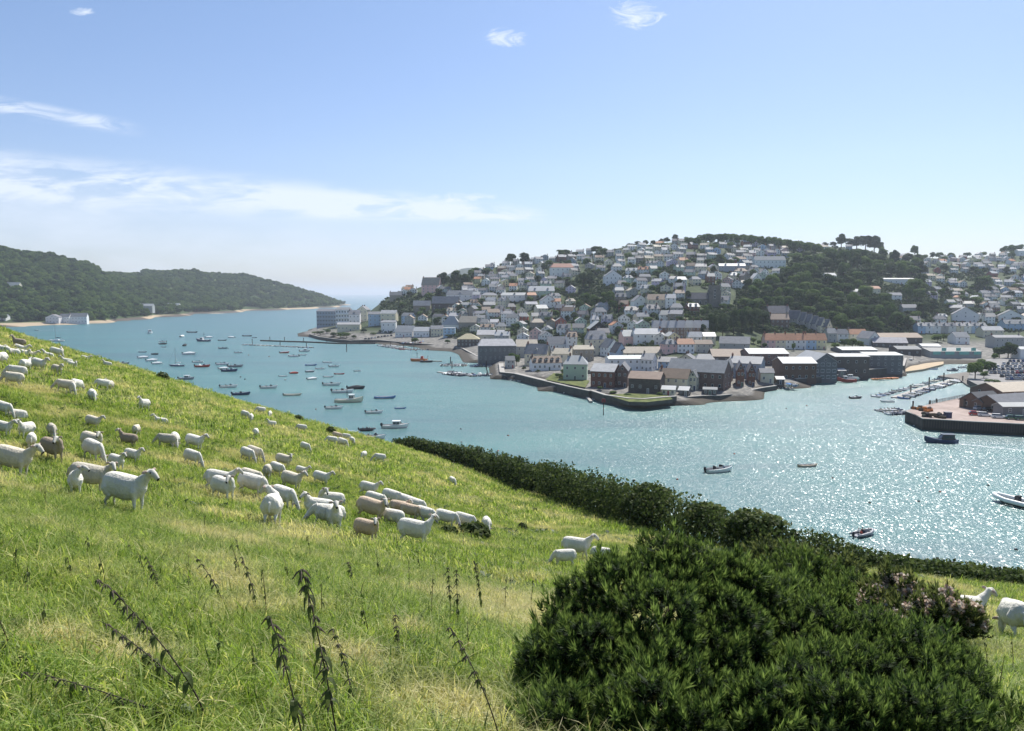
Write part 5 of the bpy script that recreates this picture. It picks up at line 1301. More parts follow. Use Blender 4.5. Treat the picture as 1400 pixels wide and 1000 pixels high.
for k, (x, y, w, h) in enumerate([(1154, 475, 16, 14), (1165, 477, 16, 17), (1176, 477, 12, 13), (1142, 478, 12, 10), (1030, 470, 14, 9), (1040, 473, 12, 9), (1045, 478, 8, 10), (1085, 480, 7, 12), (700, 497, 12, 16), (790, 487, 8, 8), (872, 488, 5, 4), (1360, 492, 10, 10)]):
    T('round', x, y, w, h, f'light green garden tree among the lower town roofs, {ordn(k + 1)} of those', 'garden trees of the lower town')
for k, (x, y, w, h) in enumerate([(438, 458, 14, 6), (447, 456, 12, 7), (456, 460, 13, 6), (466, 462, 16, 9), (474, 462, 13, 8), (484, 463, 10, 5), (430, 457, 9, 4), (497, 455, 12, 6), (510, 458, 10, 4), (612, 470, 9, 6), (636, 462, 9, 6), (706, 500, 13, 17), (698, 498, 10, 10), (716, 506, 9, 5), (735, 510, 9, 5), (548, 430, 14, 8), (560, 432, 13, 8), (574, 434, 14, 9), (600, 430, 14, 9), (551, 420, 13, 7), (630, 428, 16, 13), (645, 428, 16, 12), (656, 430, 13, 9), (545, 413, 10, 6), (560, 405, 12, 7)]):
    T(rnd.choice(['round', 'dark']), x, y, w, h, f'green bush or small tree by the point and harbour front, {ordn(k + 1)} of those', 'greenery of the harbour front')
# many small trees between the houses
n = 0
for _ in range(3000):
    if n >= 210: break
    x = gs.uniform(560, 1405); y = gs.uniform(skyrow(x) + 8, 470 if x < 900 else 448)
    if any(a + 1 < x < b - 1 and c + 3 < y < d - .5 for a, b, c, d in HREC[:130]) or any(inp(x, y, q) for q in NOHOUSE[:2]): continue
    n += 1; zc = zone(x, y); cnt[zc] = cnt.get(zc, 0) + 1; T(rnd.choice(['round', 'round', 'dark']), x, y, gs.uniform(9, 16), gs.uniform(7, 13), f'small garden tree {zc}, {ordn(cnt[zc])} of the scatter', 'small garden trees on the hillside')
    HREC.append((x - 3, x + 3, y - 3, y))

# ---------------------------------------------------------------- wooded hills across the water
gl_ = np.random.default_rng(9)
crw = [crown_mesh(300 + k, 420, 7, 5.6, 4.2, 2.9, 3.2, 1.5, 'hill_wood') for k in range(6)]
def wood(name, cols, y0, y1, n, zmin, lab, s0, s1, skip=None):
    PT = []; S = []
    while len(PT) < n:
        x = gl_.uniform(*cols); Y = gl_.uniform(y0, y1); u = (x - 700) / 1045; z = left_z(u * Y, Y)
        if z < zmin or (skip and skip(x, Y, z)): continue
        PT.append((u * Y, Y, z - .5)); S.append(gl_.uniform(s0, s1))
    scatter(name, crw, PT, S, gl_.uniform(0, 6.28, len(S)), lab)
wood('hillside_wood', (-60, 500), 1030, 3150, 9500, 4.5, ('dense dark wood covering the hills across the water', 'wood'), .9, 1.9, lambda x, Y, z: (Y > 2050 and 140 < x < 202 and z > 90) or (x < 130 and Y < 1240 and gl_.uniform() < .4))
for k, (x, D, w, h) in enumerate([(20, 1120, 34, 15), (48, 1180, 30, 14), (85, 1190, 32, 18), (118, 1230, 26, 14), (140, 1240, 30, 17), (8, 1080, 30, 10), (150, 1290, 34, 18), (165, 1300, 30, 17), (235, 1560, 30, 16), (272, 1720, 50, 18), (285, 1735, 46, 16), (262, 1715, 36, 16)]):
    u = (x - 700) / 1045; P = Vector((u * D, D, left_z(u * D, D)))
    tree('round', P, h, w * .5 if w < 40 else w * .7, f'round tree near the far shore, {ordn(k + 1)} of those from the left', 'trees by the far shore')
def lh(x0, x1, yb, D, h, rh2, wc, rc, label, **kw):
    u = ((x0 + x1) / 2 - 700) / 1045; z = max(2.0, left_z(u * D, D)); P = Vector((u * D, D, z))
    house(P, (x1 - x0) * D / 1050, kw.pop('dep', 10), h, rh2, kw.pop('yaw', 0), wc, rc, label, **kw)
lh(66, 84, 441, 1100, 8, 4, 'white', SL, 'white gabled house at the far shore, left of the pair of white houses', floors=2, nw=4, chim=1, ridge='y')
lh(84, 98, 441, 1110, 9, 4, 'white', SL, 'white house in the middle of the far shore group', floors=2, nw=4, chim=2)
lh(98, 121, 441, 1115, 9, 5, 'white', SL, 'largest white house of the far shore group, with a dark roof', floors=2, nw=6, chim=1, yaw=12)
lh(14, 32, 400, 1265, 8, 5, 'cream', 'pale sheet', 'villa with a bright roof alone in the trees on the left hill', floors=2, nw=4, chim=1)
lh(30, 42, 430, 1130, 5, 2, 'white', SL, 'small pale house by the trees low on the left hill', floors=1, nw=2, chim=0)
lh(178, 212, 421, 1420, 8, 4, 'grey', 'pale sheet', 'long building with a pale roof above the far shore, right of the sandy cove', floors=2, nw=8, chim=0)
lh(230, 248, 418, 1600, 7, 4, 'cream', 'pale sheet', 'cream house in the trees above the far red rocks', floors=2, nw=4, chim=0)
lh(0, 12, 433, 1080, 5, 3, 'white', SL, 'white cottage cut by the left edge near the far beach', floors=1, nw=3, chim=0)
# ================================================================ sheep
def f_sheepskin(t):
    o = objc(t); n = t.noise(o, 9, 4, .6); n2 = t.noise(o, 2.2, 3)
    c = mulc(t, ocol(t), t.m('MULTIPLY', gray(t, n, .86, 1.1), gray(t, n2, .74, 1.12)))
    z = t.node('ShaderNodeSeparateXYZ', {0: o}).outputs[2]
    c = t.mix(t.ss(t.m('ADD', z, t.m('MULTIPLY', n2, .15)), .26, .06), c, (.40, .35, .25))   # muddy legs
    return pbr(t, c, .9, .1, 0, bump(t, t.m('ADD', n, t.m('MULTIPLY', t.noise(o, 28, 3, .7), .3)), .03))
M['fleece'] = mat('fleece', f_sheepskin)
simple('sheep_face', (.60, .57, .50), .85, .15, var=.1)
simple('sheep_muzzle', (.035, .03, .03), .6, .3)
simple('sheep_ear', (.48, .36, .30), .85, .15)
simple('hoof', (.05, .045, .04), .6, .3)
def remeshed(name, mb, voxel, smooth=4, mats=(), assign=None):
    me = mb.mesh(name); o = bpy.data.objects.new(name, me); C.objects.link(o)
    md = o.modifiers.new('r', 'REMESH'); md.mode = 'VOXEL'; md.voxel_size = voxel; md.use_smooth_shade = True
    ms = o.modifiers.new('s', 'SMOOTH'); ms.iterations = smooth; ms.factor = .5
    dg = bpy.context.evaluated_depsgraph_get(); ev = o.evaluated_get(dg)
    m2 = bpy.data.meshes.new_from_object(ev); m2.name = name
    bpy.data.objects.remove(o); bpy.data.meshes.remove(me)
    m2.materials.clear()
    for m in mats: m2.materials.append(M[m])
    if assign: m2.polygons.foreach_set('material_index', [assign(p.center) for p in m2.polygons])
    m2.polygons.foreach_set('use_smooth', [True] * len(m2.polygons)); m2.update()
    return m2
def sheep_mesh(pose, turn=0, fat=1.0):
    mb = MB(); lz = -.33 if pose == 'lie' else 0
    T = [(-.64, .60, .05, .07), (-.60, .60, .13, .15), (-.50, .585, .19, .205), (-.32, .56, .215, .235), (-.10, .535, .235, .25), (.10, .525, .235, .25), (.28, .545, .20, .225), (.40, .575, .16, .195), (.50, .61, .11, .14), (.55, .63, .06, .08)]
    mb.tube([(x, 0, z + lz) for x, z, a, b in T], [(a * fat, b * fat) for x, z, a, b in T], 16)
    # hip and shoulder masses
    for s in (-1, 1):
        mb.tube([(-.50, s * .09, .62 + lz), (-.46, s * .13, .50 + lz), (-.42, s * .12, .38 + lz)], [.10, .13, .08], 10)
        mb.tube([(.32, s * .10, .62 + lz), (.35, s * .13, .50 + lz), (.34, s * .11, .38 + lz)], [.07, .10, .06], 10)
    if pose != 'lie':
        for s in (-1, 1):
            st = (.07 if pose == 'walk' else .0) * s
            y = .115 * s
            mb.tube([(-.43, y, .48), (-.36 + st * .5, y * 1.08, .37), (-.50 + st, y * 1.05, .235), (-.475 + st, y, .10), (-.46 + st, y, .04)], [.10, .07, .032, .026, .028], 10)
            mb.tube([(-.46 + st, y, .06), (-.44 + st, y, .0)], [.03, .036], 8)
            st = -st * 1.2
            mb.tube([(.35, y, .46), (.345 + st * .4, y, .34), (.36 + st, y * .98, .21), (.35 + st, y * .95, .09), (.36 + st, y * .95, .04)], [.075, .048, .033, .024, .028], 10)
            mb.tube([(.36 + st, y * .95, .06), (.375 + st, y * .95, .0)], [.028, .034], 8)
    else:
        for s in (-1, 1):
            mb.tube([(.36, s * .12, .16), (.50, s * .14, .06), (.36, s * .17, .03)], [.06, .035, .03], 8)
            mb.tube([(-.40, s * .16, .14), (-.22, s * .25, .10), (-.34, s * .27, .03), (-.20, s * .28, .03)], [.09, .06, .035, .028], 8)
    mb.tube([(-.60, 0, .68 + lz), (-.665, 0, .60 + lz), (-.68, 0, .46 + lz), (-.67, 0, .38 + lz)], [.03, .035, .03, .018], 8)
    # neck + head, chain in local frame then turned
    if pose == 'graze':
        ch = [(.40, .62), (.55, .56), (.68, .42), (.76, .30), (.82, .21), (.87, .13), (.90, .07), (.905, .045)]
        rad = [(.135, .17), (.105, .13), (.078, .095), (.072, .085), (.068, .080), (.055, .060), (.045, .048), (.03, .035)]
        ear = (.755, .335); hd = 5
    else:
        ch = [(.36, .60), (.48, .70), (.60, .80), (.67, .875), (.745, .885), (.83, .845), (.905, .795), (.94, .765)]
        rad = [(.14, .17), (.11, .135), (.078, .095), (.074, .088), (.072, .082), (.058, .064), (.045, .050), (.032, .038)]
        ear = (.675, .905)
    tr = R(turn); pv = .42
    def tw(x, y, z):
        k = max(0, min(1, (x - .42) / .22)) if pose != 'graze' else max(0, min(1, (x - .45) / .3))
        a = tr * k; dx = x - pv
        if pose == 'lie': z += lz
        return (pv + dx * math.cos(a) - y * math.sin(a), dx * math.sin(a) + y * math.cos(a), z)
    mb.tube([tw(x, 0, z) for x, z in ch], rad, 14)
    # brow and cheeks
    for s in (-1, 1):
        ex, ez = ear
        d = (.07, -.085) if pose == 'graze' else (.085, .005)
        mb.tube([tw(ex + .01, s * .045, ez - .01), tw(ex + d[0], s * .05, ez + d[1] - .02), tw(ex + 2 * d[0], s * .03, ez + 2 * d[1] - .05)], [.035, .034, .02], 8)
        mb.tube([tw(ex, s * .055, ez), tw(ex - .015, s * .12, ez + .012), tw(ex - .03, s * .18, ez + .005), tw(ex - .035, s * .215, ez - .01)], [(.022, .022), (.022, .040), (.018, .036), (.012, .014)], 8)
    tip = Vector(tw(ch[-1][0], 0, ch[-1][1])); hc = Vector(tw(ear[0], 0, ear[1])); ax = (tip - hc).normalized()
    eyes = [Vector(tw(*((ear[0] + .065, s * .066, ear[1] - .055) if pose == 'graze' else (ear[0] + .085, s * .066, ear[1] - .005)))) for s in (-1, 1)]
    def asg(c):
        c = Vector(c); d = (c - hc).dot(ax)
        if (c - tip).length < .048: return 2
        for e in eyes:
            if (c - e).length < .017: return 2
        side = (c - hc) - ax * d
        if abs(side.z) < .06 and .085 < side.length and -.09 < d < .05 and abs(side.length) > .10: return 3
        if d > -.02 and (c - hc).length < .36 and side.length < .12: return 1
        if pose != 'lie' and c.z < .035: return 4
        return 0
    return remeshed('sheep', mb, .0175, 3, ('fleece', 'sheep_face', 'sheep_muzzle', 'sheep_ear', 'hoof'), asg)
SH = {'S': sheep_mesh('stand'), 'L': sheep_mesh('stand', 55), 'Rr': sheep_mesh('stand', -55), 'LL': sheep_mesh('stand', 110), 'RR': sheep_mesh('stand', -85),
      'W': sheep_mesh('walk', -10), 'G': sheep_mesh('graze'), 'Gl': sheep_mesh('graze', 40), 'D': sheep_mesh('lie', 30), 'Dr': sheep_mesh('lie', -40), 'Wf': sheep_mesh('walk', 20, 1.1)}
COLSH = {'w': (.86, .82, .71), 'c': (.80, .72, .57), 't': (.68, .54, .40), 'g': (.60, .55, .45), 'b': (.42, .34, .26)}
# x, y of the feet, heading (0 right, 90 away, 180 left, 270 towards us), pose, scale, colour, label
SHEEP = [
 (172, 702, 345, 'S', .93, 'w', 'big white sheep standing side on at front left, head out to the right'),
 (118, 676, 20, 'Rr', .92, 'g', 'grey white sheep behind the big front left one, face turned to camera'),
 (104, 680, 300, 'L', .66, 'w', 'white lamb at the heels of the big front left sheep'),
 (160, 645, 330, 'S', .70, 'w', 'lamb looking right just above the big front left sheep, nearer of two'),
 (181, 634, 345, 'S', .66, 'w', 'lamb with ears out just above the big front left sheep, farther of two'),
 (128, 632, 330, 'G', .95, 'w', 'white sheep grazing in front of its twin, above the grey white sheep'),
 (125, 618, 345, 'Rr', .9, 'c', 'cream sheep seen behind the back of a grazing white one'),
 (16, 655, 355, 'S', 1.0, 'c', 'cream sheep standing side on at the left edge, head to the right'),
 (72, 633, 335, 'Rr', .95, 'b', 'brownish fleeced sheep facing right near the left edge'),
 (44, 616, 120, 'G', .75, 'w', 'white rump between the cream edge sheep and the brownish one'),
 (35, 600, 265, 'S', .75, 'w', 'white sheep facing straight to camera near the left edge'),
 (3, 597, 355, 'S', .7, 'w', 'sheep half cut off by the left edge with its head showing'),
 (72, 600, 310, 'G', .72, 'g', 'pale grey sheep grazing head down above the brownish one'),
 (3, 570, 350, 'G', .8, 'w', 'sheep cut off by the left edge above a lying white one'),
 (19, 572, 200, 'D', .85, 'w', 'white sheep lying down near the left edge'),
 (126, 586, 355, 'S', .72, 'c', 'small cream sheep walking right in the middle of the left slope'),
 (187, 597, 100, 'G', .7, 'c', 'sheep with its round rump to camera above the dark faced one'),
 (173, 612, 180, 'S', .75, 'b', 'sheep with a dark face looking left, standing apart'),
 (218, 579, 190, 'D', .72, 'w', 'small white lamb lying alone, looking left'),
 (196, 562, 260, 'S', .85, 'w', 'lone sheep standing end on below the skyline shrub'),
 (127, 550, 310, 'G', .85, 'w', 'single round sheep grazing below the pair on the upper slope'),
 (138, 533, 215, 'G', .85, 'w', 'left sheep of the pair grazing on the upper slope'),
 (151, 535, 285, 'Rr', .85, 'g', 'right sheep of the pair on the upper slope with a shaded breast'),
 (86, 537, 200, 'G', .9, 'c', 'left sheep of the three bunched on the upper slope'),
 (97, 539, 320, 'G', .9, 'w', 'middle sheep of the three bunched on the upper slope'),
 (104, 536, 80, 'G', .9, 'w', 'right sheep of the three bunched on the upper slope'),
 (20, 520, 190, 'G', 1.0, 'w', 'upper of two long sheep facing left near the left edge'),
 (16, 529, 188, 'G', .95, 'c', 'lower of two long sheep facing left near the left edge'),
 (35, 508, 90, 'S', .9, 'w', 'rump of the sheep at the left of the row of three'),
 (52, 508, 350, 'S', 1.05, 'w', 'middle sheep of the row of three, stretched to the right'),
 (78, 515, 330, 'S', .95, 'g', 'right sheep of the row of three, head up to the right'),
 (3, 500, 285, 'G', 1.0, 'w', 'sheep standing end on at the left edge below the skyline'),
 (24, 477, 185, 'S', 1.1, 'b', 'tall dark headed sheep standing on the skyline'),
 (27, 480, 0, 'D', 1.1, 'w', 'white sheep right behind the dark headed one on the skyline'),
 (4, 482, 170, 'D', 1.1, 'w', 'white sheep lying on the skyline at the left edge'),
 (17, 485, 180, 'D', 1.0, 'w', 'white sheep lying below the dark headed skyline sheep'),
 (30, 486, 10, 'Dr', 1.0, 'w', 'sheep lying flat in the middle of the skyline group'),
 (40, 488, 0, 'D', 1.0, 'c', 'cream sheep lying at the right end of the skyline group'),
 (65, 489, 170, 'D', 1.0, 'w', 'left sheep of the second skyline group'),
 (75, 488, 10, 'G', 1.05, 'w', 'middle sheep of the second skyline group'),
 (84, 488, 300, 'S', 1.05, 'g', 'right sheep of the second skyline group, head up'),
 (90, 497, 200, 'D', .95, 'w', 'left of two white sheep lying just below the skyline'),
 (98, 502, 345, 'Dr', 1.0, 'w', 'right of two white sheep lying just below the skyline'),
 (116, 492, 0, 'D', .9, 'w', 'white sheep alone on the skyline against the water'),
 (146, 500, 180, 'D', .9, 'w', 'tiny white sheep lying on the skyline above the pair'),
 (225, 613, 190, 'G', .82, 'g', 'left sheep of the tight trio in the middle of the left slope'),
 (240, 613, 300, 'G', .88, 'w', 'middle sheep of the tight trio, its back to camera'),
 (265, 616, 350, 'S', .92, 'w', 'right sheep of the tight trio, facing right'),
 (263, 638, 335, 'G', .85, 'w', 'white sheep grazing alone below the tight trio'),
 (335, 573, 330, 'G', .85, 'w', 'left sheep of the pair high on the slope below the dark workboat'),
 (344, 577, 290, 'G', .8, 'w', 'right sheep of the pair high on the slope'),
 (355, 566, 200, 'G', .85, 'w', 'sheep just showing at the skyline left of the bowed one'),
 (369, 572, 280, 'G', .85, 'w', 'sheep at the skyline with its head bowed to the water'),
 (370, 585, 210, 'S', .7, 'w', 'small sheep looking left under the skyline sheep'),
 (350, 600, 100, 'G', .8, 'w', 'sheep seen from behind alone below the skyline pair'),
 (411, 591, 185, 'G', .85, 'w', 'small white sheep grazing to the left near the brow'),
 (417, 618, 330, 'G', .75, 'w', 'sheep grazing down to the right on the middle slope'),
 (338, 631, 330, 'G', .82, 'w', 'front sheep of the pair grazing side by side to the right'),
 (347, 630, 340, 'G', .88, 'c', 'back sheep of the pair grazing side by side to the right'),
 (387, 640, 350, 'Rr', .85, 'c', 'cream sheep walking right with its head up on the middle slope'),
 (379, 652, 330, 'G', .8, 'w', 'sheep grazing behind the rump of the one facing away'),
 (366, 657, 100, 'G', .85, 'g', 'pale sheep facing away with its rump to us on the middle slope'),
 (412, 652, 345, 'S', .62, 'w', 'lamb looking right beside the cream walking sheep'),
 (398, 671, 340, 'S', .95, 'c', 'cream ewe looking right above the front flock'),
 (438, 664, 352, 'S', .8, 'w', 'small ewe strolling right behind the front flock'),
 (297, 674, 10, 'S', .92, 'w', 'sheep behind the one staring at us, left of the front flock'),
 (306, 686, 330, 'Rr', .95, 'w', 'sheep left of the front flock staring straight at us'),
 (342, 668, 345, 'G', .9, 'c', 'sheep hidden behind the broad side of another in the middle'),
 (343, 680, 350, 'G', 1.0, 'w', 'broad sided sheep right of the one staring at us'),
 (388, 697, 330, 'G', .95, 'w', 'sheep partly hidden by the big one with its rump to us'),
 (373, 722, 98, 'L', 1.0, 'w', 'big sheep with its rump to us and its head looking left'),
 (430, 714, 185, 'L', .92, 'w', 'sheep at the left of the front flock looking at us leftwards'),
 (447, 702, 200, 'LL', .92, 'w', 'white face with black ears peeping over the front flock'),
 (443, 724, 190, 'G', .9, 'w', 'rump and back between the two left faces of the front flock'),
 (458, 730, 290, 'S', .95, 'w', 'sheep facing us with black ears at the front of the flock'),
 (505, 714, 350, 'Rr', 1.05, 't', 'long tan backed sheep facing right with its face to us'),
 (502, 742, 335, 'Rr', .74, 't', 'tan lamb in front of the flock, its face to us'),
 (566, 748, 348, 'L', 1.0, 'w', 'big white sheep at the right of the front flock, head raised'),
 (503, 680, 352, 'W', .88, 'w', 'sheep walking right alone behind the front flock'),
 (512, 697, 345, 'G', .9, 'w', 'back of a white sheep behind the tan backed one'),
 (535, 693, 340, 'G', .95, 'w', 'farthest white back in the right part of the front flock'),
 (552, 698, 340, 'G', .9, 'w', 'white back sloping right at the far side of the flock'),
 (568, 704, 335, 'G', .9, 'w', 'rightmost of the far white backs of the flock'),
 (543, 706, 20, 'Rr', .8, 't', 'small tan sheep between the white backs, face turned'),
 (560, 712, 345, 'G', .85, 't', 'tan brown back in the middle of the white ones'),
 (535, 722, 160, 'G', .85, 'w', 'white sheep behind the big one with a raised head'),
 (580, 716, 340, 'G', .85, 'w', 'sheep just behind the head of the big right hand one'),
 (608, 722, 355, 'G', .9, 'w', 'sheep grazing right of the raised head'),
 (633, 725, 350, 'G', .9, 'w', 'sheep grazing behind the dark weedy shrub'),
 (666, 729, 280, 'G', .85, 'w', 'last sheep at the right end of the flock, by the weedy shrub'),
 (452, 608, 190, 'G', .85, 'w', 'left sheep of the five at the far brow'),
 (459, 601, 20, 'G', .85, 't', 'tan headed sheep behind the left one of the five at the brow'),
 (468, 612, 330, 'G', .95, 'w', 'long white sheep sloping right, middle of the five at the brow'),
 (472, 602, 180, 'G', .8, 'w', 'faint sheep behind the shrub, fourth of the five at the brow'),
 (482, 608, 300, 'G', .85, 'w', 'rightmost of the five sheep at the far brow'),
 (497, 628, 260, 'G', .75, 'w', 'left of two small sheep standing apart near the brow'),
 (517, 633, 200, 'G', .9, 'w', 'right of two small sheep standing apart near the brow'),
 (619, 665, 300, 'G', .85, 'w', 'single sheep far down the bare green slope'),
 (788, 766, 352, 'W', 1.0, 'w', 'white sheep just above the big gorse bush, head to the right'),
 (770, 776, 190, 'G', .7, 'w', 'lamb half hidden by gorse below the sheep with its head to the right'),
 (823, 772, 350, 'G', .75, 'w', 'white lamb back showing over the gorse right of the ewe'),
 (1318, 862, 12, 'S', .80, 'w', 'white sheep with a lifted head beside the blossom bush'),
 (1387, 878, 75, 'G', .84, 'w', 'white sheep with its rump to us at the right edge'),
]
for i, (x, y, hd, pose, s, c, lab) in enumerate(SHEEP):
    P = hit(x, y, field_z, 1.5)
    if P is None or P.y > 100: P = at_d(x, y, 80); P.z = field_z(P.x, P.y)
    o = bpy.data.objects.new('sheep', SH[pose]); C.objects.link(o)
    k = rnd.uniform(.94, 1.04); cc = COLSH[c]; o.color = (cc[0] * k, cc[1] * k, cc[2] * k, 1)
    a = R(hd); e = .35; dx, dy = math.cos(a), math.sin(a)
    sl = (field_z(P.x + dx * e, P.y + dy * e) - field_z(P.x - dx * e, P.y - dy * e)) / (2 * e)
    o.rotation_euler = (0, -math.atan(sl) * .8, a); o.scale = (s * .70, s * rnd.uniform(.74, .86), s * .93)
    o.location = (P.x, P.y, P.z - .015)
    tag(o, lab, 'sheep', 'sheep grazing on the hillside pasture')
# ================================================================ quays, sea walls, pontoons
def quay_wall(name, pts, top, label, th=1.1, bot=-3.5, mt='quay_wall', cap=True):
    """pts: photo pixels on the waterline"""
    W = [at_z(x, y, 0.0) for x, y in pts]; o0 = W[0].copy(); o = empty(name, o0, 0, label, 'sea wall')
    mb = MB(); cb = MB(); V = []; n = len(W); offs = []
    for i in range(n):
        d = (W[min(i + 1, n - 1)] - W[max(i - 1, 0)]).normalized(); nn = Vector((-d.y, d.x, 0))
        if nn.y < 0: nn = -nn
        offs.append(nn)
    for i in range(n):
        p = W[i] - o0; q = p + offs[i] * th
        V += [(p.x, p.y, bot), (q.x, q.y, bot), (q.x, q.y, top), (p.x, p.y, top)]
    Fc = []
    for i in range(n - 1):
        a = 4 * i; b = a + 4
        for k in range(4): k2 = (k + 1) % 4; Fc.append((a + k, b + k, b + k2, a + k2))
    Fc += [(0, 1, 2, 3), (4 * n - 4, 4 * n - 1, 4 * n - 2, 4 * n - 3)]
    mb.add(V, Fc); mb.build('wall', M[mt], o)
    if cap:
        V = []
        for i in range(n):
            p = W[i] - o0 - offs[i] * .12; q = p + offs[i] * (th + .24)
            V += [(p.x, p.y, top + .003), (q.x, q.y, top + .003), (q.x, q.y, top + .25), (p.x, p.y, top + .25)]
        cb.add(V, Fc); cb.build('coping', M['concrete'], o)
    return o
quay_wall('sea_wall', [(423, 460.5), (436, 464.5), (456, 467.5), (480, 470), (500, 469), (520, 469.5), (546, 472)], 2.6, 'stone sea wall round the point below the apartment blocks')
quay_wall('sea_wall', [(546, 472.2), (575, 474), (606, 476.5), (632, 481), (652, 492.5)], 2.4, 'stone quay wall in front of the two bright roofed boat sheds')
quay_wall('sea_wall', [(652, 493.5), (672, 494.5), (706, 494.5)], 2.2, 'low wall under the big dark harbour building')
quay_wall('sea_wall', [(682, 505), (683.5, 518), (703, 520), (741, 530)], 3.3, 'dark stone quay with a blunt left corner beside the packed pontoon', th=2.5)
quay_wall('sea_wall', [(741, 530.3), (770, 538), (805, 546)], 3.4, 'dark stone sea wall below the pale green house')
quay_wall('sea_wall', [(806, 545), (826, 552), (858, 557), (880, 558), (906, 555.5), (925, 554)], 3.4, 'curved dark sea wall holding the walled garden', th=1.4)
quay_wall('sea_wall', [(926, 552), (960, 549), (985, 548.5), (1000, 547), (1022, 543)], 2.2, 'low dark sea wall below the long brick boathouse')
quay_wall('sea_wall', [(1022, 541), (1040, 537), (1062, 533.5)], 1.9, 'low wall below the pair of narrow brick gables')
quay_wall('sea_wall', [(1088, 527), (1112, 525), (1146, 521)], 3.0, 'stone quay below the big boatyard gable')
quay_wall('sea_wall', [(1186, 517.5), (1212, 515), (1236, 511.5), (1239, 500)], 4.5, 'tall dark wall below the white roofed warehouse at the creek')
# garden inside the curved wall
P = at_z(868, 543, 3.0)
for k, (x, y, w, h, c) in enumerate([(775, 515, 18, 10, 'round'), (765, 517, 10, 6, 'round'), (838, 539, 10, 4, 'round'), (858, 543, 9, 4, 'round'), (902, 543, 8, 6, 'round'), (820, 533, 8, 4, 'round'), (790, 519, 8, 4, 'round')]):
    T('round', x, y, w * 1.3, h * 1.3, f'low garden bush behind the sea wall, {ordn(k + 1)} from the list left of the boathouses' if 0 else f'low bright garden bush on top of the dark sea wall, {ordn(k + 1)} of those', 'bushes on the sea wall', name='garden_bush', cat='bush')
def polygon_ground(name, pts, z, mt, bot=-4, wallm='quay_wall'):
    W = [at_z(x, y, z) for x, y in pts]
    me_b = MB(); n = len(W); V = [tuple(p) for p in W] + [(p.x, p.y, bot) for p in W]
    me_b.add(V, [tuple(range(n))], 0); me_b.F += [(i, i + n, (i + 1) % n + n, (i + 1) % n) for i in range(n)]; me_b.M += [1] * n
    o = me_b.build(name, [M[mt], M[wallm]]); tag(o, kind='structure'); return o
def f_pave(t):
    p = pos(t); n = t.noise(p, .12, 5, .6); n2 = t.noise(p, 1.2, 3)
    return pbr(t, t.ramp(t.m('ADD', t.m('MULTIPLY', n, .7), t.m('MULTIPLY', n2, .3)), [(.35, (.26, .20, .17)), (.55, (.38, .30, .26)), (.7, (.46, .38, .33))]), .85, .2)
M['quaytop'] = mat('quaytop', f_pave)
def f_tarmac(t):
    p = pos(t); n = t.noise(p, .3, 4)
    return pbr(t, t.ramp(n, [(.35, (.16, .155, .15)), (.65, (.27, .26, .25))]), .85, .2)
M['tarmac'] = mat('tarmac', f_tarmac)
def f_sheet(t):
    p = pos(t); w = t.node('ShaderNodeTexWave', {'Scale': .45, 'Distortion': .3, 'Vector': p}).outputs['Fac']; n = t.noise(p, .6, 4)
    z = t.node('ShaderNodeSeparateXYZ', {0: p}).outputs[2]
    c = t.mix(t.m('MULTIPLY', w, n), (.035, .032, .03), (.10, .08, .065)); c = t.mix(t.ss(z, 1.2, .6), c, (.025, .03, .02))
    return pbr(t, c, .8, .2)
M['sheetpile'] = mat('sheetpile', f_sheet)
polygon_ground('fish_quay', [(1238, 562), (1260, 572), (1330, 576), (1480, 583), (1600, 545), (1420, 520), (1362, 531), (1322, 542), (1270, 553)][::1], 3.6, 'quaytop', wallm='sheetpile')
polygon_ground('car_park', [(1322, 519), (1342, 529), (1372, 532), (1700, 540), (1700, 478), (1398, 488), (1350, 491), (1331, 501)], 3.0, 'tarmac')
def f_lawn(t): return pbr(t, t.ramp(t.noise(pos(t), .5, 4), [(.35, (.05, .075, .02)), (.65, (.16, .17, .06))]), .9, .1)
M['lawn'] = mat('lawn', f_lawn)
polygon_ground('garden_lawn', [(828, 540), (860, 549.5), (885, 550), (920, 546), (912, 540), (860, 538)], 3.35, 'lawn', bot=2)
polygon_ground('garden_lawn', [(745, 519), (800, 530), (806, 521), (760, 508)], 3.3, 'lawn', bot=2)
polygon_ground('creek_mud', [(1238, 508.2), (1262, 505), (1290, 498), (1290, 489), (1238, 492)], 1.2, 'sand', wallm='sand')
polygon_ground('creek_bank', [(1282, 514), (1310, 518), (1322, 526), (1350, 534), (1420, 530), (1420, 505), (1326, 508)], .9, 'mud' if 'mud' in M else 'stone', wallm='stone')
# coping of the fish quay
quay_wall('quay_edge', [(1239.5, 577), (1260.5, 588), (1330, 592.5), (1475, 600)], 3.62, 'dark piled face of the fish quay along the water', th=.6, mt='sheetpile')
GQ = 'buildings on the fish quay'
def dz(x, y, z): return at_z(x, y, z).y
hb(1356, 1440, 541, 535, 523, 16, 14, 'brown', 'beige tile', 'wide brown shed with pale roof at the back of the fish quay', D=dz(1380, 541, 3.6), wall='board_wall', floors=1, nw=2, chim=0, group=GQ, fit=False)
hb(1330, 1372, 560, 549, 536, 9, 22, 'brown', DS, 'smaller dark gabled shed with the green door on the fish quay', D=dz(1345, 560, 3.6), wall='board_wall', floors=1, nw=3, chim=0, group=GQ, fit=False)
hb(1350, 1430, 563, 552, 539, 11, 20, 'brown', SL, 'long dark timber shed with grey slate roof on the fish quay', D=dz(1385, 563, 3.6), wall='board_wall', floors=1, nw=6, chim=0, group=GQ, fit=False)
hb(1369, 1430, 568, 556, 551, 5, 3, 'dark grey', 'white sheet', 'low grey lean-to with a white roof edge behind the parked cars', D=dz(1395, 568, 3.6), wall='board_wall', floors=1, nw=3, chim=0, group=GQ, fit=False)
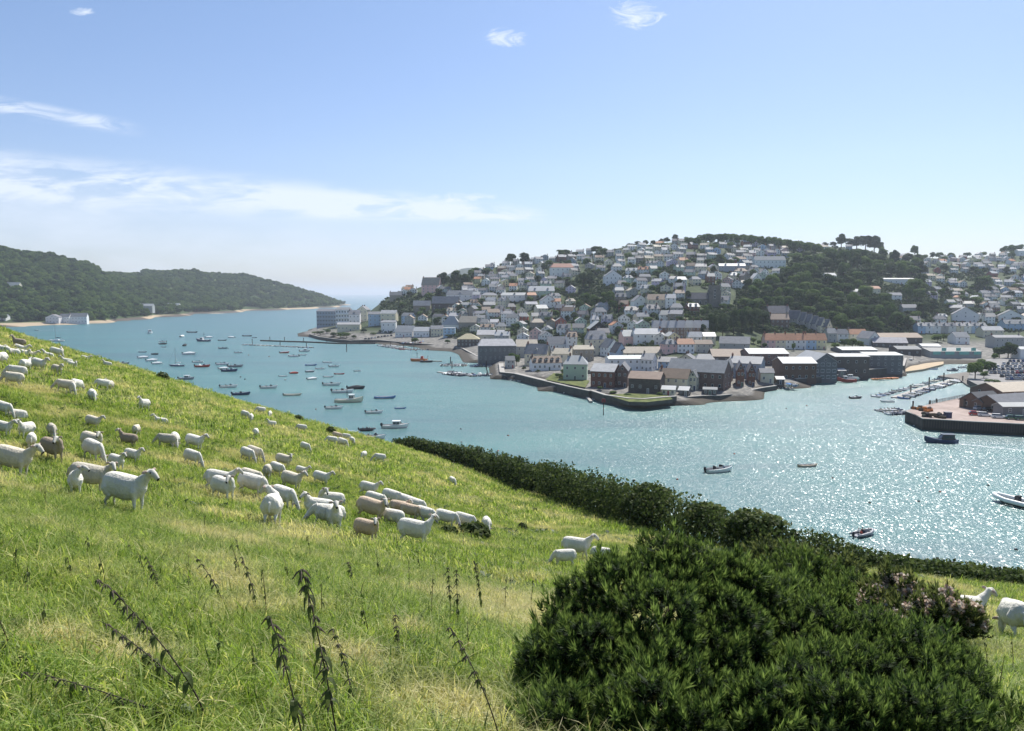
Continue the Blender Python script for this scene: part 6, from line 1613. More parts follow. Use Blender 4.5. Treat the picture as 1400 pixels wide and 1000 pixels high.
def simple_box(name, label, cat, P, dims, col, rz=0, mt='plain', parts=()):
    o = empty(name, P, R(rz), label, cat); w, d, h = dims
    mb = MB(); mb.box(-w / 2, w / 2, -d / 2, d / 2, 0, h); mb.build('body', M[mt], o, col)
    mb = MB(); mb.box(-w / 2 - .12, w / 2 + .12, -d / 2 - .12, d / 2 + .12, h + .01, h + .16); mb.build('roof', M['plain'], o, tuple(c * .6 for c in col))
    mb = MB(); mb.box(-w * .22, w * .22, -d / 2 - .06, -d / 2 - .01, .05, h * .82); mb.build('door', M['plain'], o, parts[0] if parts else tuple(c * 1.5 for c in col))
    return o
simple_box('green_porch', 'bright green porch at the left end of the fish quay sheds', 'porch', at_z(1331, 557, 3.62), (4, 1.6, 2.6), (.04, .45, .28), 20, parts=((.5, .8, .7),))
simple_box('dark_store', 'small dark wooden store left of the green porch', 'store', at_z(1320, 557, 3.62), (2.2, 2.2, 3.0), (.04, .035, .03), 10)
simple_box('blue_bin', 'dark blue bin box standing on the pink quay paving', 'bin', at_z(1295.5, 571, 3.62), (2.0, 1.6, 1.7), (.03, .035, .09), 0)
# railings along the back of the fish quay
o = empty('quay_railing', at_z(1270, 553.3, 3.6), 0, 'dark railing along the far edge of the fish quay', 'railing'); o0 = o.location
mb = MB(); rl = [at_z(x, y, 3.6) - Vector(o0) for x, y in ((1270, 553.3), (1296, 547.8), (1322, 542.5))]
for a, b in zip(rl, rl[1:]):
    L = (b - a).length
    for i in range(int(L / 1.5)): p = a.lerp(b, i * 1.5 / L); mb.box(p.x - .07, p.x + .07, p.y - .07, p.y + .07, 0, 1.2)
    for z in (.5, .8, 1.15): mb.tube([(a.x, a.y, z), (b.x, b.y, z)], .05, 4)
mb.build('rails', M['wood_dark'], o)
# crab pots heaped at the quay corner
def pot_me():
    mb = MB()
    for k in range(5): mb.tube([(-.4 + .2 * k, -.32, 0), (-.4 + .2 * k, -.3, .42), (-.4 + .2 * k, 0, .55), (-.4 + .2 * k, .3, .42), (-.4 + .2 * k, .32, 0)], .035, 5)
    for y, z in ((-.31, .02), (.31, .02), (-.3, .42), (.3, .42), (0, .55)): mb.tube([(-.42, y, z), (.42, y, z)], .035, 5)
    mb.box(-.42, .42, -.3, .3, .05, .38)
    me = mb.mesh('crab_pot'); me.materials.append(M['canvas']); return me
POT = pot_me(); n = 0
for i in range(34):
    x = rnd.uniform(1248, 1279) if i < 16 else rnd.uniform(1262, 1290); y = (558.5 + (x - 1248) * .10 + rnd.uniform(0, 3.0)) if i < 16 else (567 + (x - 1262) * .09 + rnd.uniform(0, 3.0)); n += 1
    P = at_z(x, y, 3.62); P.z += rnd.choice([0, 0, .55])
    o = link('crab_pot', POT, None, (), rnd.choice([(.55, .22, .06), (.45, .16, .05), (.06, .05, .05), (.10, .08, .06)] if i < 16 else [(.04, .04, .05), (.05, .06, .05), (.09, .07, .05)])); o.location = P; o.rotation_euler = (0, 0, rnd.uniform(0, 6)); o.scale = (1.6, 1.6, 1.6)
    tag(o, f'{"orange" if i < 16 else "dark"} crab pot in the heaps at the corner of the fish quay', 'crab pot', 'orange crab pots in the heap' if i < 16 else 'dark crab pots in the heap')

# ================================================================ cars
def loft_hull(secs, n=10):
    """secs: (x, halfwidth, keel z, sheer z, flare)"""
    mb = MB(); V = []; m = 2 * n + 1
    for x, w, k, s, fl in secs:
        for j in range(m):
            a = (j - n) / n; q = abs(a); y = math.copysign(w * (q ** fl), a) if w else 0; z = k + (s - k) * (q ** 2.2)
            V.append((x, y, z))
    Fc = []
    for i in range(len(secs) - 1):
        for j in range(m - 1): a = i * m + j; Fc.append((a, a + 1, a + m + 1, a + m))
    mb.add(V, Fc); mb.F.append(tuple(range(m))[::-1]); mb.M.append(0)
    return mb, V, m
def car_meshes(kind):
    H = {'hatch': (4.0, .80, 1.47, .62), 'estate': (4.5, .82, 1.5, .85), 'van': (4.9, .92, 1.95, .95)}[kind]; L, w, h, cabl = H; l = L / 2
    prof = [(-l, .35), (-l + .02, .75), (-l + .15, .95), (-l * .62 if kind == 'hatch' else -l + .25, 1.0 if kind != 'van' else 1.1), (l * .28, .98), (l * .75, .82), (l - .05, .62), (l, .38), (l - .1, .22), (-l + .1, .22)]
    mb = MB(); n = len(prof); V = []
    for y, s in ((-w, .96), (-w * .9, 1.0), (w * .9, 1.0), (w, .96)):
        V += [(x * (1 if abs(y) < w else .985), y, z if abs(y) < w else .2 + (z - .2) * .93) for x, z in prof]
    Fc = []
    for k in range(3):
        for i in range(n): j = (i + 1) % n; Fc.append((k * n + i, (k + 1) * n + i, (k + 1) * n + j, k * n + j))
    Fc += [tuple(range(n)), tuple(range(4 * n - 1, 3 * n - 1, -1))]
    mb.add(V, Fc); body = mb.mesh('body'); body.materials.append(M['car_paint'])
    x0, x1, x2, x3 = (-l + .12, -l + (.55 if kind == 'hatch' else .25), l * .02 if kind == 'hatch' else l * .1, l * .42)
    if kind == 'van': x2, x3 = l * .35, l * .62
    mb = MB(); V = []
    for y, z, xs in ((-w * .93, .93, (x0, x3)), (w * .93, .93, (x0, x3)), (w * .74, h - .04, (x1, x2)), (-w * .74, h - .04, (x1, x2))): V += [(xs[0], y, z), (xs[1], y, z)]
    mb.add(V, [(0, 1, 7, 6), (2, 4, 5, 3), (1, 3, 5, 7), (0, 6, 4, 2), (0, 2, 3, 1)]); gl = mb.mesh('windows'); gl.materials.append(M['glass'])
    mb = MB(); mb.box(x1 - .03, x2 + .03, -w * .75, w * .75, h - .045, h); rf = mb.mesh('roof'); rf.materials.append(M['car_paint'])
    mb = MB(); mb.tube([(0, -.11, 0), (0, .11, 0)], .32, 12, 0); mb.tube([(0, -.12, 0), (0, .12, 0)], .18, 8, 1); wh = mb.mesh('wheel'); wh.materials.append(M['dark_rubber']); wh.materials.append(M['white_paint'])
    return body, gl, rf, wh, l, w
CARS = {k: car_meshes(k) for k in ('hatch', 'estate', 'van')}
def car(P, rz, kind, col, label, group):
    b, g_, r_, w_, l, w = CARS[kind]
    o = empty('parked_car' if kind != 'van' else 'parked_van', P, R(rz), label, 'car' if kind != 'van' else 'van', group)
    link('body', b, o, (), col); link('windows', g_, o); link('roof', r_, o, (), col)
    for sx in (-.62, .62):
        for sy in (-1, 1):
            q = link('wheel', w_, o); q.location = (sx * l, sy * (w - .08), .32)
    return o
CC = {'red': (.45, .03, .04), 'white': (.72, .72, .72), 'silver': (.45, .46, .48), 'black': (.02, .02, .022), 'green': (.03, .12, .07), 'blue': (.05, .10, .28), 'grey': (.16, .17, .18)}
GC = 'cars parked on the fish quay'
car(at_z(1333.5, 568, 3.62), -20, 'hatch', CC['red'], 'red car at the left of the row on the fish quay', GC)
car(at_z(1347, 569.5, 3.62), -25, 'estate', CC['white'], 'white car right of the red one on the fish quay', GC)
car(at_z(1366, 572, 3.62), -22, 'estate', CC['white'], 'white car with red flank, third in the row on the fish quay', GC)
car(at_z(1384, 573.5, 3.62), -18, 'hatch', CC['green'], 'dark green car, fourth in the row on the fish quay', GC)
car(at_z(1397, 574.5, 3.62), -15, 'estate', CC['green'], 'dark green estate car, last in the row on the fish quay', GC)
car(at_z(1339, 560.5, 3.62), 10, 'hatch', CC['silver'], 'silver car behind the red one by the shed wall', GC)
car(at_z(1352, 562.5, 3.62), 12, 'estate', CC['black'], 'black car behind the white one by the shed wall', GC)
n = 0
for r_i, (y, x0, x1) in enumerate([(495, 1378, 1402), (498.5, 1372, 1402), (502.5, 1352, 1402), (506.5, 1352, 1402), (511, 1354, 1402), (515.5, 1368, 1402), (519.5, 1376, 1402)]):
    x = x0 + rnd.uniform(0, 3); c_ = 0
    while x < x1 + 8:
        c_ += 1; cn = rnd.choice(['silver', 'white', 'black', 'grey', 'blue', 'silver', 'white', 'red' if rnd.random() < .3 else 'grey'])
        car(at_z(x, y, 3.02), 62 + rnd.uniform(-4, 4), rnd.choice(['hatch', 'hatch', 'estate', 'van' if rnd.random() < .15 else 'estate']), CC[cn], f'{cn} car in the car park, {ordn(r_i + 1)} row from the back, {ordn(c_)} from left', 'cars in the waterside car park')
        x += rnd.uniform(5.0, 6.6)
for k, (x, y, w, h) in enumerate([(1333, 518, 26, 26), (1343, 512, 24, 22), (1354, 507, 20, 15), (1345, 517, 14, 10), (1362, 526, 16, 7), (1352, 524, 14, 6), (1326, 512, 9, 10)]):
    P = at_z(x, y, 3.0); kk = P.y / 1050; tree('round', P, h * kk, w * kk, f'yellow green waterside tree left of the car park, {ordn(k + 1)} of the group', 'trees left of the car park')

# ================================================================ boats
def hull_me(kind):
    if kind == 'speed': s = [(-2.5, .92, -.25, .55, .5), (-1.0, 1.0, -.28, .58, .5), (.5, .98, -.28, .66, .52), (1.5, .72, -.2, .76, .6), (2.2, .34, .05, .86, .75), (2.55, .03, .5, .9, 1)]
    elif kind == 'row': s = [(-2.4, .55, -.05, .5, .6), (-1.5, .82, -.15, .44, .55), (0, .92, -.18, .42, .5), (1.2, .72, -.14, .48, .58), (2.1, .32, .02, .6, .7), (2.5, .03, .3, .7, 1)]
    elif kind == 'work': s = [(-2.5, .75, -.25, .55, .5), (-1.2, .92, -.35, .5, .5), (.3, .92, -.35, .56, .5), (1.4, .70, -.28, .74, .58), (2.2, .32, -.05, .95, .7), (2.6, .03, .4, 1.08, 1)]
    elif kind == 'sail': s = [(-2.4, .5, .05, .42, .6), (-1.2, .75, -.2, .4, .6), (0, .82, -.25, .42, .6), (1.2, .60, -.15, .48, .65), (2.1, .25, .1, .56, .8), (2.6, .02, .35, .6, 1)]
    else: s = [(-2.5, .9, -.3, .7, .3), (-1, .95, -.3, .7, .3), (1, .95, -.3, .72, .3), (2.2, .9, -.1, .76, .35), (2.5, .85, .2, .78, .4)]
    mb, V, m = loft_hull(s)
    # gunwale rim and inner well
    n = len(s); b = len(mb.V); inner = []
    for i, (x, w, k, sh, fl) in enumerate(s):
        wi = max(.0, w - .12) if w > .1 else 0
        inner.append((x if 0 < i < n - 1 else x - .12 * (1 if i else -1), wi, sh))
    for i in range(n):
        x, wi, sh = inner[i]; w = s[i][1]
        mb.V += [(s[i][0], w, sh), (x, wi, sh + .03), (x, wi, max(.08, sh - .38)), (x, -wi, max(.08, sh - .38)), (x, -wi, sh + .03), (s[i][0], -w, sh)]
    for i in range(n - 1):
        for k in range(5): a = b + i * 6 + k; mb.F.append((a, a + 6, a + 7, a + 1)); mb.M.append(0 if k in (0, 4) else (1 if k != 2 else 2))
    for i in (0, n - 1):
        a = b + i * 6; mb.F.append((a, a + 1, a + 2, a + 3, a + 4, a + 5) if i else (a + 5, a + 4, a + 3, a + 2, a + 1, a)); mb.M.append(0)
    me = mb.mesh('hull', False); 
    me.polygons.foreach_set('use_smooth', [p.material_index == 0 for p in me.polygons])
    for k in ('hull_paint', 'white_paint', 'deckfloor'): me.materials.append(M[k])
    return me, s
simple('deckfloor', (.32, .31, .29), .8, .2, var=.15)
simple('rib_tube', None, .45, .4, usecol=True, var=.1)
BM = {}
for k in ('speed', 'row', 'work', 'sail', 'barge'): BM[k], BM[k + '_s'] = hull_me(k)
def mk(fn, name, mats, smooth=False):
    mb = MB(); fn(mb); me = mb.mesh(name, smooth)
    for m in mats: me.materials.append(M[m])
    return me
BM['outboard'] = mk(lambda b: (b.tube([(-.05, 0, .35), (-.1, 0, .75), (0, 0, .98)], [(.15, .2), (.2, .26), (.13, .16)], 8), b.box(-.1, .08, -.07, .07, -.4, .4)), 'outboard', ['dark_rubber'])
BM['console'] = mk(lambda b: (b.box(-.3, .25, -.35, .35, 0, .75), b.box(-.35, .1, -.3, .3, .76, .82)), 'console', ['canvas'])
BM['seat'] = mk(lambda b: (b.box(-.3, .3, -.45, .45, 0, .4), b.box(-.36, -.26, -.45, .45, .2, .8)), 'seat', ['canvas'])
BM['thwart'] = mk(lambda b: b.box(-.13, .13, -.8, .8, 0, .05), 'thwart', ['wood_grey'])
def screen(b):
    b.add([(-.1, -.75, 0), (.45, -.4, 0), (.45, .4, 0), (-.1, .75, 0), (-.25, -.62, .42), (.18, -.34, .42), (.18, .34, .42), (-.25, .62, .42)], [(0, 1, 5, 4), (1, 2, 6, 5), (2, 3, 7, 6)])
BM['windscreen'] = mk(screen, 'windscreen', ['glass'])
def coverm(b):
    V = []; xs = [(-2.2, .9, .62, .70), (-1.0, 1.0, .64, 1.02), (.3, 1.0, .70, 1.18), (1.4, .72, .80, 1.0), (2.3, .22, .90, .94)]
    for x, w, z0, z1 in xs: V += [(x, -w, z0), (x, -w * .5, z0 + (z1 - z0) * .8), (x, 0, z1), (x, w * .5, z0 + (z1 - z0) * .8), (x, w, z0)]
    b.add(V, [(5 * i + j, 5 * i + 5 + j, 5 * i + 6 + j, 5 * i + 1 + j) for i in range(4) for j in range(4)] + [(0, 1, 2, 3, 4), (24, 23, 22, 21, 20)])
BM['cover'] = mk(coverm, 'cover', ['canvas'])
def cabinm(b):
    b.add([(-.9, -.62, 0), (.9, -.62, 0), (.9, .62, 0), (-.9, .62, 0), (-.8, -.54, .95), (.55, -.54, .95), (.55, .54, .95), (-.8, .54, .95)], [(0, 1, 5, 4), (1, 2, 6, 5), (2, 3, 7, 6), (3, 0, 4, 7)], 0)
    b.box(-.92, .68, -.62, .62, .951, 1.03, 0)
BM['cabin'] = mk(cabinm, 'cabin', ['hull_paint'])
def cabw(b):
    b.add([(.885, -.5, .42), (.885 - .0, .5, .42), (.62, .46, .88), (.62, -.46, .88)], [(0, 1, 2, 3)])
    for s in (-1, 1):
        for x0, x1 in ((-.7, -.15), (-.05, .5)): b.box(x0, x1, s * .612 - .02, s * .612 + .02, .42, .82)
BM['cabin_windows'] = mk(cabw, 'windows', ['glass'])
def tubem(b):
    pts = [(-2.4, -.85, .42), (-1, -.9, .42), (.8, -.88, .46), (1.7, -.6, .55), (2.3, -.2, .64), (2.4, 0, .66), (2.3, .2, .64), (1.7, .6, .55), (.8, .88, .46), (-1, .9, .42), (-2.4, .85, .42)]
    b.tube(pts, [.16] + [.24] * 9 + [.16], 8)
BM['tube'] = mk(tubem, 'tube', ['rib_tube'], True)
BM['ribhull'] = mk(lambda b: b.add([(-2.2, -.75, .25), (1.6, -.6, .3), (2.2, 0, .45), (1.6, .6, .3), (-2.2, .75, .25), (-2.2, 0, -.3), (1.4, 0, -.15)], [(0, 1, 2, 3, 4), (0, 5, 6, 1), (1, 6, 2), (2, 6, 3), (3, 6, 5, 4), (0, 4, 5)]), 'hull', ['hull_paint'])
BM['mast'] = mk(lambda b: (b.tube([(0, 0, .4), (0, 0, 6.2)], [.05, .03], 6), b.tube([(0, 0, 1.2), (-1.9, 0, 1.15)], .035, 6), b.tube([(0, 0, 6.1), (2.4, 0, .7)], .012, 4), b.tube([(0, 0, 6.1), (-2.3, 0, .6)], .012, 4)), 'mast', ['wood_grey'])
BM['sailroll'] = mk(lambda b: b.tube([(-.1, 0, 1.32), (-1.0, 0, 1.3), (-1.85, 0, 1.24)], [.06, .12, .05], 7), 'furled_sail', ['canvas'], True)
BM['shortmast'] = mk(lambda b: (b.tube([(0, 0, .9), (0, 0, 3.0)], [.06, .035], 6), b.tube([(-.35, 0, 2.3), (.35, 0, 2.3)], .03, 4)), 'mast', ['dark_rubber'])
BM['coach'] = mk(lambda b: b.add([(-.8, -.42, .38), (1.2, -.3, .42), (1.2, .3, .42), (-.8, .42, .38), (-.75, -.36, .68), (.9, -.24, .64), (.9, .24, .64), (-.75, .36, .68)], [(0, 1, 5, 4), (1, 2, 6, 5), (2, 3, 7, 6), (3, 0, 4, 7), (4, 5, 6, 7)]), 'coachroof', ['white_paint'])
HC = {'white': (.80, .80, .78), 'cream': (.72, .66, .52), 'navy': (.03, .05, .12), 'dark': (.04, .04, .045), 'red': (.45, .06, .04), 'blue': (.10, .22, .45), 'green': (.06, .16, .10), 'grey': (.30, .31, .33), 'orange': (.60, .18, .04), 'tan': (.50, .38, .25)}
def boat(kind, P, L, rz, hc, label, group=None, cc='dark', name=None, cat='boat', parts=True):
    s = L / 5.0
    nm = name or {'speed': 'motor_boat', 'covered': 'covered_boat', 'row': 'rowing_boat', 'rib': 'inflatable_boat', 'work': 'fishing_boat', 'sail': 'sailing_boat', 'cabin': 'cabin_cruiser', 'launch': 'launch', 'barge': 'work_barge', 'open': 'motor_boat'}[kind]
    o = empty(nm, (P.x, P.y, 0), R(rz), label, cat, group); o.scale = (s, s * .96, s)
    def add(nm, me, loc=(0, 0, 0), col=None, sc_=None):
        q = link(nm, BM[me], o, (), col); q.location = loc
        if sc_: q.scale = sc_
        return q
    hcol = jit(HC[hc], .06); c2 = HC.get(cc, (.05, .05, .06))
    if kind in ('speed', 'covered', 'open', 'cabin', 'launch'): add('hull', 'speed' if kind != 'launch' else 'work', (0, 0, 0), hcol)
    if kind == 'speed': add('windscreen', 'windscreen', (.5, 0, .68)); add('seat', 'seat', (-.6, 0, .25), c2); add('outboard', 'outboard', (-2.65, 0, 0))
    elif kind == 'open': add('console', 'console', (-.1, 0, .2), c2); add('seat', 'seat', (-1.2, 0, .2), c2, (1, 1, .8)); add('outboard', 'outboard', (-2.65, 0, 0))
    elif kind == 'covered': add('cover', 'cover', (0, 0, 0), c2); add('outboard', 'outboard', (-2.65, 0, 0))
    elif kind == 'row':
        add('hull', 'row', (0, 0, 0), hcol)
        for x in (-1.3, 0, 1.1): add('thwart', 'thwart', (x, 0, .33), None, (1, .95 if x == 0 else .8, 1))
        if cc == 'motor': add('outboard', 'outboard', (-2.5, 0, -.1), None, (.8, .8, .8))
    elif kind == 'rib': add('hull', 'ribhull', (0, 0, 0), HC['grey']); add('tube', 'tube', (0, 0, 0), hcol); add('console', 'console', (0, 0, .3), c2, (.8, .8, .9)); add('outboard', 'outboard', (-2.5, 0, 0))
    elif kind == 'work': add('hull', 'work', (0, 0, 0), hcol); q = add('wheelhouse', 'cabin', (.55, 0, .35), c2 if cc != 'dark' else HC['white'], (.62, .9, 1.05)); w = link('windows', BM['cabin_windows'], q); add('mast', 'shortmast', (-.3, 0, .1))
    elif kind == 'cabin': q = add('cabin', 'cabin', (.25, 0, .4), c2, (1, 1.05, .95)); link('windows', BM['cabin_windows'], q); add('outboard', 'outboard', (-2.65, 0, 0))
    elif kind == 'launch': q = add('cabin', 'cabin', (-.9, 0, .35), c2, (1.25, 1.1, 1.0)); link('windows', BM['cabin_windows'], q)
    elif kind == 'sail':
        add('hull', 'sail', (0, 0, 0), hcol); add('coachroof', 'coach', (.1, 0, 0)); add('mast', 'mast', (.45, 0, 0)); add('furled_sail', 'sailroll', (.45, 0, -.02), c2)
    elif kind == 'barge': add('hull', 'barge', (0, 0, 0), hcol); add('deckhouse', 'cabin', (-.9, 0, .6), c2, (.5, .8, .9)); add('mast', 'shortmast', (.6, 0, 0))
    return o
# photo x, y of the waterline middle, width in px, heading (0 bow right, 180 bow left), kind, hull, second colour, label
BOATS = [
 (78, 467, 22, 178, 'sail', 'white', 'navy', 'white sailing boat with a mast, far left on the water'),
 (205, 456, 12, 290, 'cabin', 'white', 'white', 'white cabin cruiser coming towards us near the far shore'),
 (50, 452, 5, 180, 'row', 'dark', '', 'dark speck of a boat ahead of the wake at far left'),
 (222, 468, 9, 185, 'open', 'white', 'dark', 'small white boat beside two dark ones below the cruiser'), (223, 471, 8, 20, 'covered', 'dark', 'dark', 'small dark boat right of the white one below the cruiser'), (224, 475, 6, 0, 'row', 'dark', 'motor', 'tiny dark boat under the two below the cruiser'),
 (108, 484, 12, 5, 'open', 'grey', 'white', 'grey boat just above the grassy skyline at the left'),
 (195, 482, 10, 0, 'row', 'grey', '', 'low grey boat above the three white covered ones'), (212, 485, 8, 0, 'covered', 'dark', 'dark', 'small dark covered boat above the three white ones'),
 (196, 490, 12, 8, 'covered', 'white', 'white', 'left one of the three white boats in a slanting row'), (208, 494, 13, 8, 'covered', 'white', 'white', 'middle one of the three white boats in a slanting row'), (215, 498, 12, 8, 'covered', 'white', 'white', 'right one of the three white boats in a slanting row'),
 (166, 499, 18, 4, 'speed', 'grey', 'dark', 'grey motor boat close above the grassy skyline'),
 (249, 461, 6, 95, 'covered', 'white', 'white', 'white boat stern on below the far sandy cove'), (253, 473, 6, 100, 'covered', 'dark', 'dark', 'dark boat stern on left of the workboat'),
 (262, 455, 13, 175, 'row', 'dark', 'motor', 'dark boat pulling a wake below the far rocks'),
 (278, 467, 17, 170, 'work', 'navy', 'dark', 'dark workboat with a tall pole, upper middle of the moorings'), (286, 462, 7, 30, 'covered', 'white', 'white', 'white boat just behind the dark workboat'),
 (242, 501, 18, 182, 'sail', 'navy', 'white', 'navy hulled sailing boat with a mast near the skyline'), (259, 485, 15, 5, 'covered', 'white', 'white', 'white boat under a smooth pale cover, middle of the moorings'),
 (304, 466, 10, 0, 'row', 'dark', 'motor', 'dark open boat right of the dark workboat'), (316, 462, 8, 180, 'covered', 'white', 'white', 'round white covered boat right of the dark workboat'), (305, 477, 10, 0, 'open', 'grey', 'dark', 'grey boat below the dark open one'),
 (326, 483, 9, 0, 'open', 'white', 'dark', 'white boat left of the long low pontoon of tenders'),
 (338, 460, 11, 0, 'row', 'dark', 'motor', 'dark open boat above the left end of the pontoons'), (348, 462, 6, 0, 'row', 'dark', 'motor', 'tiny dark boat above the left end of the pontoons'),
 (271, 496, 12, 10, 'speed', 'white', 'dark', 'white motor boat above the red trimmed one'), (277, 502, 17, 6, 'speed', 'red', 'white', 'red trimmed motor boat in the middle of the moorings'),
 (305, 499, 15, 6, 'speed', 'white', 'dark', 'white motor boat, topmost of the cluster of four'), (322, 502, 17, 6, 'open', 'grey', 'dark', 'pale grey boat at the right of the cluster of four'), (306, 505, 12, 6, 'covered', 'white', 'white', 'white covered boat at the left of the cluster of four'), (314, 508, 18, 5, 'speed', 'navy', 'dark', 'dark hulled boat at the bottom of the cluster of four'),
 (255, 519, 18, 4, 'cabin', 'grey', 'white', 'grey cabin boat touching the grassy skyline'), (313, 530, 19, 10, 'speed', 'white', 'dark', 'white motor boat alone below the cluster of four'), (330, 540, 20, 10, 'open', 'navy', 'dark', 'dark motor boat with two people shapes by the skyline shrub'),
 (368, 531, 19, 8, 'speed', 'white', 'dark', 'white boat with black canopy in the middle of the near moorings'), (400, 541, 21, 7, 'row', 'cream', 'motor', 'cream open boat in the middle of the near moorings'),
 (372, 550, 1, 0, None, '', '', ''),
 (387, 515, 10, 5, 'row', 'white', 'motor', 'small white boat left of the little red one'), (402, 511, 10, 5, 'covered', 'red', 'red', 'little red boat left of the round white covered one'), (427, 519, 11, 25, 'covered', 'white', 'white', 'round boat under a bright white cover'),
 (389, 483, 10, 20, 'covered', 'red', 'grey', 'reddish boat under the end of the tender pontoon'), (401, 488, 13, 180, 'open', 'white', 'dark', 'white and dark boat below the reddish covered one'), (414, 486, 10, 5, 'row', 'white', 'motor', 'small white boat right of the white and dark one'), (417, 481, 12, 5, 'cabin', 'white', 'white', 'white cabin boat just below the tender pontoon'),
 (425, 500, 14, 0, 'row', 'blue', '', 'blue grey open boat in the middle of the channel'), (424, 509, 10, 10, 'covered', 'grey', 'grey', 'grey boat above the bright white covered one'), (438, 505, 10, 10, 'speed', 'white', 'dark', 'small white motor boat right of the grey one'),
 (448, 496, 11, 3, 'row', 'white', 'motor', 'white open boat, upper right of the channel boats'), (457, 502, 12, 5, 'speed', 'white', 'dark', 'white boat below the upper right one'), (449, 516, 12, 4, 'row', 'white', 'motor', 'white open boat left of the red brown one'), (464, 512, 12, 5, 'row', 'red', 'motor', 'red brown open boat in the channel'), (489, 508, 8, 5, 'speed', 'white', 'dark', 'small white boat standing apart at the right of the channel'),
 (454, 527, 20, 5, 'open', 'white', 'dark', 'white motor boat above the pair of dark canopied ones'), (469, 537, 25, 3, 'open', 'white', 'dark', 'left boat of the pair of dark canopied ones'), (487, 532, 20, 2, 'covered', 'dark', 'dark', 'dark covered boat, right one of the canopied pair'),
 (477, 550, 33, 3, 'work', 'cream', 'white', 'cream fishing boat with a low wheelhouse, largest in the channel'), (526, 545, 26, 2, 'row', 'blue', '', 'long blue grey rowing boat alone in the channel'), (547, 559, 14, 2, 'row', 'blue', '', 'barely floating dark dinghy right of the long rowing boat'),
 (457, 559, 20, 5, 'speed', 'white', 'dark', 'white boat with a black engine under the fishing boat'), (512, 565, 20, 5, 'speed', 'white', 'dark', 'white boat with dark canopy below the long rowing boat'),
 (541, 585, 31, 3, 'cabin', 'white', 'white', 'white motor cruiser with a black engine nearest the skyline'), (510, 600, 30, 2, 'speed', 'white', 'dark', 'white motor boat half behind the grassy brow'), (502, 589, 20, 2, 'rib', 'dark', 'dark', 'dark inflatable speeding with people and a long wake'),
 (983, 645, 34, 16, 'speed', 'white', 'dark', 'white motor boat with a black engine alone on the glittering water'), (1104, 638, 25, 8, 'row', 'tan', '', 'tan wooden boat with a post amidships on the glittering water'), (1180, 732, 31, 30, 'rib', 'grey', 'dark', 'grey inflatable with people aboard, nearest the hedge'),
 (1391, 691, 32, 118, 'rib', 'white', 'dark', 'white inflatable cut by the right edge'), (1286, 605, 37, 176, 'launch', 'navy', 'dark', 'launch with a dark wheelhouse leaving a wake off the fish quay'),
 (1170, 545, 15, 8, 'speed', 'dark', 'white', 'small motor boat in the mouth of the creek'), (1213, 550, 17, 178, 'row', 'white', '', 'white open boat just left of the long packed pontoon'),
 (778, 538, 14, 6, 'row', 'white', '', 'white dinghy floating below the dark sea wall'), (812, 547, 14, 4, 'row', 'white', '', 'white dinghy at the foot of the steps in the sea wall'),
 (1276, 505.5, 11, 0, 'row', 'blue', '', 'pale blue skiff in the head of the creek'), (1303, 507.5, 13, 0, 'cabin', 'grey', 'grey', 'grey boat anchored in the head of the creek'), (1316, 503.5, 10, 5, 'speed', 'white', 'dark', 'small white boat beside the trees in the creek'), (1323, 501, 6, 5, 'speed', 'white', 'dark', 'tiniest white boat beside the trees in the creek'),
 (1254, 582.5, 10, 3, 'row', 'white', '', 'white tender tied under the corner of the fish quay'),
 (987, 547, 14, 3, 'row', 'white', '', 'white dinghy below the long brick boathouse'), (1025, 542, 12, 5, 'row', 'cream', '', 'cream dinghy below the pair of narrow brick gables'), (1038, 533.5, 13, 5, 'row', 'white', '', 'white dinghy on the foreshore right of the narrow brick gables'),
 (1247, 499, 16, 165, 'work', 'dark', 'dark', 'dark old boat hauled up on the creek beach'),
]
for (x, y, w, hd, kind, hc, cc, lab) in BOATS:
    if not kind: continue
    P = at_z(x, y, 0); L = w * P.y / 1050 / max(.55, abs(math.cos(R(hd)))); L = min(L * 1.15, 14)
    o = boat(kind, P, L, hd, hc, lab, 'boats on the moorings' if y < 605 and x < 560 else None, cc)
    if 'creek beach' in lab: o.location.z = 1.2
def tenders(name, pts, n, side, off, Lr, kinds, group, labf, z=0, rzo=90, cols=None):
    W = [at_z(x, y, 0) for x, y in pts]; seg = [(b - a).length for a, b in zip(W, W[1:])]; tot = sum(seg)
    for i in range(n):
        d = tot * (i + .5) / n + rnd.uniform(-.25, .25) * tot / n; k = 0
        while d > seg[k] and k < len(seg) - 1: d -= seg[k]; k += 1
        a, b = W[k], W[k + 1]; t_ = (b - a).normalized(); p = a + t_ * min(d, seg[k]); nn = Vector((-t_.y, t_.x, 0)) * side
        P = p + nn * off; ang = math.degrees(math.atan2(nn.y, nn.x)) + 180 + rnd.uniform(-12, 12)
        kd = rnd.choice(kinds); hc = rnd.choice(cols or ['white', 'white', 'white', 'grey', 'navy', 'cream', 'blue', 'grey'])
        boat(kd, P, rnd.uniform(*Lr), ang, hc, labf(hc, i + 1), group, rnd.choice(['dark', 'grey', 'white', 'navy', 'motor']))
